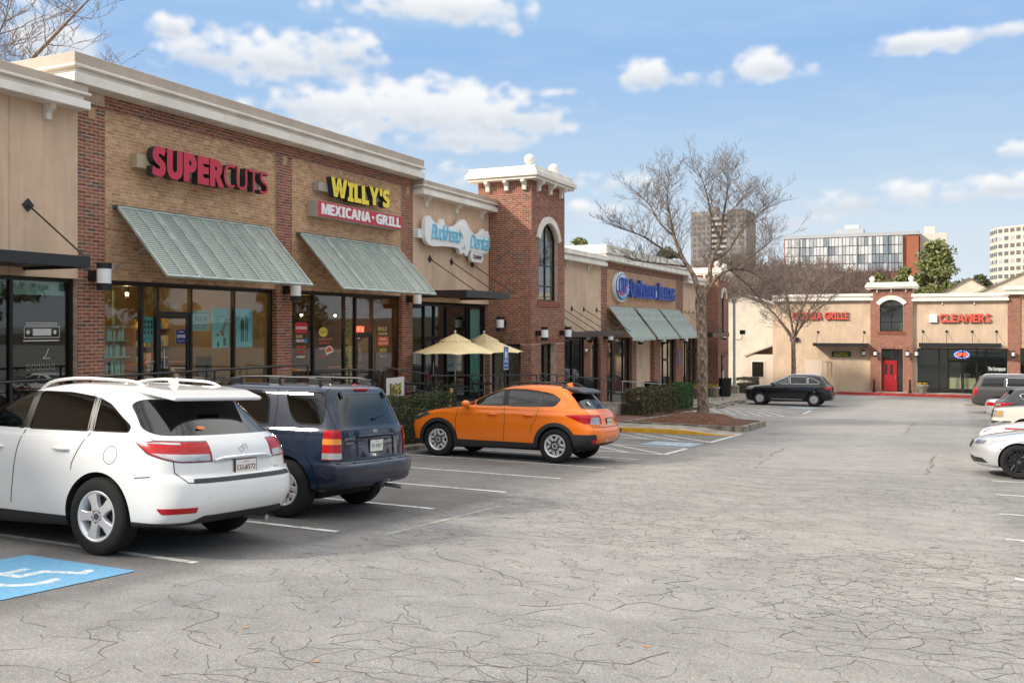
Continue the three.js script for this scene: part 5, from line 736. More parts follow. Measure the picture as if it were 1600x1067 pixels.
function plate(car, x, y, w, h, txt, top, tilt = 0, colors = ['#e9e6e2', '#3a3634']) {
  const t = canvasTex(256, 128, (c) => { c.fillStyle = colors[0]; c.fillRect(0, 0, 256, 128); c.fillStyle = colors[1]; c.textAlign = 'center'; c.font = 'bold 58px sans-serif'; c.fillText(txt, 128, 86); c.font = '17px sans-serif'; c.fillText(top, 128, 24); if (colors[2]) { c.fillStyle = colors[2]; c.beginPath(); c.arc(128, 72, 17, 0, 7); c.fill(); c.fillStyle = colors[1]; c.font = 'bold 58px sans-serif'; c.fillText(txt, 128, 86); } });
  const p = new THREE.Group(); p.name = 'number_plate'; p.position.set(x, y, 0); p.rotation.z = tilt; car.add(p); part(p, 'plate_frame', mb().ch(-.006, .012, -h / 2 - .014, h / 2 + .014, -w / 2 - .014, w / 2 + .014, .004), colors[3] || M.plastic);
  const m = mb(); m.quad([-.0075, -h / 2, -w / 2], [-.0075, -h / 2, w / 2], [-.0075, h / 2, w / 2], [-.0075, h / 2, -w / 2], [[0, 0], [1, 0], [1, 1], [0, 1]]); part(p, 'plate_face', m, std([.85, .85, .85], .5, 0, { map: t }));
}
function badge(car, str, x, y, z0, w, h, mat, font) { const g = new THREE.Group(); g.name = 'badge'; car.add(g); letters(g, str, { wall: 'z', at: 0, a: 0, y: 0, h, w, depth: .006, face: mat, side: mat, font: font || FR, track: .12 }); g.rotation.y = -Math.PI / 2; g.position.set(x, y, z0); return g; }
// white luxury crossover, rear to the aisle
{
  const P = paint([.7, .7, .69]), dk = M.plastic;
  makeCar({
    name: 'parked_car', label: 'white crossover parked nearest the camera, rear to the aisle', group: 'cars parked in the left bays', paint: P, at: [-8.93, 7.6], heading: Math.PI, scale: 1.02,
    rows: [
      [2.1, .2, -2.1, .33, .21, .82, .6, 3, .5, 3.2, 0], [2.3, .25, -2.27, .36, .25, .9, .62, 3, .5, 3.4, 0], [2.38, .45, -2.385, .52, .45, .935, .66, 2.8, .55, 3.3, 0], [2.385, .62, -2.385, .70, .68, .942, .7, 2.7, .55, 3.2, 0],
      [2.34, .78, -2.335, .775, .8, .942, .72, 2.6, .52, 3.2, 0], [2.28, .86, -2.285, .81, .88, .938, .74, 2.6, .5, 3.2, 1], [2.14, .94, -2.27, .95, .97, .925, .76, 2.6, .5, 3.1, 0], [1.75, 1.02, -2.23, 1.06, 1.05, .902, .6, 2.8, .5, 3, 0], [1.12, 1.1, -2.16, 1.14, 1.105, .88, .5, 2.8, .5, 2.9, 1],
      [.98, 1.15, -2.1, 1.19, 1.15, .845, .5, 2.7, .52, 2.8, 0], [.55, 1.37, -1.88, 1.38, 1.36, .765, .4, 3.2, .5, 2.7, 0], [.18, 1.53, -1.72, 1.52, 1.525, .685, .38, 3.2, .46, 2.8, 0], [-.02, 1.595, -1.68, 1.58, 1.59, .62, .42, 2.7, .4, 2.9, 0], [-.3, 1.635, -1.5, 1.62, 1.635, .5, .36, 2.6, .36, 2.7, 0], [-.7, 1.655, -1.1, 1.65, 1.655, .2, .15, 2, .15, 2, 0]],
    wheels: { fx: 1.45, rx: -1.29, r: .372, wd: .235, rim: .243, track: 1.64, style: 'five' }, arch: .425, cabin: [-1.95, 1.0, .62], seats: [.25, -.68], dash: 1.05, seat: MC.seatGrey,
    side: [{ pts: [[.84, 1.165, .03], [.28, 1.47], [.02, 1.535], [-.1, 1.54], [-.12, 1.165]], clear: 1, trim: .007 }, { pts: [[-.19, 1.165], [-.17, 1.542], [-.6, 1.54], [-.97, 1.505], [-1.03, 1.175]], trim: .007 }, { pts: [[-1.08, 1.178], [-1.02, 1.495], [-1.2, 1.44], [-1.56, 1.24, .05], [-1.56, 1.185]], trim: .007 }],
    wind: { pts: [[-.62, 1.17], [.62, 1.17], [.52, 1.55], [-.52, 1.55]], x: [.05, 1.6] }, back: { pts: [[-.82, 1.165], [.82, 1.165], [.69, 1.5], [-.69, 1.5]], x: [-2.5, -1.42], r: .09 },
    seams: [[[-.15, 1.15], [-.13, .85], [-.1, .42]], [[-1.07, 1.16], [-1.0, 1.02], [-.93, .86], [-.93, .8]], [[1.02, 1.1], [1.05, .8], [1.02, .42]], [[-1.95, .79], [-1.76, .77]]], rearSeams: [[[-.84, 1.17], [-.8, 1.0], [-.8, .83], [-.74, .74], [.74, .74], [.8, .83], [.8, 1.0], [.84, 1.17]]], handles: [[.18, .97], [-.76, .99]],
    shells: [
      ...[-1, 1].map((s) => ({ n: 'tail_light', g: prismZ([[-1.72, 1.095], [-1.95, 1.12], [-2.5, 1.085], [-2.5, .925], [-2.16, .93], [-1.9, 1.0]], ...(s > 0 ? [.44, 1.1] : [-1.1, -.44]), .03), m: MC.redLens })), ...[-1, 1].map((s) => ({ n: 'tail_light_frame', g: prismZ([[-1.7, 1.098], [-1.95, 1.13], [-2.5, 1.095], [-2.5, .915], [-2.16, .92], [-1.88, .995]], ...(s > 0 ? [.43, 1.1] : [-1.1, -.43]), .03), m: MC.darkLens, out: .003 })),
      ...[-1, 1].map((s) => ({ n: 'tail_light_clear_strip', g: prismZ([[-1.92, 1.01], [-2.5, .985], [-2.5, .932], [-2.16, .935]], ...(s > 0 ? [.46, 1.1] : [-1.1, -.46]), .01), m: MC.clearLens, out: .0075 })), ...[-1, 1].map((s) => ({ n: 'tail_light_clear_strip', g: prismZ([[-1.8, 1.098], [-1.95, 1.112], [-2.24, 1.095], [-2.24, 1.082], [-1.95, 1.095]], ...(s > 0 ? [.7, 1.1] : [-1.1, -.7]), .006), m: MC.clearLens, out: .0075 })), { n: 'door_pillar', g: prismZ([[-.1, 1.17], [-.19, 1.17], [-.17, 1.545], [-.08, 1.545]], -1.2, 1.2, .005), m: M.blackPaint, out: .002 }, { n: 'door_pillar', g: prismZ([[-1.01, 1.175], [-1.1, 1.175], [-1.04, 1.5], [-.95, 1.51]], -1.2, 1.2, .005), m: M.blackPaint, out: .002 },
      ...[-1, 1].map((s) => ({ n: 'reflector', g: prismZ([[-2.03, .5], [-2.34, .512], [-2.34, .46], [-2.08, .445]], ...(s > 0 ? [.66, 1.1] : [-1.1, -.66]), .012), m: MC.redLens })),
      { n: 'rear_valance', g: prismX([[-1.1, .1], [1.1, .1], [1.1, .35], [.66, .36], [.56, .42], [-.56, .42], [-.66, .36], [-1.1, .35]], -2.6, -1.55, .02), m: dk, out: .006, inn: -.05, cutArch: 1 }, { n: 'side_sill', g: new THREE.BoxGeometry(2.7, .25, 3).translate(.08, .22, 0), m: dk, out: .006, inn: -.05, cutArch: 1 }, { n: 'bumper_step_pad', g: prismX([[-.7, .735], [.7, .735], [.68, .775], [-.68, .775]], -2.5, -2.1, .01), m: dk, out: .006 },
      { n: 'headlight', g: prismZ([[1.75, .86], [2.6, .72], [2.6, .86], [1.7, .98]], -1.1, -.45, .02), m: MC.clearLens }, { n: 'headlight', g: prismZ([[1.75, .86], [2.6, .72], [2.6, .86], [1.7, .98]], .45, 1.1, .02), m: MC.clearLens }, { n: 'grille', g: prismX([[-.5, .42], [.5, .42], [.42, .82], [-.42, .82]], 2, 2.7, .04), m: M.dark }],
    rails: { pts: [[.0, -.005, .56], [-.12, .045, .565], [-.45, .06, .56], [-1.0, .06, .55], [-1.34, .045, .54], [-1.5, -.005, .53]], r: .016, m: std([.72, .72, .72], .3, .4) }, mirror: [.82, 1.16, .98],
    extra({ car, hit, m0 }) {
      part(car, 'spoiler', mb().geo(new THREE.ExtrudeGeometry(round2([[-1.4, .0], [-1.93, -.075], [-1.935, -.058], [-1.75, .005], [-1.4, .04]], .012), { depth: 1.2, bevelEnabled: true, bevelSize: .014, bevelThickness: .03, bevelSegments: 3 }), T4(0, 1.58, -.6)), m0); part(car, 'brake_light', mb().ch(-1.935, -1.9, 1.488, 1.5, -.16, .16, .003), MC.darkLens);
      const xr = (y, z) => hit(0, z, y, -1); part(car, 'chrome_bar', mb().tube([[-.42, .93], [-.3, .945], [0, .95], [.3, .945], [.42, .93]].map(([z, y]) => [xr(y, z) - .012, y, z]), [.012, .024, .026, .024, .012], 8), M.chrome);
      plate(car, xr(.84, 0) - .014, .845, .3, .15, 'CGL8572', 'GEORGIA', -.05, ['#e9e2dc', '#38312e', '#e08a3c', M.plastic]);
      const lg = new THREE.Group(); lg.name = 'emblem'; lg.position.set(xr(1.02, 0) - .006, 1.03, 0); lg.rotation.y = Math.PI / 2; car.add(lg); const t = new THREE.TorusGeometry(.045, .006, 8, 28); t.scale(1.25, .95, 1); part(lg, 'emblem_ring', t, M.chrome); part(lg, 'emblem_bar', mb().tube([[.02, .04, 0], [-.022, -.02, 0], [.05, -.022, 0]], .006, 6), M.chrome);
      badge(car, 'RX 350', xr(.8, .6) - .006, .8, .48, .2, .032, M.chrome); part(car, 'aerial_fin', mb().geo(new THREE.ConeGeometry(.07, .1, 12), T4(-1.32, 1.675, 0, 0, 0, .5, [1.4, 1, .35])), m0);
      const st = new THREE.CircleGeometry(.036, 20); st.scale(1.6, .62, 1); const x2 = xr(1.24, -.35); const q = part(car, 'window_sticker', st, std([.7, .2, .07], .6)); q.position.set(x2 - .012, 1.235, -.37); q.rotation.set(0, -Math.PI / 2, 0); q.rotateX(-.72);
      for (const z of [-.55, -.2, .2, .55]) part(car, 'parking_sensor', mb().cyl([xr(.6, z) - .004, .6, z], [xr(.6, z) + .01, .6, z], .011, .011, 12), std([.7, .7, .7], .4));
      const fc = [], c0 = hit(2, -1.4, .98, -1); for (let k = 0; k <= 24; k++) { const a = k / 24 * 6.283, x = -1.42 + Math.cos(a) * .085, y = .965 + Math.sin(a) * .085, z = hit(2, x, y, -1); if (z !== null) fc.push([x, y, z]); } part(car, 'fuel_flap_gap', mb().tube(fc, .003, 5), MC.seam); part(car, 'exhaust_pipe', mb().cyl([-2.18, .27, .5], [-1.9, .27, .5], .03, .03, 12), M.galv);
    },
  });
}
// navy boxy SUV
{
  const P = paint([.006, .015, .038]), dk = M.plastic;
  makeCar({
    name: 'parked_car', label: 'navy boxy SUV parked between the white crossover and the orange car', group: 'cars parked in the left bays', paint: P, at: [-8.98, 10.5], heading: Math.PI, scale: 1.0,
    rows: [
      [2.0, .3, -2.0, .4, .3, .78, .4, 3.5, .3, 4, 0], [2.17, .36, -2.16, .44, .34, .86, .42, 3.5, .3, 4, 0], [2.2, .5, -2.2, .56, .5, .885, .45, 3.5, .3, 4.2, 0], [2.2, .66, -2.2, .68, .68, .89, .45, 3.5, .28, 4.2, 1], [2.16, .72, -2.09, .73, .75, .885, .45, 3.4, .24, 4.2, 1],
      [2.12, .86, -2.08, .88, .9, .885, .45, 3.2, .24, 4.2, 0], [2.0, .98, -2.07, 1.02, 1.02, .878, .45, 3.2, .24, 4.2, 0], [1.6, 1.06, -2.06, 1.09, 1.085, .87, .4, 3.2, .24, 4.2, 0], [1.02, 1.11, -2.05, 1.13, 1.12, .858, .38, 3, .24, 4.2, 0],
      [.9, 1.16, -2.03, 1.17, 1.165, .845, .38, 3, .25, 4, 0], [.5, 1.42, -1.92, 1.42, 1.41, .785, .36, 3, .26, 4, 0], [.2, 1.58, -1.83, 1.59, 1.585, .735, .34, 3, .26, 4, 0], [.02, 1.65, -1.78, 1.655, 1.65, .68, .32, 3, .26, 3.6, 0], [-.25, 1.685, -1.6, 1.69, 1.69, .55, .3, 3, .26, 3, 0], [-.8, 1.7, -1.2, 1.7, 1.7, .2, .15, 2, .15, 2, 0]],
    wheels: { fx: 1.33, rx: -1.29, r: .368, wd: .235, rim: .215, track: 1.56, style: 'wide5' }, arch: .43, cabin: [-1.85, .92, .65], seats: [.2, -.65], dash: 1.08, seat: MC.seatGrey,
    side: [{ pts: [[.74, 1.18], [.32, 1.5], [.12, 1.58], [.0, 1.59], [-.02, 1.18]], clear: 1, trim: .008 }, { pts: [[-.1, 1.18], [-.09, 1.59], [-.78, 1.59], [-.92, 1.5, .06], [-.97, 1.18, .03]], r: .05, trim: .009 }, { pts: [[-1.16, 1.59], [-1.73, 1.59], [-1.78, 1.5], [-1.82, 1.19], [-1.42, 1.19], [-1.3, 1.3]], r: .09, trim: .009 }],
    wind: { pts: [[-.64, 1.19], [.64, 1.19], [.57, 1.6], [-.57, 1.6]], x: [.05, 1.5] }, back: { pts: [[-.66, 1.17], [.66, 1.17], [.6, 1.57], [-.6, 1.57]], x: [-2.4, -1.5], r: .07 },
    seams: [[[-.06, 1.64], [-.06, 1.15], [-.05, .5]], [[-1.02, 1.62], [-1.06, 1.45], [-1.08, 1.15], [-.98, .95], [-.9, .82]], [[.95, 1.1], [.98, .8], [.96, .5]]], rearSeams: [[[-.74, 1.62], [-.76, 1.2], [-.78, .8], [-.74, .74], [.74, .74], [.78, .8], [.76, 1.2], [.74, 1.62]]], handles: [[.12, 1.0], [-.82, 1.02]],
    flare: { out: .035, w: .09, m: paint([.006, .015, .038]) },
    shells: [
      { n: 'bumper_cover', g: prismX([[-1.2, .3], [1.2, .3], [1.2, .71], [-1.2, .71]], -2.6, -1.75, .02), m: paint([.012, .016, .035], { roughness: .5 }), out: .02, inn: -.06, cutArch: 1 }, { n: 'side_sill', g: new THREE.BoxGeometry(2.5, .22, 3).translate(.05, .42, 0), m: P, out: .016, inn: -.05, cutArch: 1 },
      ...[-1, 1].flatMap((s) => { const L = (pts, m, n, o) => ({ n, g: prismX(pts.map(([z, y]) => [-s * z, y]).sort(() => 0), -2.4, -1.86, .018), m, out: o }); return [L(s > 0 ? [[.93, .76], [.735, .76], [.735, 1.13], [.93, 1.13]] : [[.735, .76], [.93, .76], [.93, 1.13], [.735, 1.13]], MC.redLens, 'tail_light', .014), L(s > 0 ? [[.93, .95], [.74, .95], [.74, 1.02], [.93, 1.02]] : [[.74, .95], [.93, .95], [.93, 1.02], [.74, 1.02]], MC.amber, 'turn_light', .018), L(s > 0 ? [[.93, .77], [.74, .77], [.74, .845], [.93, .845]] : [[.74, .77], [.93, .77], [.93, .845], [.74, .845]], MC.clearLens, 'reversing_light', .018)]; }),
      { n: 'headlight', g: prismZ([[1.85, .82], [2.4, .82], [2.4, .98], [1.85, 1.0]], -1.1, -.5, .02), m: MC.clearLens }, { n: 'headlight', g: prismZ([[1.85, .82], [2.4, .82], [2.4, .98], [1.85, 1.0]], .5, 1.1, .02), m: MC.clearLens }, { n: 'grille', g: prismX([[-.48, .78], [.48, .78], [.48, .96], [-.48, .96]], 1.9, 2.5, .04), m: M.dark }],
    rails: { pts: [[-.05, 0, .58], [-.15, .07, .58], [-.5, .085, .58], [-1.1, .085, .575], [-1.5, .07, .57], [-1.6, 0, .56]], r: .018, m: M.blackPaint }, mirror: [.66, 1.2, 1.0], mirrorMat: M.plastic,
    extra({ car, hit, m0 }) {
      const xr = (y, z) => hit(0, z, y, -1); plate(car, xr(.9, 0) - .008, .905, .3, .15, 'EX 4957', 'GEORGIA', 0, ['#dfe2d8', '#3d4a3c', null, M.plastic]);
      const rec = mb(); rec.tube([[-.42, .78], [-.42, 1.01], [-.36, 1.035], [.36, 1.035], [.42, 1.01], [.42, .78]].map(([z, y]) => [xr(y, z) - .004, y, z]), .012, 6); part(car, 'plate_surround', rec, m0); part(car, 'handle_trim', mb().ch(xr(1.03, 0) - .025, xr(1.03, 0) + .01, 1.02, 1.05, -.42, .42, .006), m0);
      const g = new THREE.CylinderGeometry(.05, .05, .01, 24); g.rotateZ(Math.PI / 2); g.scale(1, .5, 1.1); const e = part(car, 'emblem', g, M.chrome); e.position.set(xr(1.1, 0) - .004, 1.095, 0);
      badge(car, 'ESCAPE', xr(1.0, -.6) - .006, 1.0, -.69, .22, .03, M.chrome); badge(car, 'LIMITED', xr(.95, -.6) - .006, .95, -.66, .16, .02, M.chrome);
      part(car, 'rear_wiper', mb().tube([[.06, 1.23], [.02, 1.255], [.33, 1.3]].map(([z, y]) => [xr(y, z) - .02, y, z]), .009, 6), M.dark); for (const z of [-.5, .5]) part(car, 'glass_hinge', mb().tube([[z * .98, 1.6], [z, 1.52]].map(([q, y]) => [xr(y, q) - .016, y, q]), .015, 6), M.dark); part(car, 'brake_light', mb().ch(xr(1.63, 0) - .03, xr(1.63, 0) + .05, 1.615, 1.645, -.14, .14, .005), MC.redLens);
      for (const x of [-.2, -.85, -1.5]) for (const s of [-1, 1]) { const y = hit(1, x, .575, 1); part(car, 'rack_foot', mb().ch(x - .09, x + .09, y - .02, y + .08, s * .578 - .028, s * .578 + .028, .012), M.blackPaint); } part(car, 'exhaust_pipe', mb().cyl([-2.22, .33, .45], [-1.8, .35, .45], .028, .028, 12), M.galv); part(car, 'tow_hitch', mb().ch(-2.2, -1.9, .36, .42, -.05, .05, .008), M.dark);
      const fc = []; for (let k = 0; k <= 24; k++) { const a = k / 24 * 6.283, x = -1.5 + Math.cos(a) * .1, y = 1.06 + Math.sin(a) * .085, z = hit(2, x, y, -1); if (z !== null) fc.push([x, y, z]); } part(car, 'fuel_flap_gap', mb().tube(fc, .004, 5), MC.seam);
    },
  });
}
// orange crossover
function crossRows() {
  return [
    [1.95, .22, -1.95, .34, .24, .8, .55, 3, .45, 3.2, 0], [2.14, .28, -2.1, .4, .28, .87, .58, 2.9, .45, 3.3, 0], [2.22, .46, -2.2, .52, .48, .893, .6, 2.8, .45, 3.4, 0], [2.23, .6, -2.21, .66, .66, .9, .62, 2.7, .46, 3.4, 0], [2.2, .72, -2.17, .73, .78, .898, .64, 2.6, .44, 3.3, 0], [2.12, .84, -2.14, .82, .88, .892, .66, 2.6, .44, 3.2, 0],
    [1.95, .91, -2.12, .93, .95, .89, .6, 2.6, .44, 3.1, 1], [1.55, .99, -2.08, 1.0, 1.01, .868, .5, 2.7, .44, 3, 0], [1.02, 1.05, -2.02, 1.05, 1.06, .856, .44, 2.7, .44, 2.9, 1], [.86, 1.1, -1.96, 1.1, 1.105, .825, .38, 3.3, .44, 2.8, 0], [.4, 1.32, -1.76, 1.3, 1.31, .745, .36, 3.3, .42, 2.8, 0], [.05, 1.46, -1.62, 1.42, 1.45, .675, .34, 3.2, .4, 2.8, 0], [-.12, 1.51, -1.58, 1.47, 1.505, .62, .38, 2.7, .36, 2.8, 0], [-.4, 1.545, -1.4, 1.515, 1.545, .5, .3, 2.6, .3, 2.6, 0], [-.75, 1.56, -1.05, 1.55, 1.56, .2, .12, 2, .12, 2, 0]];
}
{
  const P = paint([.84, .185, .013]), dk = M.plastic;
  makeCar({
    name: 'parked_car', label: 'bright orange crossover parked beside the clipped hedge', group: 'cars parked in the left bays', paint: P, at: [-9.12, 19.62], heading: Math.PI, scale: 1.07, rows: crossRows(),
    wheels: { fx: 1.35, rx: -1.315, r: .345, wd: .225, rim: .225, track: 1.57, style: 'y5', barrelMat: MC.alloy }, arch: .39, cabin: [-1.8, .9, .55], seats: [.2, -.65], dash: 1.0,
    side: [{ pts: [[.69, 1.105, .01], [.54, 1.105], [.54, 1.185]], r: .01 }, { pts: [[.5, 1.105], [.5, 1.2], [.2, 1.345], [-.02, 1.43], [-.12, 1.44], [-.14, 1.105]], clear: 1, trim: .006 }, { pts: [[-.22, 1.105], [-.2, 1.45], [-.6, 1.45], [-.92, 1.42], [-.92, 1.11]], trim: .006 }, { pts: [[-.96, 1.115], [-.96, 1.415], [-1.2, 1.37], [-1.38, 1.27, .04], [-1.26, 1.13]], trim: .006 }],
    wind: { pts: [[-.6, 1.13], [.6, 1.13], [.5, 1.47], [-.5, 1.47]], x: [-.05, 1.5] }, back: { pts: [[-.72, 1.09], [.72, 1.09], [.6, 1.4], [-.6, 1.4]], x: [-2.4, -1.3], r: .06 },
    seams: [[[-.17, 1.47], [-.17, 1.08], [-.2, .8], [-.18, .4]], [[-.94, 1.1], [-.9, .9], [-.8, .72], [-.79, .6]], [[.9, 1.06], [.94, .8], [.92, .42]], [[1.0, 1.02], [1.5, .97], [1.75, .91]]], rearSeams: [[[-.72, 1.06], [-.74, .9], [-.74, .74], [.74, .74], [.74, .9], [.72, 1.06]]], handles: [[.08, .92], [-.72, .93]],
    flare: { out: .012, w: .075, m: dk },
    shells: [
      { n: 'door_pillar', g: prismZ([[-.11, 1.11], [-.23, 1.11], [-.21, 1.45], [-.1, 1.45]], -1.2, 1.2, .005), m: M.blackPaint, out: .002 }, { n: 'door_pillar', g: prismZ([[-.9, 1.115], [-.98, 1.115], [-.98, 1.42], [-.9, 1.425]], -1.2, 1.2, .005), m: M.blackPaint, out: .002 }, { n: 'side_sill', g: new THREE.BoxGeometry(2.6, .28, 3).translate(.02, .24, 0), m: dk, out: .01, inn: -.05, cutArch: 1 }, { n: 'rear_valance', g: prismX([[-1.1, .1], [1.1, .1], [1.1, .58], [.72, .6], [.62, .4], [-.62, .4], [-.72, .6], [-1.1, .58]], -2.6, -1.66, .03), m: dk, out: .01, inn: -.05, cutArch: 1 }, { n: 'front_valance', g: prismX([[-1.1, .1], [1.1, .1], [1.1, .34], [-1.1, .34]], 1.7, 2.6, .02), m: dk, out: .01, inn: -.05, cutArch: 1 },
      ...[-1, 1].flatMap((s) => { const z = s > 0 ? [.42, 1.1] : [-1.1, -.42]; return [{ n: 'tail_light', g: prismZ([[-1.5, .965], [-1.75, .985], [-2.4, .98], [-2.4, .8], [-1.92, .81]], ...z, .02), m: MC.redLens }, { n: 'reversing_light', g: prismZ([[-2.02, .93], [-2.4, .94], [-2.4, .8], [-2.02, .8]], ...(s > 0 ? [.5, .84] : [-.84, -.5]), .02), m: MC.clearLens, out: .009 }, { n: 'headlight', g: prismZ([[1.55, .88], [1.9, .75], [2.5, .7], [2.5, .82], [1.7, .93]], ...z, .02), m: MC.darkLens }, { n: 'headlight_lens', g: prismZ([[1.88, .82], [2.5, .75], [2.5, .8], [1.86, .87]], ...(s > 0 ? [.5, .8] : [-.8, -.5]), .01), m: MC.clearLens, out: .008 }, { n: 'fog_lamp_surround', g: prismZ([[1.95, .36], [2.5, .36], [2.5, .6], [2.02, .6]], ...(s > 0 ? [.55, 1.1] : [-1.1, -.55]), .03), m: dk, out: .009 }, { n: 'reflector', g: prismZ([[-2.05, .5], [-2.5, .5], [-2.5, .4], [-2.05, .4]], ...(s > 0 ? [.66, 1.1] : [-1.1, -.66]), .012), m: MC.redLens, out: .013 }]; }),
      { n: 'grille', g: prismX([[-.45, .58], [.45, .58], [.5, .78], [-.5, .78]], 1.9, 2.6, .04), m: M.dark }],
    rails: { pts: [[-.08, 0, .55], [-.18, .05, .555], [-.5, .06, .55], [-1.05, .06, .54], [-1.3, .045, .53], [-1.42, 0, .52]], r: .019, m: M.plastic }, mirror: [.66, 1.12, .99],
    extra({ car, hit, m0 }) {
      const xr = (y, z) => hit(0, z, y, -1); part(car, 'spoiler', mb().geo(new THREE.ExtrudeGeometry(round2([[-1.32, .0], [-1.78, -.07], [-1.785, -.055], [-1.62, .0], [-1.32, .035]], .012), { depth: 1.1, bevelEnabled: true, bevelSize: .015, bevelThickness: .02, bevelSegments: 2 }), T4(0, 1.475, -.55)), M.blackPaint);
      plate(car, xr(.83, 0) - .01, .83, .3, .15, 'RTN4719', 'GEORGIA', 0, ['#dfe3dc', '#3d4a3c', null, M.plastic]); const t = new THREE.TorusGeometry(.05, .006, 8, 28); t.scale(1.3, .75, 1); const e = part(car, 'emblem', t, M.chrome); e.position.set(xr(.98, 0) - .008, .985, 0); e.rotation.y = Math.PI / 2;
      badge(car, 'CROSSTREK', xr(.78, -.55) - .006, .78, -.68, .2, .022, M.chrome); part(car, 'aerial_fin', mb().geo(new THREE.ConeGeometry(.07, .1, 12), T4(-1.3, 1.575, 0, 0, 0, .5, [1.4, 1, .35])), m0); part(car, 'rear_wiper', mb().tube([[0, 1.14], [.02, 1.17], [.36, 1.2]].map(([z, y]) => [xr(y, z) - .02, y, z]), .009, 6), M.dark);
      const st = new THREE.CircleGeometry(.06, 5); const q = part(car, 'window_sticker', st, M.whitePlastic); q.position.set(xr(1.2, -.4) - .014, 1.2, -.42); q.rotation.set(0, -Math.PI / 2, 0); q.rotateX(-.75);
    },
  });
}
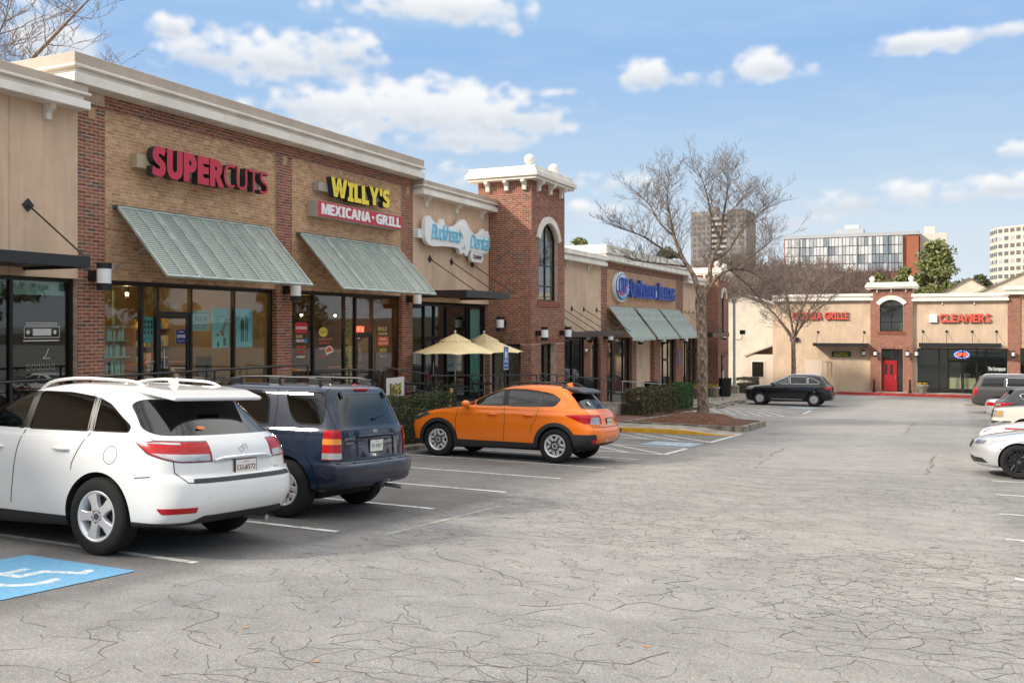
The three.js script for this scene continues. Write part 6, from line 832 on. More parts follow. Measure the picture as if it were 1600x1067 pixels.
// black SUV in the far accessible bays
{
  const P = paint([.006, .0065, .008]), dk = M.plastic;
  makeCar({
    name: 'parked_car', label: 'black SUV with bright window trim in front of the restaurant', group: 'cars parked in the left bays', paint: P, at: [-8.55, 56.3], heading: Math.PI, scale: 1.02, n: 11,
    rows: [
      [2.15, .22, -2.1, .34, .24, .84, .6, 3, .5, 3.2, 0], [2.33, .28, -2.32, .4, .28, .92, .62, 3, .5, 3.4, 0], [2.43, .48, -2.43, .54, .48, .962, .64, 2.9, .5, 3.4, 0], [2.44, .66, -2.43, .7, .7, .968, .66, 2.8, .5, 3.3, 0], [2.42, .84, -2.38, .82, .88, .965, .66, 2.8, .48, 3.2, 0], [2.36, .95, -2.36, .95, .98, .955, .66, 2.8, .48, 3.2, 0], [2.15, 1.03, -2.34, 1.05, 1.05, .94, .6, 2.8, .48, 3.1, 0], [1.75, 1.09, -2.3, 1.11, 1.1, .92, .55, 2.9, .48, 3, 0], [1.15, 1.15, -2.24, 1.16, 1.15, .9, .5, 2.9, .48, 3, 0],
      [1.02, 1.2, -2.18, 1.21, 1.2, .875, .42, 3.2, .48, 2.9, 0], [.55, 1.45, -2.0, 1.43, 1.43, .795, .4, 3.2, .46, 2.9, 0], [.2, 1.6, -1.86, 1.58, 1.595, .725, .38, 3.2, .44, 2.9, 0], [.02, 1.67, -1.8, 1.65, 1.665, .665, .36, 3, .4, 2.9, 0], [-.3, 1.72, -1.6, 1.7, 1.72, .53, .3, 2.6, .34, 2.6, 0], [-.8, 1.74, -1.15, 1.735, 1.74, .2, .14, 2, .14, 2, 0]],
    wheels: { fx: 1.5, rx: -1.43, r: .385, wd: .255, rim: .262, track: 1.66, style: 'twin', barrelMat: MC.alloyDark }, arch: .435, cabin: [-2.05, 1.05, .66], seats: [.25, -.72], dash: 1.12,
    side: [{ pts: [[.82, 1.215, .03], [.3, 1.5], [.05, 1.6], [-.06, 1.61], [-.1, 1.215]], clear: 1, trim: .014, trimMat: M.chrome }, { pts: [[-.17, 1.215], [-.13, 1.615], [-.7, 1.62], [-1.04, 1.59], [-1.05, 1.22]], trim: .014, trimMat: M.chrome }, { pts: [[-1.1, 1.22], [-1.1, 1.585], [-1.4, 1.52], [-1.7, 1.36, .05], [-1.66, 1.24]], trim: .014, trimMat: M.chrome }],
    wind: { pts: [[-.66, 1.23], [.66, 1.23], [.55, 1.62], [-.55, 1.62]], x: [.05, 1.6] }, back: { pts: [[-.72, 1.21], [.72, 1.21], [.62, 1.55], [-.62, 1.55]], x: [-2.6, -1.5], r: .06 },
    seams: [[[-.13, 1.2], [-.13, .9], [-.1, .42]], [[-1.08, 1.2], [-1.03, .95], [-.96, .8]], [[1.05, 1.15], [1.08, .8], [1.05, .42]]], handles: [[.12, 1.03], [-.82, 1.05]],
    shells: [
      { n: 'door_pillar', g: prismZ([[-.06, 1.22], [-.18, 1.22], [-.14, 1.615], [-.05, 1.61]], -1.2, 1.2, .005), m: M.blackPaint, out: .002 }, { n: 'side_sill', g: new THREE.BoxGeometry(2.9, .24, 3).translate(.04, .22, 0), m: dk, out: .01, inn: -.05, cutArch: 1 }, { n: 'sill_strip', g: new THREE.BoxGeometry(1.7, .04, 3).translate(.02, .37, 0), m: M.steel, out: .018, inn: -.03 }, { n: 'rear_valance', g: prismX([[-1.1, .1], [1.1, .1], [1.1, .46], [-1.1, .46]], -2.6, -1.8, .03), m: dk, out: .008, inn: -.05, cutArch: 1 },
      ...[-1, 1].flatMap((s) => { const z = s > 0 ? [.5, 1.2] : [-1.2, -.5]; return [{ n: 'tail_light', g: prismZ([[-1.98, 1.08], [-2.6, 1.1], [-2.6, .93], [-2.1, .92]], ...z, .02), m: MC.redLens }, { n: 'headlight', g: prismZ([[1.8, .97], [2.05, .85], [2.6, .82], [2.6, .96], [1.95, 1.03]], ...z, .02), m: MC.clearLens }, { n: 'fog_light', g: prismZ([[2.2, .52], [2.6, .52], [2.6, .6], [2.2, .6]], ...(s > 0 ? [.55, .8] : [-.8, -.55]), .02), m: MC.clearLens }]; }),
      { n: 'grille', g: prismX([[-.36, .74], [.36, .74], [.38, .96], [-.38, .96]], 2.1, 2.7, .04), m: M.dark }],
    rails: { pts: [[-.05, 0, .6], [-.15, .04, .6], [-.5, .05, .6], [-1.2, .05, .59], [-1.5, .04, .58], [-1.6, 0, .57]], r: .018, m: M.chrome }, mirror: [.78, 1.22, 1.05],
    extra({ car, hit, m0 }) { const x = hit(0, 0, .9, -1); plate(car, x - .01, .9, .3, .15, 'PXB2718', 'GEORGIA', 0, ['#e6e6e2', '#3a3634', null, M.plastic]); },
  });
}
// silver saloon nosing out of the right-hand row
const saloonRows = [
  [1.95, .18, -2.0, .26, .2, .76, .6, 3, .5, 3, 0], [2.16, .22, -2.18, .32, .24, .85, .66, 2.8, .5, 3, 0], [2.25, .38, -2.26, .48, .42, .885, .72, 2.5, .55, 2.8, 0], [2.26, .52, -2.27, .64, .6, .895, .76, 2.4, .58, 2.7, 0], [2.22, .64, -2.24, .76, .72, .895, .8, 2.3, .58, 2.7, 0], [2.12, .72, -2.2, .88, .82, .885, .82, 2.3, .58, 2.7, 0], [1.9, .79, -2.12, .95, .87, .87, .74, 2.4, .56, 2.7, 0], [1.4, .88, -1.9, .99, .91, .852, .6, 2.6, .5, 2.7, 0], [.86, .95, -1.55, 1.01, .945, .832, .5, 2.7, .44, 2.8, 0],
  [.74, .99, -1.48, 1.04, .985, .81, .42, 3, .42, 2.9, 0], [.3, 1.2, -1.22, 1.2, 1.2, .71, .4, 3, .4, 2.9, 0], [-.02, 1.34, -1.0, 1.33, 1.34, .62, .36, 2.9, .36, 2.8, 0], [-.2, 1.39, -.88, 1.385, 1.395, .54, .3, 2.7, .3, 2.6, 0], [-.4, 1.415, -.66, 1.415, 1.42, .2, .1, 2, .1, 2, 0]];
{
  const P = paint([.55, .56, .57], { metalness: .55, roughness: .34, specularIntensity: .6 });
  makeCar({
    name: 'parked_car', label: 'silver saloon with black wheels nosing out at the right edge', group: 'cars parked in the right bays', paint: P, at: [2.72, 22.62], heading: Math.PI, scale: 1.06, rows: saloonRows,
    wheels: { fx: 1.42, rx: -1.34, r: .325, wd: .225, rim: .232, track: 1.56, style: 'multi', mat: std([.012, .012, .013], .3, .3), barrelMat: std([.012, .012, .013], .3, .3) }, arch: .362, cabin: [-1.35, .78, .45], seats: [.05, -.75], dash: .9,
    side: [{ pts: [[.56, 1.0, .02], [.2, 1.18], [-.08, 1.295], [-.22, 1.31], [-.25, 1.0]], clear: 1, trim: .007 }, { pts: [[-.32, 1.0], [-.29, 1.315], [-.55, 1.31], [-.9, 1.22], [-1.08, 1.06, .04], [-1.02, 1.01]], trim: .007 }],
    wind: { pts: [[-.6, 1.01], [.6, 1.01], [.47, 1.33], [-.47, 1.33]], x: [-.15, 1.4] }, back: { pts: [[-.6, 1.06], [.6, 1.06], [.46, 1.31], [-.46, 1.31]], x: [-2, -.85] },
    seams: [[[-.28, 1.0], [-.28, .7], [-.25, .32]], [[.84, .92], [.86, .6], [.84, .32]], [[.86, .95], [1.35, .875], [1.75, .79], [1.95, .73]], [[1.78, .6], [1.62, .45]]], handles: [[0, .84], [-.95, .86]],
    shells: [...[-1, 1].flatMap((s) => { const z = s > 0 ? [.34, 1.1] : [-1.1, -.34]; return [{ n: 'headlight', g: prismZ([[1.62, .74], [1.92, .62], [2.5, .57], [2.5, .685], [1.9, .76]], ...z, .02), m: MC.clearLens }, { n: 'headlight_lamp', g: prismZ([[1.95, .71], [2.5, .67], [2.5, .6], [1.95, .64]], ...(s > 0 ? [.4, .66] : [-.66, -.4]), .02), m: MC.darkLens, out: .009 }, { n: 'fog_vent', g: prismZ([[1.95, .27], [2.5, .27], [2.5, .38], [2.05, .36]], ...(s > 0 ? [.45, 1.1] : [-1.1, -.45]), .02), m: M.dark, out: .004 }, { n: 'grille', g: prismX(s > 0 ? [[.04, .54], [.28, .54], [.3, .66], [.06, .68]] : [[-.28, .54], [-.04, .54], [-.06, .68], [-.3, .66]], 1.9, 2.6, .03), m: M.dark, out: .006 }, { n: 'tail_light', g: prismZ([[-1.75, .85], [-2.5, .86], [-2.5, .7], [-1.9, .7]], ...z, .02), m: MC.redLens }]; }), { n: 'air_intake', g: prismX([[-.4, .25], [.4, .25], [.44, .38], [-.44, .38]], 1.9, 2.6, .03), m: M.dark, out: .004 }],
    mirror: [.52, 1.02, .98],
  });
}
// partly hidden cars further along the right-hand row
function simpleCar(o) {
  const rows = o.rows, m = makeCar({ name: 'parked_car', label: o.label, group: 'cars parked in the right bays', paint: o.paint, at: o.at, heading: o.heading, scale: o.scale || 1, rows, sub: 3, n: 9, wheels: o.wheels, arch: o.wheels.r + .05, cabin: o.cabin, seats: o.seats, dash: o.dash, side: o.side, wind: o.wind, back: o.back, shells: o.shells, seams: o.seams, extra: o.extra, rails: o.rails });
  return m;
}
const lamp2 = (n, pts, m, z0 = .45, out) => [-1, 1].map((s) => ({ n, g: prismZ(pts, ...(s > 0 ? [z0, 1.25] : [-1.25, -z0]), .02), m, out }));
simpleCar({ label: 'white car with a dark red side stripe behind the silver saloon', paint: paint([.78, .77, .75]), at: [2.95, 27.3], heading: Math.PI, scale: 1.04, rows: saloonRows, wheels: { fx: 1.42, rx: -1.34, r: .32, wd: .21, rim: .215, track: 1.55, style: 'five' }, side: [{ pts: [[.56, 1.0, .02], [.2, 1.18], [-.08, 1.295], [-.22, 1.31], [-.25, 1.0]] }, { pts: [[-.32, 1.0], [-.29, 1.315], [-.55, 1.31], [-.9, 1.22], [-1.02, 1.01]] }], wind: { pts: [[-.6, 1.01], [.6, 1.01], [.47, 1.33], [-.47, 1.33]], x: [-.15, 1.4] },
  shells: [...lamp2('headlight', [[1.62, .74], [2.5, .57], [2.5, .685], [1.9, .76]], MC.clearLens, .34), { n: 'side_stripe', g: prismZ([[1.72, .79], [1.72, .74], [-1.9, .78], [-1.9, .85]], -1.2, 1.2, .005), m: std([.3, .03, .05], .4), out: .003 }] });
const truckRows = [[2.5, .42, -2.5, .5, .42, .86, .3, 4, .2, 5, 0], [2.62, .46, -2.6, .52, .48, .93, .3, 4, .2, 5, 0], [2.66, .62, -2.62, .66, .62, .96, .32, 4, .2, 5, 0], [2.62, .74, -2.6, .8, .78, .96, .32, 4, .2, 5, 0], [2.56, 1.0, -2.58, 1.0, .98, .96, .32, 4, .2, 5, 0], [2.48, 1.08, -2.57, 1.1, 1.1, .95, .32, 3.6, .2, 5, 0], [1.7, 1.16, -2.56, 1.18, 1.18, .94, .32, 3.4, .2, 5, 0], [1.2, 1.2, -2.2, 1.22, 1.22, .92, .32, 3.4, .2, 5, 0], [1.1, 1.25, -1.2, 1.26, 1.26, .9, .3, 3.4, .2, 5, 0], [.65, 1.6, -1.05, 1.6, 1.6, .8, .3, 3.4, .2, 4, 0], [.4, 1.74, -.95, 1.74, 1.74, .7, .28, 3, .2, 4, 0], [.1, 1.8, -.7, 1.8, 1.8, .4, .2, 3, .2, 3, 0]];
simpleCar({ label: 'pale tan pickup truck nose with amber lamp in the right row', paint: paint([.62, .57, .49]), at: [3.75, 34.6], heading: Math.PI, rows: truckRows, wheels: { fx: 1.7, rx: -1.7, r: .37, wd: .24, rim: .22, track: 1.66, style: 'five' }, side: [{ pts: [[.85, 1.28], [.5, 1.6], [.2, 1.7], [-.3, 1.7], [-.35, 1.28]] }, { pts: [[-.45, 1.28], [-.4, 1.7], [-.8, 1.68], [-.95, 1.28]] }], wind: { pts: [[-.68, 1.3], [.68, 1.3], [.6, 1.68], [-.6, 1.68]], x: [.2, 1.6] },
  shells: [...lamp2('headlight', [[2.3, .8], [2.8, .8], [2.8, 1.02], [2.3, 1.02]], MC.clearLens, .55), ...lamp2('turn_light', [[2.36, .86], [2.48, .86], [2.48, .98], [2.36, .98]], MC.amber, .8, .012), { n: 'grille', g: prismX([[-.54, .76], [.54, .76], [.54, 1.02], [-.54, 1.02]], 2.2, 3, .02), m: M.dark, out: .008 }, { n: 'front_bumper', g: prismX([[-1.2, .5], [1.2, .5], [1.2, .7], [-1.2, .7]], 2.1, 3, .02), m: M.chrome, out: .02 }] });
simpleCar({ label: 'charcoal hatchback showing red tail lights in the right row', paint: paint([.035, .037, .04]), at: [3.75, 43.2], heading: 0, scale: 1.04, rows: crossRows(), wheels: { fx: 1.35, rx: -1.315, r: .34, wd: .22, rim: .22, track: 1.57, style: 'five' }, side: [{ pts: [[.5, 1.105], [.2, 1.345], [-.02, 1.43], [-.12, 1.44], [-.14, 1.105]], trim: .012, trimMat: M.chrome }, { pts: [[-.22, 1.105], [-.2, 1.45], [-.92, 1.42], [-1.3, 1.28], [-1.2, 1.12]], trim: .012, trimMat: M.chrome }], back: { pts: [[-.72, 1.09], [.72, 1.09], [.6, 1.4], [-.6, 1.4]], x: [-2.4, -1.3] },
  shells: [...lamp2('tail_light', [[-1.5, .965], [-2.4, .98], [-2.4, .8], [-1.92, .81]], MC.redLens, .4), ...lamp2('reversing_light', [[-1.95, .93], [-2.4, .94], [-2.4, .86], [-1.95, .86]], MC.clearLens, .5, .009)], extra({ car, hit }) { plate(car, hit(0, 0, .85, -1) - .01, .85, .3, .15, '4471', 'GEORGIA', 0, ['#e6e6e2', '#3a3634', null, M.plastic]); part(car, 'spoiler', mb().ch(-1.78, -1.4, 1.44, 1.48, -.56, .56, .015), M.blackPaint); } });
simpleCar({ label: 'pale grey car just left of the charcoal hatchback tail', paint: paint([.5, .52, .54], { metalness: .4 }), at: [3.6, 47.6], heading: 0, scale: 1.02, rows: saloonRows, wheels: { fx: 1.42, rx: -1.34, r: .32, wd: .21, rim: .215, track: 1.55, style: 'five' }, side: [{ pts: [[.56, 1.0, .02], [.2, 1.18], [-.08, 1.295], [-.22, 1.31], [-.25, 1.0]] }, { pts: [[-.32, 1.0], [-.29, 1.315], [-.55, 1.31], [-.9, 1.22], [-1.02, 1.01]] }], back: { pts: [[-.6, 1.06], [.6, 1.06], [.46, 1.31], [-.46, 1.31]], x: [-2, -.85] }, shells: lamp2('tail_light', [[-1.75, .85], [-2.5, .86], [-2.5, .7], [-1.9, .7]], MC.redLens, .4) });
const bigRows = [[2.35, .3, -2.3, .4, .3, .86, .4, 3.5, .3, 4.5, 0], [2.52, .34, -2.52, .46, .36, .96, .42, 3.5, .3, 4.5, 0], [2.58, .5, -2.58, .58, .52, 1.0, .44, 3.5, .3, 4.5, 0], [2.58, .72, -2.58, .74, .74, 1.01, .44, 3.5, .28, 4.5, 0], [2.54, .92, -2.52, .9, .94, 1.01, .44, 3.4, .26, 4.5, 0], [2.46, 1.1, -2.5, 1.1, 1.12, 1.0, .44, 3.3, .26, 4.5, 0], [1.9, 1.2, -2.48, 1.2, 1.2, .98, .44, 3.3, .26, 4.5, 0], [1.25, 1.26, -2.46, 1.26, 1.26, .96, .4, 3.2, .26, 4.4, 0], [1.12, 1.31, -2.44, 1.3, 1.31, .945, .4, 3.2, .26, 4.4, 0], [.7, 1.6, -2.3, 1.58, 1.6, .87, .36, 3.2, .26, 4, 0], [.45, 1.78, -2.2, 1.76, 1.78, .79, .34, 3.2, .26, 3.8, 0], [.25, 1.85, -2.12, 1.83, 1.85, .7, .32, 3, .28, 3.4, 0], [-.3, 1.89, -1.6, 1.88, 1.89, .4, .25, 3, .25, 3, 0]];
simpleCar({ label: 'large dark grey SUV in front of the dry cleaner', paint: paint([.065, .06, .057], { metalness: .3 }), at: [3.55, 55.2], heading: 0, scale: 1.05, rows: bigRows, wheels: { fx: 1.55, rx: -1.4, r: .4, wd: .26, rim: .26, track: 1.72, style: 'five' }, side: [{ pts: [[.85, 1.33], [.5, 1.66], [.3, 1.74], [-.1, 1.74], [-.12, 1.33]], trim: .014, trimMat: M.chrome }, { pts: [[-.2, 1.33], [-.18, 1.75], [-1.0, 1.75], [-1.02, 1.33]], trim: .014, trimMat: M.chrome }, { pts: [[-1.15, 1.33], [-1.13, 1.74], [-2.0, 1.7], [-2.14, 1.33]] }], back: { pts: [[-.78, 1.3], [.78, 1.3], [.7, 1.7], [-.7, 1.7]], x: [-2.8, -1.9] },
  shells: lamp2('tail_light', [[-2.3, 1.28], [-2.8, 1.28], [-2.8, .92], [-2.34, .92]], MC.redLens, .78), rails: { pts: [[-.1, 0, .62], [-.2, .05, .62], [-1, .06, .62], [-1.9, .05, .62], [-2.0, 0, .62]], r: .02, m: M.chrome } });
simpleCar({ label: 'red car mostly hidden behind the black SUV', paint: paint([.3, .012, .02]), at: [-9.3, 63.4], heading: Math.PI, scale: 1.04, rows: saloonRows, wheels: { fx: 1.42, rx: -1.34, r: .32, wd: .21, rim: .215, track: 1.55, style: 'five' }, side: [{ pts: [[.56, 1.0, .02], [.2, 1.18], [-.08, 1.295], [-.22, 1.31], [-.25, 1.0]] }, { pts: [[-.32, 1.0], [-.29, 1.315], [-.55, 1.31], [-.9, 1.22], [-1.02, 1.01]] }], wind: { pts: [[-.6, 1.01], [.6, 1.01], [.47, 1.33], [-.47, 1.33]], x: [-.15, 1.4] }, back: { pts: [[-.6, 1.06], [.6, 1.06], [.46, 1.31], [-.46, 1.31]], x: [-2, -.85] } });
scene.children[scene.children.length - 1].userData.group = 'cars parked in the left bays';

// ---------- trees, hedges ----------
const barkTex = tex(256, (u, v) => { const a = fbm(u * 10, v * 5, 5, 20, 121), k = .62 + (a - .5) * .7; return [k, k * .94, k * .88]; });
M.bark = std([.62, .52, .44], .95, 0, { map: rep(barkTex, .5), bumpMap: rep(barkTex, .35), bumpScale: .007 }); M.twig = std([.2, .16, .138], .95); M.twigRed = std([.2, .145, .122], .95);
function limbTo(m, pts, r0, r1, n = 8) { const c = new THREE.CatmullRomCurve3(pts.map((p) => new THREE.Vector3(...p))), q = c.getPoints((pts.length - 1) * 4); m.tube(q.map((p) => [p.x, p.y, p.z]), q.map((_, k) => lerp(r0, r1, k / (q.length - 1))), n, true); return q; }
function twigs(m, p, dir, len, r, depth, rnd, o) {   // recursive fine branching
  const n = depth > 2 ? 5 : 4, pts = [p.toArray()], d = dir.clone(), rad = [r], nodes = []; let q = p.clone();
  for (let k = 1; k <= n; k++) { d.x += (rnd() - .5) * o.bend; d.y += (rnd() - .5) * o.bend + o.up; d.z += (rnd() - .5) * o.bend; d.normalize(); q = q.clone().addScaledVector(d, len / n); pts.push(q.toArray()); rad.push(Math.max(o.min, r * (1 - .75 * k / n))); nodes.push([q, d.clone(), rad[k]]); }
  m.tube(pts, rad, depth > 1 ? 5 : 3, false);
  if (depth <= 0) return;
  const kids = o.kids[depth] || 3;
  for (let k = 0; k < kids; k++) { const [c, cd, cr] = nodes[Math.min(n - 1, Math.floor((k + .4 + rnd() * .6) / kids * n))], a = rnd() * 6.283, sp = o.spread * (.6 + rnd() * .6), s = new THREE.Vector3(Math.cos(a), (rnd() - .2) * .9, Math.sin(a)); const nd = cd.clone().multiplyScalar(1 - sp * .35).addScaledVector(s, sp).normalize(); twigs(m, c, nd, len * (o.shrink + rnd() * .22), Math.max(o.min, cr * .72), depth - 1, rnd, o); }
}
{
  const t = thing('bare_tree', 'tall bare tree with pale trunk on the mulch island', 'tree'), w = mb(), c = mb(), r = R(41), V = (l) => l.map(([x, y, d]) => [x, y, -d]);
  const trunk = [[0, -.15, 0], [-.02, .25, 0], [-.05, 1.45, -.02], [-.05, 2.81, -.02], [-.09, 3.98, -.04], [-.1, 4.55, -.05]]; { const cv = new THREE.CatmullRomCurve3(V(trunk).map((p) => new THREE.Vector3(...p))).getPoints(40), rr = cv.map((p, k) => .205 + .09 * Math.exp(-p.y * 4) + .028 * Math.exp(-(((p.y - 4.3) / .25) ** 2)) + .025 * Math.exp(-(((p.y - 2.25) / .12) ** 2)) + .02 * Math.exp(-(((p.y - 1.5) / .1) ** 2)) - .018 * p.y / 4.5); w.tube(cv.map((p) => p.toArray()), rr, 18); }
  part(t, 'trunk', w, M.bark);
  const L = [[[[-.1, 4.4, -.05], [-.38, 5.45, -.06], [-.79, 6.19, -.15], [-1.14, 7.13, -.2], [-1.31, 7.93, -.17], [-1.46, 8.93, -.13], [-1.34, 9.74, .04]], .14], [[[-.8, 6.19, -.1], [-1.46, 6.59, -.74], [-2.21, 7.16, -1.41], [-2.77, 7.37, -2.01]], .07], [[[-1.15, 7.14, -.15], [-1.82, 7.82, -.02], [-2.3, 8.63, .2], [-2.69, 8.99, .46]], .06], [[[-.6, 5.85, -.06], [-1.36, 5.98, .17], [-2.33, 6.12, .31], [-3.14, 6.26, .52]], .06],
    [[[-.06, 4.4, -.04], [.2, 5.24, 0], [.31, 6.02, -.04], [.66, 6.98, .03], [.78, 7.89, 0], [.96, 9.08, -.01], [.98, 9.5, -.1]], .14], [[[.67, 6.97, -.02], [.46, 7.79, -.56], [.38, 8.69, -1.04], [.3, 9.3, -1.51]], .055], [[[.31, 6.01, -.07], [.86, 6.52, .46], [1.25, 7.33, .91], [1.74, 7.95, 1.42], [2.23, 8.58, 1.92]], .075], [[[-.03, 4.5, -.02], [.47, 5.34, .02], [1.03, 5.69, .09], [1.77, 5.61, .24], [2.32, 5.21, .31]], .1], [[[1.03, 5.69, .09], [1.66, 6.06, -.17], [2.35, 6.49, -.39], [2.82, 6.82, -.73]], .055], [[[1.03, 5.69, .09], [1.54, 5.15, .66], [1.88, 4.67, 1.15], [2.01, 4.38, 1.54]], .045], [[[.79, 7.89, -.02], [1.08, 8.4, .78], [1.23, 8.88, 1.51]], .045]];
  for (const [pts0, r0] of L) { const pts = pts0.map(([x, y, d]) => [x * .95, 4.4 + (y - 4.4) * .9, d * .95]), lm = mb(), q = limbTo(lm, V(pts), r0 * .8, .012, 9); part(t, 'limb', lm, M.bark); for (let k = 4; k < q.length; k++) for (let j = 0; j < (k > q.length * .35 ? 3 : 1); j++) { const dir = q[Math.min(k + 1, q.length - 1)].clone().sub(q[k - 1]).normalize(), a = r() * 6.28; dir.multiplyScalar(.55).add(new THREE.Vector3(Math.cos(a), .15 + r() * .6, Math.sin(a)).multiplyScalar(.75)).normalize(); twigs(c, q[k], dir, .5 + r() * .5, .011, 3, r, { bend: .34, up: .03, kids: [0, 3, 3, 3], spread: .75, shrink: .45, min: .0042 }); } }
  part(t, 'crown', c, M.twig); t.position.set(-8.55, -3.45, -35.5);
}
function autoTree(name, label, x, y, z, H, o = {}) {
  const t = thing(name, label, 'tree', o.group), r = R(o.seed || 5), w = mb(), c = mb(), f = o.fork || .36, tr = [[0, -.2, 0], [.03, H * f * .5, .02], [0, H * f, 0]]; limbTo(w, tr, H * .021, H * .016, 12); part(t, 'trunk', w, o.bark || M.bark);
  const n = o.limbs || 7; for (let k = 0; k < n; k++) { const a = k / n * 6.283 + r() * .5, h = H * (f + (k % 3) * .03), e = H * (.28 + r() * .14) * (o.wide || 1), up = H * (.3 + r() * .3), p = [[0, h - .1, 0], [Math.cos(a) * e * .35, h + up * .4, Math.sin(a) * e * .35], [Math.cos(a) * e * .75, h + up * .75, Math.sin(a) * e * .75], [Math.cos(a) * e * 1.05, h + up, Math.sin(a) * e * 1.05]], lm = mb(), q = limbTo(lm, p, H * .009, .014, 7); part(t, 'limb', lm, o.bark || M.bark); for (let j = 2; j < q.length; j++) for (let s = 0; s < (o.dense || 2); s++) { const b = r() * 6.28, d = new THREE.Vector3(Math.cos(b), .1 + r() * .8, Math.sin(b)).normalize(); twigs(c, q[j], d, H * (.07 + r() * .07), H * .0016, 3, r, { bend: .35, up: .04, kids: [0, 3, 3, 3], spread: .75, shrink: .5, min: o.min || .006 }); } }
  part(t, 'crown', c, o.twig || M.twigRed); t.position.set(x, y, z); return t;
}
autoTree('bare_tree', 'bare tree with reddish twigs in front of the restaurant wall', -9.2, -4.45, -62, 7.9, { seed: 12, fork: .46, wide: 1.02, limbs: 8, dense: 2, min: .006 });
autoTree('bare_tree', 'bare branches rising above the roof at the top left corner', -40.4, -3, -27, 17.6, { seed: 21, fork: .5, wide: 1.05, limbs: 8, dense: 2, min: .01, twig: M.twig });
// leaves as small faces spread through a volume
function leafCloud(m, n, rnd, at, size, cols) {
  for (let k = 0; k < n; k++) { const [p, s0] = at(rnd), s = size * (s0 || 1) * (.6 + rnd() * .8), a = rnd() * 6.28, b = Math.acos(2 * rnd() - 1), u = new THREE.Vector3(Math.sin(b) * Math.cos(a), Math.cos(b), Math.sin(b) * Math.sin(a)), v = new THREE.Vector3(rnd() - .5, rnd() - .5, rnd() - .5).cross(u).normalize(), c = cols[Math.floor(rnd() * cols.length)], q = .8 + rnd() * .4; m.col = c.map((x) => x * q); const P = (i, j) => [p[0] + u.x * s * i + v.x * s * j, p[1] + u.y * s * i + v.y * s * j, p[2] + u.z * s * i + v.z * s * j]; m.quad(P(-.5, 0), P(0, -.28), P(.5, 0), P(0, .28)); }
  m.col = null;
}
M.hedgeWood = std([.09, .085, .05], 1); M.leaf = std([1, 1, 1], .6, 0, { vertexColors: true }); const HEDGE = [[.035, .06, .014], [.05, .08, .018], [.028, .045, .012], [.075, .1, .028], [.06, .055, .022]], HOLLY = [[.03, .085, .016], [.045, .12, .02], [.02, .055, .012], [.07, .15, .035]], DRYH = [[.12, .095, .045], [.09, .085, .035], [.15, .11, .06], [.06, .065, .022]];
function hedge(x0, x1, d0, d1, top, cols, dens, size, label, seed) {
  const h = thing('hedge', label, 'hedge', 'clipped hedges along the left bays'), m = mb(), r = R(seed), nz = (d, q) => (fbm(d * 1.3 + 50, q * 3, 3, 997, 131) - .5) * .42;
  leafCloud(m, Math.round((d1 - d0) * dens), r, (q) => { const d = lerp(d0, d1, q()), g = gy(d) + .1, T = top(d) + nz(d, 1), f = q(); let x, y; if (f < .4) { x = x1 + nz(d, 2) - q() * q() * .22; y = lerp(g, T, Math.pow(q(), .8)); } else if (f < .72) { y = T - q() * q() * .2; x = lerp(x0, x1 + nz(d, 2), q()); } else if (f < .82) { const e = q() < .5; const dd = e ? d0 + q() * .15 : d1 - q() * .15; return [[lerp(x0, x1, q()), lerp(g, T, q()), -dd]]; } else { x = lerp(x0, x1, q()); y = lerp(g, T, q()); } return [[x, y, -d]]; }, size, cols);
  part(h, 'foliage', m, M.leaf); const core = mb(), n = Math.ceil((d1 - d0) / .8); for (let k = 0; k < n; k++) { const a = lerp(d0 + .12, d1 - .12, k / n), b = lerp(d0 + .12, d1 - .12, (k + 1) / n); core.d(x0 + .2, x1 - .34, Math.max(gy(a), gy(b)) - .2, Math.min(top(a), top(b)) - .42, a, b); } part(h, 'branches', core, M.hedgeWood); base(h, (x0 + x1) / 2, gy((d0 + d1) / 2) + .1, -(d0 + d1) / 2);
}
hedge(-12.72, -11.95, 14.2, 22.2, (d) => gy(d) + 1.3, HEDGE, 4600, .048, 'clipped green hedge between the navy SUV and the orange car', 51); hedge(-12.72, -11.95, 2, 13.9, (d) => gy(d) + 1.05, HEDGE, 2000, .06, 'clipped green hedge hidden behind the white crossover', 52);
hedge(-12.85, -11.95, 38.6, 42.6, (d) => gy(d) + 1.15, DRYH, 3600, .07, 'brownish straggly hedge right of the orange car', 53); hedge(-12.85, -11.95, 42.5, 45.0, (d) => gy(d) + 1.2, [...DRYH, ...HEDGE], 3600, .07, 'half-brown hedge beside the bright green bush', 56); hedge(-12.9, -11.9, 45.0, 47.6, (d) => gy(d) + 1.32, HOLLY, 4000, .07, 'bright green clipped bush at the end of the hedge', 54);
hedge(-13.9, -12.6, 66.5, 69.5, (d) => gy(d) + 1.25, DRYH, 1000, .09, 'round brown shrub beside the far end tower', 55);
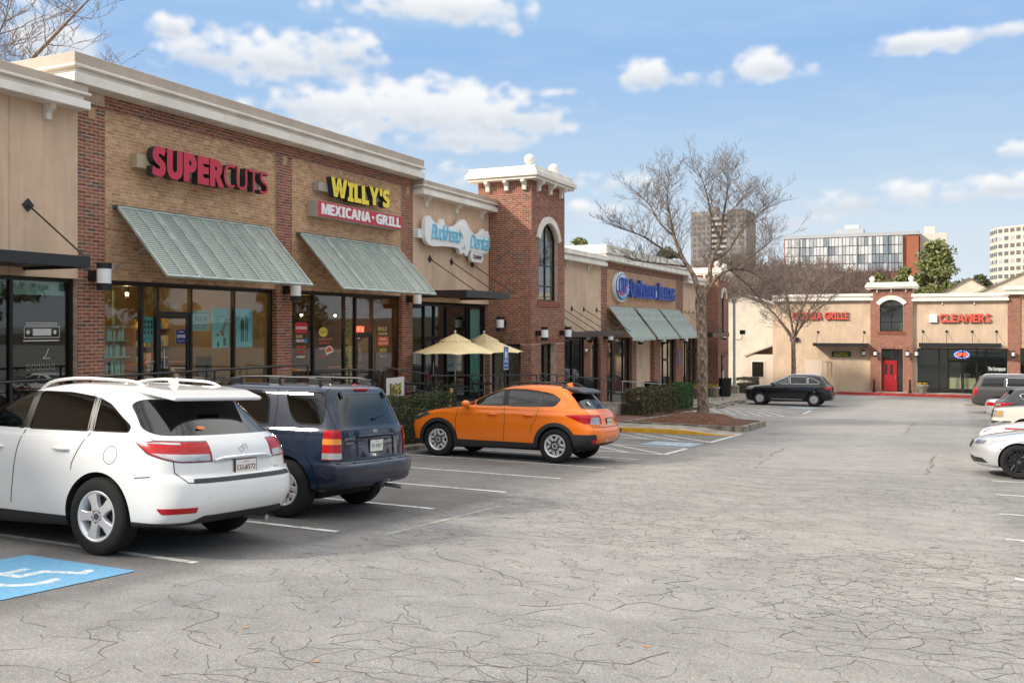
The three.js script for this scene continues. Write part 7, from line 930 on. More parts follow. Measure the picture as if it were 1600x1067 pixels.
function pine(name, label, x, z, y, H, rad, cols, seed, n = 5200, sz = .34) {
  const t = thing(name, label, 'tree', 'evergreen trees behind the far row'), r = R(seed), m = mb(), w = mb().tube([[0, -.3, 0], [.1, H * .5, .05], [0, H * .93, 0]], [H * .02, H * .014, .03], 9); const clumps = []; for (let k = 0; k < 46; k++) { const h = .35 + .65 * r(), a = r() * 6.28, e = rad * (1.05 - Math.pow(h, 2.2)) * Math.sqrt(r()), R0 = rad * (.13 + r() * .15); clumps.push([Math.cos(a) * e, h * H, Math.sin(a) * e, R0]); w.tube([[0, h * H * .86, 0], [Math.cos(a) * e, h * H, Math.sin(a) * e]], [.06, .02], 5); }
  leafCloud(m, n, r, (q) => { const c = clumps[Math.floor(q() * clumps.length)], a = q() * 6.28, b = Math.acos(2 * q() - 1), s = c[3] * Math.pow(q(), .45); return [[c[0] + Math.sin(b) * Math.cos(a) * s * 1.2, c[1] + Math.cos(b) * s * .7, c[2] + Math.sin(b) * Math.sin(a) * s * 1.2]]; }, sz, cols); part(t, 'trunk', w, M.bark); part(t, 'crown', m, M.leaf); t.position.set(x, y, z);
}
const PINE = [[.14, .17, .05], [.18, .2, .06], [.1, .13, .042], [.23, .23, .075]], DARKP = [[.085, .1, .045], [.11, .12, .05], [.065, .08, .036], [.13, .12, .06]];
pine('pine_tree', 'full green pine behind the dry cleaner roof', -1.6, -104, -5, 13.4, 4.1, PINE, 61, 8200, .36); pine('pine_tree', 'second green pine left of the full pine', -4.6, -108, -5, 11, 3.2, PINE, 62, 5200, .36); pine('pine_tree', 'dull dark evergreen right of the full pine', 2.6, -112, -5, 10.6, 2.8, DARKP, 63, 4600, .36); pine('pine_tree', 'dark low evergreen near the pale round tower', 6.6, -120, -5, 10.2, 3.2, DARKP, 64, 4600, .38); pine('pine_tree', 'dark evergreen below the distant grey tower block', -33, -118, -5, 15, 4.2, DARKP, 65, 6000, .42); pine('pine_tree', 'dark evergreen behind the far left tower', -27, -124, -5, 13.6, 3.6, DARKP, 66, 5000, .42); pine('pine_tree', 'green tree top above the tan shop past the tower', -26.7, -70, -4, 10.8, 2.6, PINE, 67, 5200, .3);
pine('pine_tree', 'pine with yellowish needles above the red-door tower', -7.6, -116, -5, 11, 2.9, [[.21, .2, .07], [.26, .23, .08], [.16, .17, .055]], 68, 4800, .36);
{   // bare wood behind the far row, one mass of twigs
  const protos = [71, 72, 73].map((s) => { const m = mb(), r = R(s), H = 14; limbTo(m, [[0, 0, 0], [.1, H * .3, 0], [0, H * .62, .1]], .2, .09, 6); for (let k = 0; k < 11; k++) { const a = k * 2.4, h = H * (.22 + .045 * k), e = H * .2 * (.6 + r() * .6), p = [[0, h, 0], [Math.cos(a) * e * .5, h + H * .14, Math.sin(a) * e * .5], [Math.cos(a) * e, h + H * .3, Math.sin(a) * e]], q = limbTo(m, p, .07, .02, 4); for (let j = 2; j < q.length; j++) for (let b = 0; b < 2; b++) { const g = r() * 6.28; twigs(m, q[j], new THREE.Vector3(Math.cos(g), .2 + r() * .9, Math.sin(g)).normalize(), 1.5 + r(), .022, 2, r, { bend: .4, up: .05, kids: [0, 4, 4], spread: .8, shrink: .5, min: .03 }); } } return m.build(); });
  const mats = [std([.17, .115, .09], .95), std([.2, .16, .125], .95), std([.15, .095, .085], .95)];
  protos.forEach((g, k) => { const N = 52, r = R(80 + k), im = new THREE.InstancedMesh(g, mats[k], N); for (let i = 0; i < N; i++) { const d = 96 + r() * 56, q = r(), x = d * lerp(-.225, -.06, q), s = (.62 + r() * .26) * lerp(1.0, .82, q) * (d / 118); im.setMatrixAt(i, T4(x, -5.2, -d, 0, r() * 6, 0, [s * 1.1, s, s * 1.1])); } im.name = numbered('bare_wood'); im.userData = { kind: 'stuff', label: ['reddish bare wood behind the far row', 'pale brown bare wood behind the far row', 'dark bare wood behind the far row'][k], category: 'wood' }; im.castShadow = im.receiveShadow = true; scene.add(im); });
}

// ---------- buildings beyond ----------
{
  const b = thing('gabled_building', 'cream gabled building between the two rows', 'building'), s = new THREE.Shape(); s.moveTo(-23.5, -6); s.lineTo(-11, -6); s.lineTo(-11, .55); s.lineTo(-17.5, 2.94); s.lineTo(-23.5, .6); s.closePath(); const g = new THREE.ExtrudeGeometry(s, { depth: 14, bevelEnabled: false }); g.translate(0, 0, -100); part(b, 'wall', g, M.stuccoWhite);
  part(b, 'roof_edge', mb().bar([-17.5, 3.0, -85.9], [-10.6, .46, -85.9], .5, .14).bar([-17.5, 3.0, -85.9], [-23.9, .5, -85.9], .5, .14), std([.09, .075, .065], .9));
  part(b, 'annex_wall', mb().d(-16.2, -13.4, -6, -2.4, 82.5, 85.98), std([.66, .55, .46], .9)); part(b, 'annex_roof', mb().bar([-16.4, -2.55, -84.2], [-13.3, -1.35, -84.2], 3.7, .12), std([.5, .42, .36], .9)); const f = part(b, 'annex_window', mb().d(-15.75, -14.6, -4.4, -2.95, 82.44, 82.498), M.white); part(f, 'window_pane', mb().d(-15.66, -14.69, -4.32, -3.03, 82.42, 82.439), M.glass); part(f, 'window_back', mb().d(-15.66, -14.69, -4.32, -3.03, 82.44, 82.442), M.dark); base(b, -17, -5.3, -86);
  const c = thing('gabled_building', 'cream buildings with twin gables behind the dry cleaner', 'building'); const G = (x0, x1, xp, ye, yp, d) => { const q = new THREE.Shape(); q.moveTo(x0, -6); q.lineTo(x1, -6); q.lineTo(x1, ye); q.lineTo(xp, yp); q.lineTo(x0, ye); q.closePath(); const e = new THREE.ExtrudeGeometry(q, { depth: 12, bevelEnabled: false }); e.translate(0, 0, -d - 12); part(c, 'gable_wall', e, M.stuccoWhite); part(c, 'roof_edge', mb().bar([xp, yp + .05, -d + .1], [x0 - .3, ye - .05, -d + .1], .3, .05).bar([xp, yp + .05, -d + .1], [x1 + .3, ye - .05, -d + .1], .3, .05), std([.14, .12, .09], .9)); }; G(-2.2, 4.6, 1.27, 2.2, 4.31, 94); G(1.2, 11.5, 6.3, 2.6, 5.0, 92); base(c, 3, -5.2, -93);
}
M.far1 = std([.34, .3, .27], .9, 0, { map: rep(tintTex([205, 203, 200], [250, 248, 246], 6, 101, .06), 22) }); M.far2 = std([.36, .12, .065], .9); M.far3 = std([.7, .62, .5], .9); M.farGrey = std([.42, .43, .44], .8); M.farGlass = phys([.24, .28, .31], .1, .1, {}); M.farDark = std([.14, .145, .15], .5); M.farPale = std([.6, .61, .6], .5);
{   // grey apartment tower
  const D = 420, b = thing('apartment_tower', 'grey concrete apartment tower behind the bare tree', 'building'), G = -8; part(b, 'wall', mb().d(-107, -98, G, 51.4, D, D + 22), M.far1); part(b, 'centre_wall', mb().d(-98, -86, G, 49.6, D + 2, D + 22), M.far1); part(b, 'wing_wall', mb().d(-90.5, -81.9, G, 51.4, D - 2, D + 20), M.far1); part(b, 'plant_room', mb().d(-98.4, -95.6, 48, 53.5, D + 1, D + 8), M.far1);
  for (let k = 0; k < 19; k++) { const y = 48.6 - k * 2.5; if (y < 4) break; part(b, 'balcony', mb().d(-97.6, -90.8, y - 1.1, y, D + .3, D + 2), std([.5, .48, .46], .9)); for (let j = 0; j < 4; j++) part(b, 'window', mb().d(-106 + j * 2.1, -104.7 + j * 2.1, y - .4, y + 1.1, D - .15, D - .01), M.farDark); part(b, 'window', mb().d(-89, -86.6, y - .3, y + 1, D - 2.15, D - 2.01), M.farDark); part(b, 'window', mb().d(-85.4, -83, y - .3, y + 1, D - 2.15, D - 2.01), M.farDark); }
  base(b, -95, G, -D - 10);
}
{   // long brick and glass building
  const D = 330, b = thing('long_office_building', 'long glass and red brick building on the skyline', 'building'), G = -8; part(b, 'brick_wall', mb().d(-52, -10, G, 29.5, D, D + 16), M.far2); part(b, 'roof_band', mb().d(-52.2, -9.8, 29.5, 30.6, D - .4, D + 16), M.farGrey); part(b, 'plant_room', mb().d(-36, -27, 30.6, 32.6, D + 4, D + 12), M.farGrey); part(b, 'plant_room', mb().d(-33, -28.5, 32.61, 33.9, D + 5, D + 11), M.farPale);
  const r = R(9), bays = 8; for (let k = 0; k < bays; k++) { const x0 = -51.6 + k * 4.62, x1 = x0 + 4.42, z = k % 2 ? -.5 : -.9; for (let j = 0; j < 4; j++) for (let i = 0; i < 4; i++) { const a = lerp(x0, x1, i / 4) + .08, c = lerp(x0, x1, (i + 1) / 4) - .08, y = 29.3 - (j + 1) * 2.9, q = r(), lit = k === 0 || k === 2 || k === 4 || (k === 5 && j < 2); part(b, 'window_panel', mb().d(a, c, y + .15, y + 2.8, D + z, D - .02), q < (lit ? .12 : .5) ? M.farGlass : q < .8 ? M.farPale : M.farGrey); } part(b, 'mullion', mb().d(x1 + .02, x1 + .2, 17, 29.4, D - 1.1, D - .02), M.farGrey); }
  for (let j = 0; j < 3; j++) for (let i = 0; i < 12; i++) part(b, 'window', mb().d(-50 + i * 3, -48.8 + i * 3, 8.4 + j * 2.7, 10 + j * 2.7, D - .2, D - .02), i % 3 ? M.farPale : M.farGlass); for (let j = 0; j < 2; j++) for (let i = 0; i < 2; i++) part(b, 'window', mb().d(-13.6 + i * 1.5, -12.6 + i * 1.5, 11.2 + j * 2.7, 12.7 + j * 2.7, D - .2, D - .02), M.farPale); base(b, -31, G, -D - 8);
  const c = thing('office_block', 'pale office block at the right end of the brick building', 'building'); part(c, 'wall', mb().d(-9.8, -1.8, G, 30.3, D + 6, D + 20), std([.62, .58, .5], .9)); part(c, 'plant_room', mb().d(-8.6, -5.4, 30.3, 32.6, D + 8, D + 16), std([.66, .61, .52], .9)); for (let j = 0; j < 5; j++) { part(c, 'window', mb().d(-7.6, -5.4, 25.9 - j * 2.5, 27.3 - j * 2.5, D + 5.8, D + 5.99), M.farDark); part(c, 'window', mb().d(-4.9, -2.3, 25.9 - j * 2.5, 26.9 - j * 2.5, D + 5.8, D + 5.99), M.farPale); } base(c, -6, G, -D - 12);
}
{   // pale many-sided tower on the right
  const b = thing('round_office_tower', 'pale many-sided office tower at the right edge', 'building'), cx = 28.5, cz = -395, Rr = 16, G = -8, n = 10, pts = []; for (let k = 0; k < n; k++) { const a = k / n * 6.283 + .1; pts.push(new THREE.Vector2(cx + Math.cos(a) * Rr, -(cz + Math.sin(a) * Rr))); } const s = new THREE.Shape(pts), g = new THREE.ExtrudeGeometry(s, { depth: 44, bevelEnabled: false }); g.rotateX(-Math.PI / 2); g.translate(0, G, 0); part(b, 'wall', g, M.far3);
  const wg = mb().box(-.85, .85, -.7, .7, -.12, .12).build(); for (let k = 0; k < n; k++) { const A = pts[k], B = pts[(k + 1) % n], mx = (A.x + B.x) / 2, mz = -(A.y + B.y) / 2; if (mz < cz) continue; const dx = B.x - A.x, dz = -(B.y - A.y), L = Math.hypot(dx, dz); for (let i = 0; i < 4; i++) for (let j = 0; j < 11; j++) { const w = part(b, 'window', wg, j % 3 === 1 && i % 2 ? M.farGrey : M.farDark), t = (i + .5) / 4; w.position.set(A.x + dx * t, 34.6 - j * 2.75, -A.y + dz * t); w.rotation.y = Math.atan2(-dz, dx); } }
  base(b, cx, G, cz);
}
structure('hill', (() => { const m = mb(), N = 40; for (let i = 0; i < N; i++) for (let j = 0; j < 6; j++) { const X = (k) => lerp(-500, 300, k / N), H = (a, t) => [X(a), -5.6 + t * 14 * (.7 + .5 * fbm(X(a) * .01 + 9, t * 2, 3, 997, 141)), -(165 + t * 420)]; m.quad(H(i, j / 6), H(i + 1, j / 6), H(i + 1, (j + 1) / 6), H(i, (j + 1) / 6)); } return m; })(), std([.13, .105, .07], 1, 0, { map: rep(tintTex([120, 130, 100], [220, 200, 170], 20, 151, .2), 30) }), 'low wooded rise beyond the shops');
// trees on the far side of the car park, outside the frame, that the shop windows mirror
for (const [x, d, h, s, w] of [[27, 8, 12, 91, 'first'], [31, 19, 14, 92, 'second'], [26, 31, 11.5, 93, 'third'], [30, 43, 13, 94, 'fourth'], [28, 56, 12, 95, 'fifth'], [24, 68, 11, 96, 'sixth']]) pine('pine_tree', w + ' dark evergreen in the row across the car park', x, -d, gy(d), h, 4.4, DARKP, s, 2600, .6);

// ---------- shop windows ----------
const decal = (parent, name, t, x, d0, d1, y0, y1, extra = {}) => { const m = mb(); m.quad([x, y0, -d0], [x, y0, -d1], [x, y1, -d1], [x, y1, -d0], [[0, 0], [1, 0], [1, 1], [0, 1]]); return part(parent, name, m, std([.9, .9, .9], .6, 0, { map: t, transparent: !!extra.clear })); };
function poster(name, label, t, x, d0, d1, y0, y1, clear) { const p = thing(name, label, clear ? 'window decal' : 'poster', 'posters and lettering in the shop windows'); decal(p, 'print', t, x, d0, d1, y0, y1, { clear }); if (!clear) part(p, 'sheet', mb().d(x - .006, x - .001, y0, y1, d0, d1), M.whitePlastic); return base(p, x, y0, -(d0 + d1) / 2); }
const txt = (c, s, x, y, px, col, font = 'bold', al = 'center') => { c.fillStyle = col; c.textAlign = al; c.font = font + ' ' + px + 'px sans-serif'; c.fillText(s, x, y); };
poster('price_poster', 'pale price poster reading 13.70 in the salon window', canvasTex(256, 210, (c, w, h) => { c.fillStyle = '#a8d5cc'; c.fillRect(0, 0, w, h); txt(c, 'SUPER TUESDAY SPECIAL', 128, 30, 17, '#2e4d4c'); txt(c, '$13.70', 128, 108, 62, '#27403f'); txt(c, 'MONDAY - WEDNESDAY', 128, 160, 18, '#27403f'); txt(c, '9AM - 11:30 AM', 128, 188, 20, '#27403f'); }), -15.235, 15.97, 16.5, -.1, .35);
poster('product_poster', 'turquoise product poster in the salon window', canvasTex(220, 400, (c, w, h) => { const g = c.createLinearGradient(0, 0, 0, h); g.addColorStop(0, '#6fd0d0'); g.addColorStop(1, '#a8e8e4'); c.fillStyle = g; c.fillRect(0, 0, w, h); txt(c, 'Refreshing', 90, 90, 26, '#23605f'); txt(c, 'is the', 70, 122, 24, '#23605f'); txt(c, 'future.', 84, 154, 24, '#23605f'); c.save(); c.translate(150, 190); c.rotate(.4); c.fillStyle = '#8c8a78'; c.fillRect(-16, -90, 32, 150); c.restore(); c.fillStyle = '#b4553d'; for (const [x, y, r] of [[70, 270, 17], [112, 240, 15], [135, 262, 20]]) { c.beginPath(); c.arc(x, y, r, 0, 7); c.fill(); } c.fillStyle = '#4b7d68'; c.fillRect(140, 300, 34, 80); c.fillStyle = '#56725c'; c.fillRect(60, 340, 30, 50); }), -15.235, 16.58, 17.14, -.49, .42);
poster('couple_poster', 'blue poster of two standing figures in the salon window', canvasTex(220, 500, (c, w, h) => { const g = c.createLinearGradient(0, 0, 0, h); g.addColorStop(0, '#62c4d8'); g.addColorStop(1, '#9fe2e6'); c.fillStyle = g; c.fillRect(0, 0, w, h); for (const [x, k, a, b] of [[82, 1, '#3a3230', '#3d5d75'], [140, .92, '#596a70', '#6f8893']]) { c.fillStyle = '#6b4b3e'; c.beginPath(); c.arc(x, 130, 15 * k, 0, 7); c.fill(); c.fillStyle = a; c.fillRect(x - 24 * k, 148, 48 * k, 130); c.fillStyle = b; c.fillRect(x - 20 * k, 278, 17 * k, 150); c.fillRect(x + 3, 278, 17 * k, 150); } }), -15.235, 17.37, 17.94, -.49, .41);
poster('style_poster', 'teal poster of hair styles in the narrow salon window', canvasTex(160, 330, (c, w, h) => { c.fillStyle = '#57b3b4'; c.fillRect(0, 0, w, h); for (let j = 0; j < 3; j++) for (let i = 0; i < 3; i++) { c.fillStyle = ['#22393c', '#3b2f2b', '#2a4a4c'][(i + j) % 3]; c.beginPath(); c.ellipse(30 + i * 50, 60 + j * 70, 15, 24, 0, 0, 7); c.fill(); } txt(c, 'STYLE  CUT  COLOR', 80, 286, 15, '#1d3d3f'); }), -15.235, 14.56, 14.84, -.34, .2);
poster('hours_lettering', 'white opening hours on the narrow salon window', canvasTex(256, 128, (c) => { txt(c, 'Mon-Fri  9 - 8', 128, 36, 30, '#f2f2f2'); txt(c, 'Sat  9 - 7', 128, 76, 30, '#f2f2f2'); txt(c, 'Sun  9 - 6', 128, 116, 30, '#f2f2f2'); }), -15.194, 14.54, 14.86, -.95, -.68, true);
poster('open_board', 'dark blue OPEN board on the salon door', canvasTex(200, 200, (c) => { c.fillStyle = '#1d2d62'; c.fillRect(0, 0, 200, 200); txt(c, 'Walk in', 100, 40, 26, '#dfe6f4'); txt(c, 'OPEN', 100, 118, 60, '#f4f6fa'); txt(c, 'Come on in', 100, 168, 22, '#cfd8ec'); }), -15.19, 15.43, 15.73, -.37, -.07);
poster('street_number', 'white street number above the salon door', canvasTex(128, 48, (c) => txt(c, '2770', 64, 40, 44, '#eef0f0')), -15.194, 15.22, 15.5, .36, .48, true);
poster('window_drawing', 'white line drawing on the dark near shop window', canvasTex(512, 512, (c) => { c.strokeStyle = c.fillStyle = 'rgba(226,222,216,.92)'; c.lineWidth = 6; c.strokeRect(90, 60, 330, 16); c.strokeRect(70, 90, 380, 90); c.fillRect(160, 108, 200, 56); c.fillRect(60, 200, 390, 10); for (const x of [110, 400]) { c.beginPath(); c.arc(x, 136, 18, 0, 7); c.fill(); } c.beginPath(); c.moveTo(330, 270); c.lineTo(300, 330); c.lineTo(270, 350); c.lineTo(350, 352); c.stroke(); for (let k = 0; k < 6; k++) { c.globalAlpha = .4; c.strokeRect(100 + k * 52, 400, 30, 40); } }), -15.172, 11.6, 12.6, -.95, .2, true);
// burrito shop window graphics
poster('catering_decal', 'red CATERING decal with order words on the burrito shop window', canvasTex(256, 512, (c) => { c.fillStyle = '#c8252f'; c.beginPath(); c.roundRect(4, 8, 236, 130, 30); c.fill(); txt(c, 'CATERING', 122, 92, 44, '#ffffff'); txt(c, 'CLICK', 80, 196, 46, '#f0d48a'); txt(c, 'ORDER', 100, 252, 52, '#ece8e2'); c.fillStyle = '#4b84a8'; c.fillRect(170, 214, 60, 50); txt(c, 'PICK UP', 110, 330, 50, '#e2703c'); txt(c, 'ENJOY', 110, 390, 56, '#d94440'); c.fillStyle = '#d8c49a'; c.fillRect(30, 420, 160, 22); }), -15.19, 19.5, 20.05, -.95, .12, true);
poster('taco_decal', 'orange taco decal on the burrito shop window', canvasTex(256, 512, (c) => { c.fillStyle = '#e7c84a'; c.beginPath(); c.ellipse(90, 80, 70, 70, -.4, 0, 7); c.fill(); txt(c, 'FRESH', 90, 92, 34, '#7d5016'); txt(c, 'BURRITOS', 128, 200, 46, '#d77a72'); txt(c, 'BOWLS', 110, 254, 50, '#c95c4a'); c.fillStyle = '#e9e4da'; c.beginPath(); c.moveTo(120, 420); c.arc(186, 350, 68, 2.4, 6.6); c.fill(); c.fillStyle = '#dc6420'; c.beginPath(); c.arc(184, 352, 54, 2.6, 6.4); c.fill(); txt(c, 'TACOS', 80, 330, 40, '#e8e2d8'); txt(c, 'SALADS', 80, 440, 44, '#d06a48'); }), -15.19, 20.45, 21.15, -.95, .0, true);
poster('bold_decal', 'yellow and orange lettering decal on the burrito shop door side', canvasTex(256, 512, (c) => { txt(c, 'BOLD', 110, 70, 72, '#e8d06a'); txt(c, 'FLAVOR', 120, 130, 50, '#e4cf86'); c.fillStyle = '#d9632b'; c.beginPath(); c.roundRect(10, 150, 230, 130, 24); c.fill(); txt(c, 'Fresh', 120, 204, 54, '#f4e6d2'); txt(c, 'Guacamole', 124, 256, 40, '#f2dcbe'); txt(c, 'HOT', 124, 370, 74, '#ead06a'); txt(c, 'SALSA', 124, 440, 50, '#b7cbd6'); }), -15.19, 23.3, 23.95, -1.05, .02, true);
poster('yellow_banner', 'tall yellow banner with upright letters in the burrito shop', canvasTex(128, 1024, (c, w, h) => { c.fillStyle = '#c79a1e'; c.fillRect(0, 0, w, h); c.save(); c.translate(64, 512); c.rotate(-Math.PI / 2); txt(c, 'FLAVOR  AT  ACCORD', 0, 30, 88, '#2c2a24'); c.restore(); }), -15.26, 21.72, 22.1, -1.9, .78);
poster('phone_poster', 'blue and white phone number poster in the dental window', canvasTex(256, 300, (c, w, h) => { c.fillStyle = '#e8ecee'; c.fillRect(0, 0, w, h); c.fillStyle = '#2f90b8'; c.fillRect(150, 0, 106, 130); c.fillStyle = '#dbe8ee'; c.fillRect(0, 180, w, 120); for (let k = 0; k < 6; k++) { c.fillStyle = '#53646c'; c.fillRect(12, 14 + k * 22, 120, 9); } txt(c, 'CALL TODAY', 128, 170, 28, '#50606a'); txt(c, '404-600-1350', 128, 252, 40, '#1f7ba6'); }), -15.235, 27.58, 28.6, -1.5, -.5);
poster('teal_notice', 'small teal notice in the dental window', canvasTex(64, 48, (c) => { c.fillStyle = '#5fb3a4'; c.fillRect(0, 0, 64, 48); c.fillStyle = '#2c5a52'; for (let k = 0; k < 4; k++) c.fillRect(8, 8 + k * 9, 48, 3); }), -15.235, 25.2, 25.55, -1.15, -.85);
{ const t = canvasTex(512, 256, (c) => { txt(c, 'The European', 250, 90, 68, '#e8efe8'); txt(c, 'Dry Cleaner', 236, 180, 72, '#e8efe8'); }), p = thing('window_lettering', 'white European dry cleaner lettering on the far window', 'window decal', 'posters and lettering in the shop windows'), m = mb(); m.quad([2.16, -4.0, -74.08], [3.4, -4.0, -74.08], [3.4, -2.6, -74.08], [2.16, -2.6, -74.08], [[0, 0], [1, 0], [1, 1], [0, 1]]); part(p, 'print', m, std([.9, .9, .9], .6, 0, { map: t, transparent: true })); base(p, 2.8, -4, -74.08); }
{   // salon shelves and bottles
  const s = thing('product_shelf', 'shelf rack of hair products in the salon window', 'shelf'), bars = mb(); for (const y of [-1.35, -.98, -.62, -.28, .0]) part(s, 'shelf_board', mb().chd(-15.85, -15.38, y - .02, y, 13.5, 14.38, .004), std([.32, .46, .4], .6)); for (const d of [13.52, 14.36]) part(s, 'upright', mb().d(-15.87, -15.84, -1.83, .75, d - .02, d + .02), std([.3, .44, .38], .6)); part(s, 'back_card', mb().d(-15.9, -15.88, .05, .8, 13.5, 14.15), std([.22, .4, .34], .8)); base(s, -15.6, -1.83, -13.95);
  const lathe = (pts) => new THREE.LatheGeometry(pts.map((p) => new THREE.Vector2(...p)), 14), g = [lathe([[0, 0], [.032, 0], [.034, .01], [.034, .15], [.026, .175], [.014, .185], [.014, .225], [0, .228]]), lathe([[0, 0], [.036, 0], [.03, .19], [.02, .2], [.018, .24], [0, .242]]), lathe([[0, 0], [.028, 0], [.028, .2], [.012, .215], [.012, .25], [0, .252]])], mats = [std([.36, .62, .55], .35), std([.5, .66, .6], .35), std([.28, .5, .46], .35)], r = R(33);
  for (const [ri, y] of [[0, -1.35], [1, -.98], [2, -.62], [3, -.28]]) for (let k = 0; k < 8; k++) { const b = single('hair_product_bottle', g[(k + ri) % 3], mats[Math.floor(r() * 3)], ['pale green bottle on the lowest salon shelf', 'pale green bottle on the second salon shelf from the bottom', 'pale green bottle on the third salon shelf from the bottom', 'pale green bottle on the top salon shelf'][ri], 'bottle', 'green bottles on salon shelf row ' + (ri + 1)); b.position.set(-15.48 - r() * .06, y, -(13.58 + k * .1)); b.scale.setScalar(.95 + r() * .25); }
}
function spot(x, y, d, col, power, label) { const l = thing('ceiling_spot', label, 'spotlight', 'warm ceiling spotlights inside the shops'); const sh = mb().cyl([0, 0, 0], [0, .14, 0], .045, .06, 14).cyl([0, .14, 0], [0, .3, 0], .012, .012, 6); part(l, 'housing', sh, M.black); part(l, 'bulb', new THREE.SphereGeometry(.038, 12, 8).translate(0, -.025, 0), std([1, .8, .5], .5, 0, { emissive: new THREE.Color(1, .72, .36), emissiveIntensity: 5 })); l.position.set(x, y, -d); const p = new THREE.PointLight(col, power); p.position.set(0, -.1, 0); p.shadow.radius = 2; p.castShadow = true; p.name = 'spot_light'; l.add(p); }
spot(-16.5, .75, 14.2, 0xffc078, .6, 'ceiling spotlight above the salon shelf'); spot(-16.6, .75, 15.4, 0xffc078, .7, 'ceiling spotlight behind the salon door'); spot(-17.4, .75, 17, 0xffc078, .7, 'ceiling spotlight behind the salon posters'); for (const [d, w] of [[19.9, 'first'], [20.9, 'second'], [21.6, 'third'], [23.2, 'fourth']]) spot(-16.6, .35, d, 0xffb060, .5, w + ' hanging spotlight from the left in the burrito shop');
part(thing('salon_counter', 'wooden salon counter behind the price poster', 'counter'), 'counter_body', mb().chd(-17.6, -17, -1.83, -.85, 15.9, 17.8, .02), std([.3, .15, .07], .5)); for (const [d, w] of [[14.7, 'near'], [16.2, 'middle'], [17.6, 'far']]) { const c = thing('salon_chair', w + ' black salon chair seen through the window', 'chair', 'black salon chairs'); part(c, 'seat', new RoundedBoxGeometry(.5, .14, .5, 2, .04).translate(0, .55, 0), M.plastic); part(c, 'backrest', new RoundedBoxGeometry(.1, .5, .48, 2, .04).translate(-.24, .86, 0), M.plastic); part(c, 'pedestal', mb().cyl([0, 0, 0], [0, .5, 0], .05, .05, 12).cyl([0, 0, 0], [0, .03, 0], .26, .24, 20), M.steel); c.position.set(-16.2, -1.83, -d); }
// ---------- railings, patio, street furniture ----------
function railing(x, runs, y0, h, label, cols = M.blackPaint) { const g = thing('railing', label, 'railing', 'black railings along the raised pavement'); for (const [d0, d1] of runs) { const F = (d) => y0(d), P = (d, k) => [x, F(d) + k, -d]; part(g, 'top_rail', mb().tube([P(d0, h - .12), P(d0, h - .03), P(d0 + .05, h), P(d1 - .05, h), P(d1, h - .03), P(d1, h - .12)], .021, 8), cols); part(g, 'lower_rail', mb().cyl(P(d0, h * .5), P(d1, h * .5), .016, .016, 8), cols); const n = Math.max(1, Math.round((d1 - d0) / 1.5)); for (let k = 0; k <= n; k++) { const d = lerp(d0, d1, k / n); part(g, 'post', mb().cyl(P(d, -.02), P(d, h - (k === 0 || k === n ? .1 : .01)), .021, .021, 8), cols); } } return g; }
base(railing(-13.05, [[4, 17.2]], sy, .98, 'black railing along the pavement behind the white crossover'), -13.05, -1.83, -10); base(railing(-13.0, [[17.45, 20.0]], sy, .86, 'short black railing behind the navy SUV roof'), -13, -1.83, -18.7); base(railing(-13.0, [[20.25, 22.4]], sy, .95, 'black railing carrying the food banner'), -13, -2.1, -21.3); base(railing(-13.0, [[22.6, 29.9]], sy, .92, 'black railing in front of the two parasols'), -13, -2.5, -26); base(railing(-13.0, [[30.2, 37.8]], sy, .95, 'black railing sloping down past the tower'), -13, -2.9, -34); base(railing(-13.1, [[39.5, 46.8]], sy, .95, 'grey railing above the brownish hedge', M.galv), -13.1, -3.7, -43);
{ const t = canvasTex(256, 128, (c, w, h) => { c.fillStyle = '#d8d4cc'; c.fillRect(0, 0, w, h); const r = R(3); for (let k = 0; k < 260; k++) { c.fillStyle = ['#6d7d2c', '#8b9a3c', '#b0742a', '#7b3b22', '#c8b070', '#3f4f22'][Math.floor(r() * 6)]; c.beginPath(); c.arc(40 + r() * 176, 44 + r() * 74, 3 + r() * 9, 0, 7); c.fill(); } }), b = thing('food_banner', 'banner with a food picture hung on the railing', 'banner'), m = mb(); m.quad([-12.965, -1.78, -20.32], [-12.965, -1.78, -21.15], [-12.965, -1.32, -21.15], [-12.965, -1.32, -20.32], [[0, 0], [1, 0], [1, 1], [0, 1]]); part(b, 'print', m, std([.9, .9, .9], .7, 0, { map: t })); part(b, 'cloth', mb().d(-12.972, -12.967, -1.79, -1.31, 20.31, 21.16), M.whitePlastic); base(b, -12.97, -1.78, -20.7); }
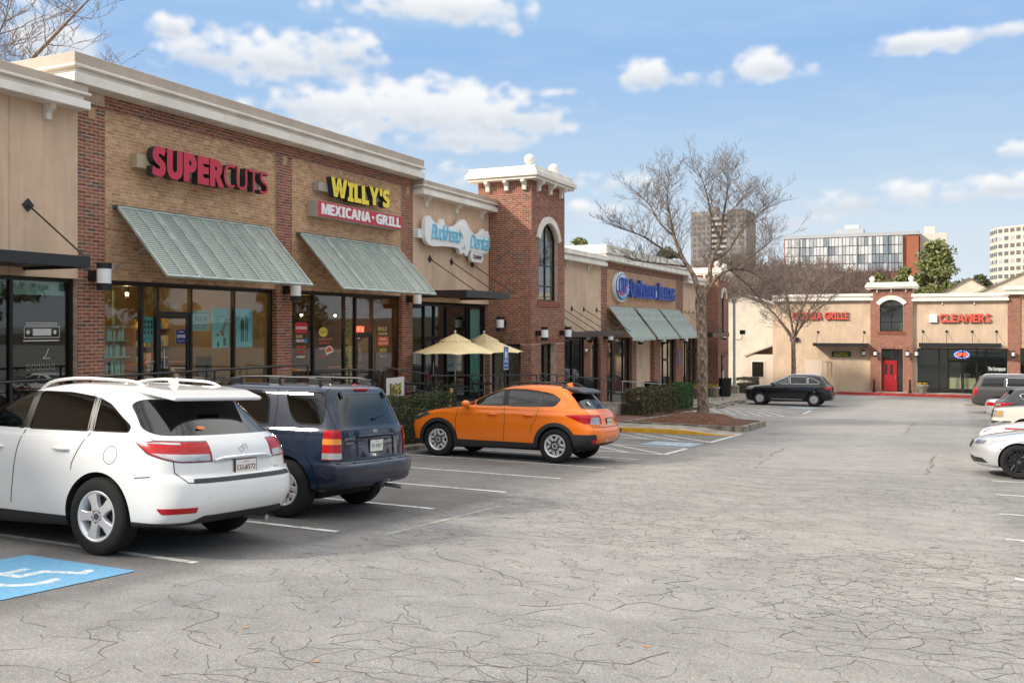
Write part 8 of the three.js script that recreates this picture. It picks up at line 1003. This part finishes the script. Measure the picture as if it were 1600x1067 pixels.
function parasol(x, y, z, label) {
  const p = thing('parasol', label, 'parasol', 'two cream patio parasols'), H = 2.36, r = 1.36, n = 8, V = (k, q, h, sag = 0) => { const a = k / n * 6.283 + .2; return [Math.cos(a) * q, h - sag, Math.sin(a) * q]; };
  part(p, 'pole', mb().cyl([0, 0, 0], [0, H + .02, 0], .02, .02, 10), std([.5, .48, .44], .5)); part(p, 'foot', mb().cyl([0, 0, 0], [0, .07, 0], .26, .22, 22), M.dark); const cl = std([.95, .78, .46], .9, 0, { bumpMap: rep(fineGrain, .15), bumpScale: .001, map: rep(tintTex([236, 233, 226], [254, 252, 248], 4, 161, .03), 1.6) });
  for (let k = 0; k < n; k++) { const m = mb(), J = 5; for (let j = 0; j < J; j++) { const q = (t) => lerp(.3, r, t), h = (t) => H - .2 - .42 * t - .02 * Math.sin(t * 3.1), A = (s, t) => { const a = V(k, q(t), h(t)), b = V(k + 1, q(t), h(t)), sg = .05 * t * 4 * s * (1 - s); return [lerp(a[0], b[0], s), lerp(a[1], b[1], s) + sg * .6, lerp(a[2], b[2], s)]; }; for (let i = 0; i < 4; i++) m.quad(A(i / 4, (j + 1) / J), A((i + 1) / 4, (j + 1) / J), A((i + 1) / 4, j / J), A(i / 4, j / J)); } part(p, 'canopy_panel', m, cl); part(p, 'rib', mb().cyl(V(k, .05, H - .14), V(k, r - .03, H - .645), .008, .008, 5), M.dark); }
  const v = mb(); for (let k = 0; k < n; k++) v.tri(V(k, .48, H - .235), V(k + 1, .48, H - .235), [0, H + .0, 0]), v.quad(V(k, .48, H - .275), V(k + 1, .48, H - .275), V(k + 1, .48, H - .235), V(k, .48, H - .235)); part(p, 'vent_cap', v, cl); part(p, 'finial', new THREE.SphereGeometry(.035, 12, 8).translate(0, H + .045, 0), M.lampWhite); p.position.set(x, y, z);
}
parasol(-13.75, -2.56, -25.4, 'left cream parasol on the patio below the cloud sign'); parasol(-13.85, -2.58, -27.55, 'right cream parasol nearest the brick tower');
function patioTable(x, d, label) { const t = thing('patio_table', label, 'table', 'black metal patio tables'); part(t, 'top', mb().cyl([0, .7, 0], [0, .725, 0], .42, .42, 26), M.black); part(t, 'leg', mb().cyl([0, .02, 0], [0, .7, 0], .03, .03, 10), M.black); part(t, 'foot', mb().cyl([0, 0, 0], [0, .03, 0], .25, .22, 20), M.black); t.position.set(x, sy(d), -d); }
function patioChair(x, d, ry, label) { const c = thing('patio_chair', label, 'chair', 'black metal patio chairs'); part(c, 'seat', mb().cyl([0, .44, 0], [0, .46, 0], .2, .21, 20), M.black); for (const [a, b] of [[-.15, -.15], [.15, -.15], [.15, .15], [-.15, .15]]) part(c, 'leg', mb().cyl([a * 1.15, 0, b * 1.15], [a, .45, b], .011, .011, 6), M.black); const hoop = []; for (let k = 0; k <= 14; k++) { const a = k / 14 * Math.PI; hoop.push([-.18 - Math.sin(a) * .03, .45 + Math.sin(a) * .42, Math.cos(a) * .2]); } part(c, 'backrest', mb().tube(hoop, .011, 6).tube(hoop.map(([x, y, z]) => [x, .45 + (y - .45) * .6, z * .5]), .008, 6), M.black); c.position.set(x, sy(d), -d); c.rotation.y = ry; }
[[-13.75, 25.2, 'patio table under the left parasol'], [-13.85, 27.3, 'patio table under the right parasol'], [-13.9, 23.3, 'patio table left of the parasols']].forEach((a) => patioTable(a[0] + .25, a[1] - .3, a[2])); [[-13.6, 24.1, 2.4, 'patio chair before the left parasol'], [-14.3, 25.4, .3, 'patio chair behind the left parasol'], [-13.5, 26.4, 2, 'patio chair between the parasols'], [-14.3, 28, .4, 'patio chair beside the tower'], [-13.6, 22.9, 3.6, 'patio chair left of the parasols'], [-14.2, 23.5, .2, 'patio chair by the dental door']].forEach((a) => patioChair(...a));
{ const s = thing('accessible_parking_sign', 'blue accessible parking sign on a black post by the parasols', 'sign'); const t = canvasTex(128, 256, (c, w, h) => { c.fillStyle = '#1f4f9e'; c.fillRect(0, 0, w, h); c.fillStyle = '#eef2f6'; c.fillRect(34, 50, 60, 76); c.fillStyle = c.strokeStyle = '#1f4f9e'; c.lineWidth = 7; c.beginPath(); c.arc(62, 64, 6, 0, 7); c.fill(); c.beginPath(); c.arc(60, 100, 16, -1.6, 2.4); c.stroke(); c.fillRect(58, 72, 7, 24); txt(c, 'PERMIT', 64, 40, 20, '#eef2f6'); txt(c, 'PARKING', 64, 152, 18, '#eef2f6'); c.strokeStyle = '#eef2f6'; c.lineWidth = 4; c.strokeRect(4, 4, 120, 158); c.strokeRect(4, 172, 120, 80); txt(c, 'VAN', 64, 222, 30, '#eef2f6'); }), m = mb(); m.quad([-12.26, -1.3, -25.72], [-12.26, -1.3, -26.04], [-12.26, -.62, -26.04], [-12.26, -.62, -25.72], [[0, 0], [1, 0], [1, 1], [0, 1]]); part(s, 'sign_face', m, std([.9, .9, .9], .5, 0, { map: t })); part(s, 'sign_plate', mb().d(-12.266, -12.261, -1.31, -.61, 25.71, 26.05), M.galv); part(s, 'post', mb().cyl([-12.3, gy(25.9), -25.88], [-12.3, -.6, -25.88], .03, .03, 10), M.blackPaint); base(s, -12.3, gy(25.9) + .1, -25.88); }
{ const p = thing('timber_stake', 'orange timber stake leaning behind the hedge', 'stake'); part(p, 'stake_board', mb().bar([-12.32, -3.1, -22.15], [-12.32, -1.68, -22.55], .14, .03, [1, 0, 0]), std([.62, .33, .12], .8)); base(p, -12.32, -3.1, -22.2); }
function planter(x, d, y, s, label) { const p = thing('flower_planter', label, 'planter', 'round flower planters'), pts = [[0, 0], [.2, 0], [.22, .03], [.33, .42], [.36, .44], [.36, .52], [.3, .52], [.28, .45], [0, .45]].map((q) => new THREE.Vector2(...q)); part(p, 'pot', new THREE.LatheGeometry(pts, 26), M.concrete); const m = mb(), r = R(Math.round(d * 7)); leafCloud(m, 260, r, (q) => { const a = q() * 6.28, e = Math.sqrt(q()) * .3; return [[Math.cos(a) * e, .5 + q() * .14, Math.sin(a) * e]]; }, .07, [[.06, .12, .02], [.7, .48, .02], [.75, .55, .03], [.6, .1, .02]]); part(p, 'flowers', m, M.leaf); p.scale.setScalar(s); p.position.set(x, y, -d); }
planter(-14.05, 57.3, sy(57.3), 1.35, 'concrete planter with yellow flowers left of the tree trunk'); planter(-13.9, 60.2, sy(60.2), 1.25, 'concrete planter just right of the tree trunk'); planter(-1.95, 73, -4.72, 1.15, 'concrete planter in front of the dry cleaner window');
{ const c = thing('litter_bin', 'black slatted litter bin beside the far end tower', 'bin'); for (let k = 0; k < 20; k++) { const a = k / 20 * 6.283; part(c, 'slat', mb().bar([Math.cos(a) * .36, .05, Math.sin(a) * .36], [Math.cos(a) * .4, 1.15, Math.sin(a) * .4], .1, .015, [Math.cos(a), 0, Math.sin(a)]), M.black); } part(c, 'liner', mb().cyl([0, .03, 0], [0, 1.1, 0], .33, .36, 22), M.dark); part(c, 'rim', new THREE.TorusGeometry(.4, .03, 8, 28).rotateX(Math.PI / 2).translate(0, 1.16, 0), M.black); c.position.set(-13.35, sy(61.2), -61.2); const c2 = copy(c, 'black slatted bin under the three awnings', -13.9, sy(46.6), -46.6); c2.scale.setScalar(.9); }
{ const s = thing('sign_post', 'thin dark post with small white plate on the far pavement', 'sign'); part(s, 'post', mb().cyl([0, 0, 0], [0, 2.1, 0], .025, .025, 8), M.blackPaint); part(s, 'plate', mb().ch(.02, .035, 1.3, 1.75, -.08, .08, .005), M.whitePlastic); s.position.set(-12.35, sy(56), -56); const b = thing('blue_wall_sign', 'narrow blue sign on the pier by the third awning', 'sign'); part(b, 'plate', mb().d(-14.99, -14.97, -2.4, -1.35, 55.75, 56.05), std([.05, .12, .4], .5)); base(b, -14.98, -2.4, -55.9); }
function bollard(x, d, y, h, label) { const b = thing('bollard', label, 'bollard', 'black bollards'); part(b, 'shaft', mb().cyl([0, .18, 0], [0, h * .86, 0], .075, .06, 14), M.black); part(b, 'foot', mb().cyl([0, 0, 0], [0, .18, 0], .13, .1, 14), M.black); part(b, 'cap', new THREE.SphereGeometry(.075, 12, 8).translate(0, h * .92, 0), M.black); b.position.set(x, y, -d); }
bollard(-5.15, 72.6, -4.72, .95, 'black bollard left of the red door'); bollard(-2.76, 72.6, -4.72, .95, 'black bollard right of the red door');
{ const s = thing('water_hydrant_post', 'black hose post beside the large grey SUV', 'post'); part(s, 'post', mb().cyl([1.38, gy(62.8), -62.8], [1.38, -3.4, -62.8], .09, .09, 12), M.black); part(s, 'head', new THREE.SphereGeometry(.13, 12, 8).translate(1.42, -3.36, -62.8), M.black); part(s, 'bracket', mb().ch(1.3, 1.5, -3.95, -3.7, -62.9, -62.7, .02), M.black); base(s, 1.38, gy(62.8), -62.8); const r = single('boulder', (() => { const g = new THREE.IcosahedronGeometry(.36, 3), p = g.attributes.position; for (let k = 0; k < p.count; k++) { const q = .8 + .4 * fbm(p.getX(k) * 3 + 9, p.getY(k) * 3 + p.getZ(k) * 2, 3, 97, 171); p.setXYZ(k, p.getX(k) * q * 1.15, p.getY(k) * q, p.getZ(k) * q); } g.computeVertexNormals(); return g; })(), M.concrete, 'pale boulder beside the black hose post', 'boulder'); r.position.set(1.85, gy(62.8) + .25, -62.9); structure('end_island', mb().chd(.7, 6, -5.4, gy(62.8) + .12, 62.2, 64.4, .03), M.kerb, 'low concrete island at the end of the right row'); }
{ const p = thing('downpipe', 'galvanised pipe at the corner of the far end tower', 'pipe'); part(p, 'pipe', mb().cyl([-13.8, -4.6, -66.2], [-13.8, 1.6, -66.2], .09, .09, 12), M.galv); part(p, 'footing', mb().chd(-14.1, -13.5, -5, -4.1, 65.95, 66.5, .03), M.concrete); part(p, 'cap', mb().cyl([-13.8, 1.6, -66.2], [-13.8, 1.9, -66.2], .18, .14, 12), M.galv); base(p, -13.8, -4.6, -66.2); const l = thing('flood_light', 'small flood light on the galvanised pipe', 'flood light'); part(l, 'housing', mb().ch(-13.4, -13.05, -.55, -.25, -66.35, -66.05, .03), M.black); part(l, 'arm', mb().tube([[-13.75, -.95, -66.2], [-13.4, -.95, -66.2], [-13.25, -.8, -66.2], [-13.25, -.5, -66.2]], .025, 8), M.galv); base(l, -13.3, -.9, -66.2); }
for (const [x, d, w] of [[-11.35, 53.4, 'left of the black SUV nose'], [-11.2, 50.4, 'in the hatched bay before the black SUV'], [-11.4, 57, 'under the nose of the black SUV']]) { const s = thing('wheel_stop', 'concrete wheel stop ' + w, 'wheel stop', 'concrete wheel stops'); part(s, 'block', mb().chd(x - .08, x + .08, gy(d) - .02, gy(d) + .12, d - .9, d + .9, .03), M.kerb); base(s, x, gy(d), -d); }

// ---------- inside the shops ----------
function interior(x, d, y, kind, label) {
  const g = thing(kind === 0 ? 'dining_table' : kind === 1 ? 'display_shelf' : kind === 2 ? 'menu_board' : 'reception_desk', label, kind === 0 ? 'table' : kind === 1 ? 'shelf' : kind === 2 ? 'board' : 'desk', 'fittings seen through the shop windows'), w = std([.3, .17, .09], .5), r = R(Math.round(d * 31 + kind));
  if (kind === 0) { part(g, 'top', mb().ch(-.4, .4, .72, .76, -.4, .4, .01), w); part(g, 'leg', mb().cyl([0, 0, 0], [0, .72, 0], .04, .04, 10), M.black); }
  if (kind === 1) { for (let k = 0; k < 4; k++) { part(g, 'shelf_board', mb().ch(-.15, .15, .4 + k * .45, .43 + k * .45, -.6, .6, .005), w); for (let j = 0; j < 6; j++) { const h = .12 + r() * .2; part(g, 'packet', mb().ch(-.07, .07, .43 + k * .45, .43 + k * .45 + h, -.55 + j * .19, -.41 + j * .19, .006), [M.red, M.letterYellow, M.letterWhite, M.letterCyan, M.boxGrey][Math.floor(r() * 5)]); } } part(g, 'side_panel', mb().ch(-.15, .15, 0, 2.0, -.64, -.6, .005), w); part(g, 'side_panel', mb().ch(-.15, .15, 0, 2.0, .6, .64, .005), w); }
  if (kind === 2) { part(g, 'panel', mb().ch(-.02, .02, 1.6, 2.3, -.7, .7, .005), M.dark); for (let k = 0; k < 6; k++) part(g, 'menu_line', mb().ch(.021, .026, 1.7 + k * .09, 1.74 + k * .09, -.6, -.6 + .5 + r() * .6, .001), M.letterWhite); }
  if (kind === 3) { part(g, 'front', mb().ch(-.3, .3, 0, 1.05, -.9, .9, .02), w); part(g, 'worktop', mb().ch(-.36, .36, 1.05, 1.09, -.95, .95, .01), M.whitePlastic); part(g, 'monitor', mb().ch(-.03, .03, 1.15, 1.5, -.25, .25, .01), M.black); }
  g.position.set(x, y, -d);
}
[[-16.4, 20, -1.95, 0, 'table behind the catering decal'], [-16.5, 21.1, -1.95, 0, 'table behind the taco decal'], [-18.6, 21.5, -1.95, 3, 'order counter in the burrito shop'], [-19.9, 20.4, -1.95, 2, 'left menu board in the burrito shop'], [-19.9, 22.2, -1.95, 2, 'right menu board in the burrito shop'], [-16.4, 23.5, -1.95, 0, 'table behind the burrito shop door'], [-18, 27.8, -2.5, 3, 'reception desk in the dental office'], [-17, 26, -2.5, 1, 'shelf in the dental office'], [-16.3, 36, -3.4, 1, 'left shelf in the shop past the tower'], [-17.5, 38, -3.4, 3, 'desk in the shop past the tower'], [-16.4, 40.8, -3.4, 0, 'table in the shop past the tower'], [-17.2, 44.6, -3.9, 3, 'desk in the imaging centre'], [-16.5, 10.6, -1.83, 0, 'table in the near tan shop'], [-18, 12, -1.83, 3, 'bar counter in the near tan shop'], [-16.9, 13.9, -1.83, 1, 'second product shelf in the salon'], [-18.6, 18, -1.83, 1, 'tall shelf at the back of the salon']].forEach((a) => interior(...a));
renderer.render(scene, camera);
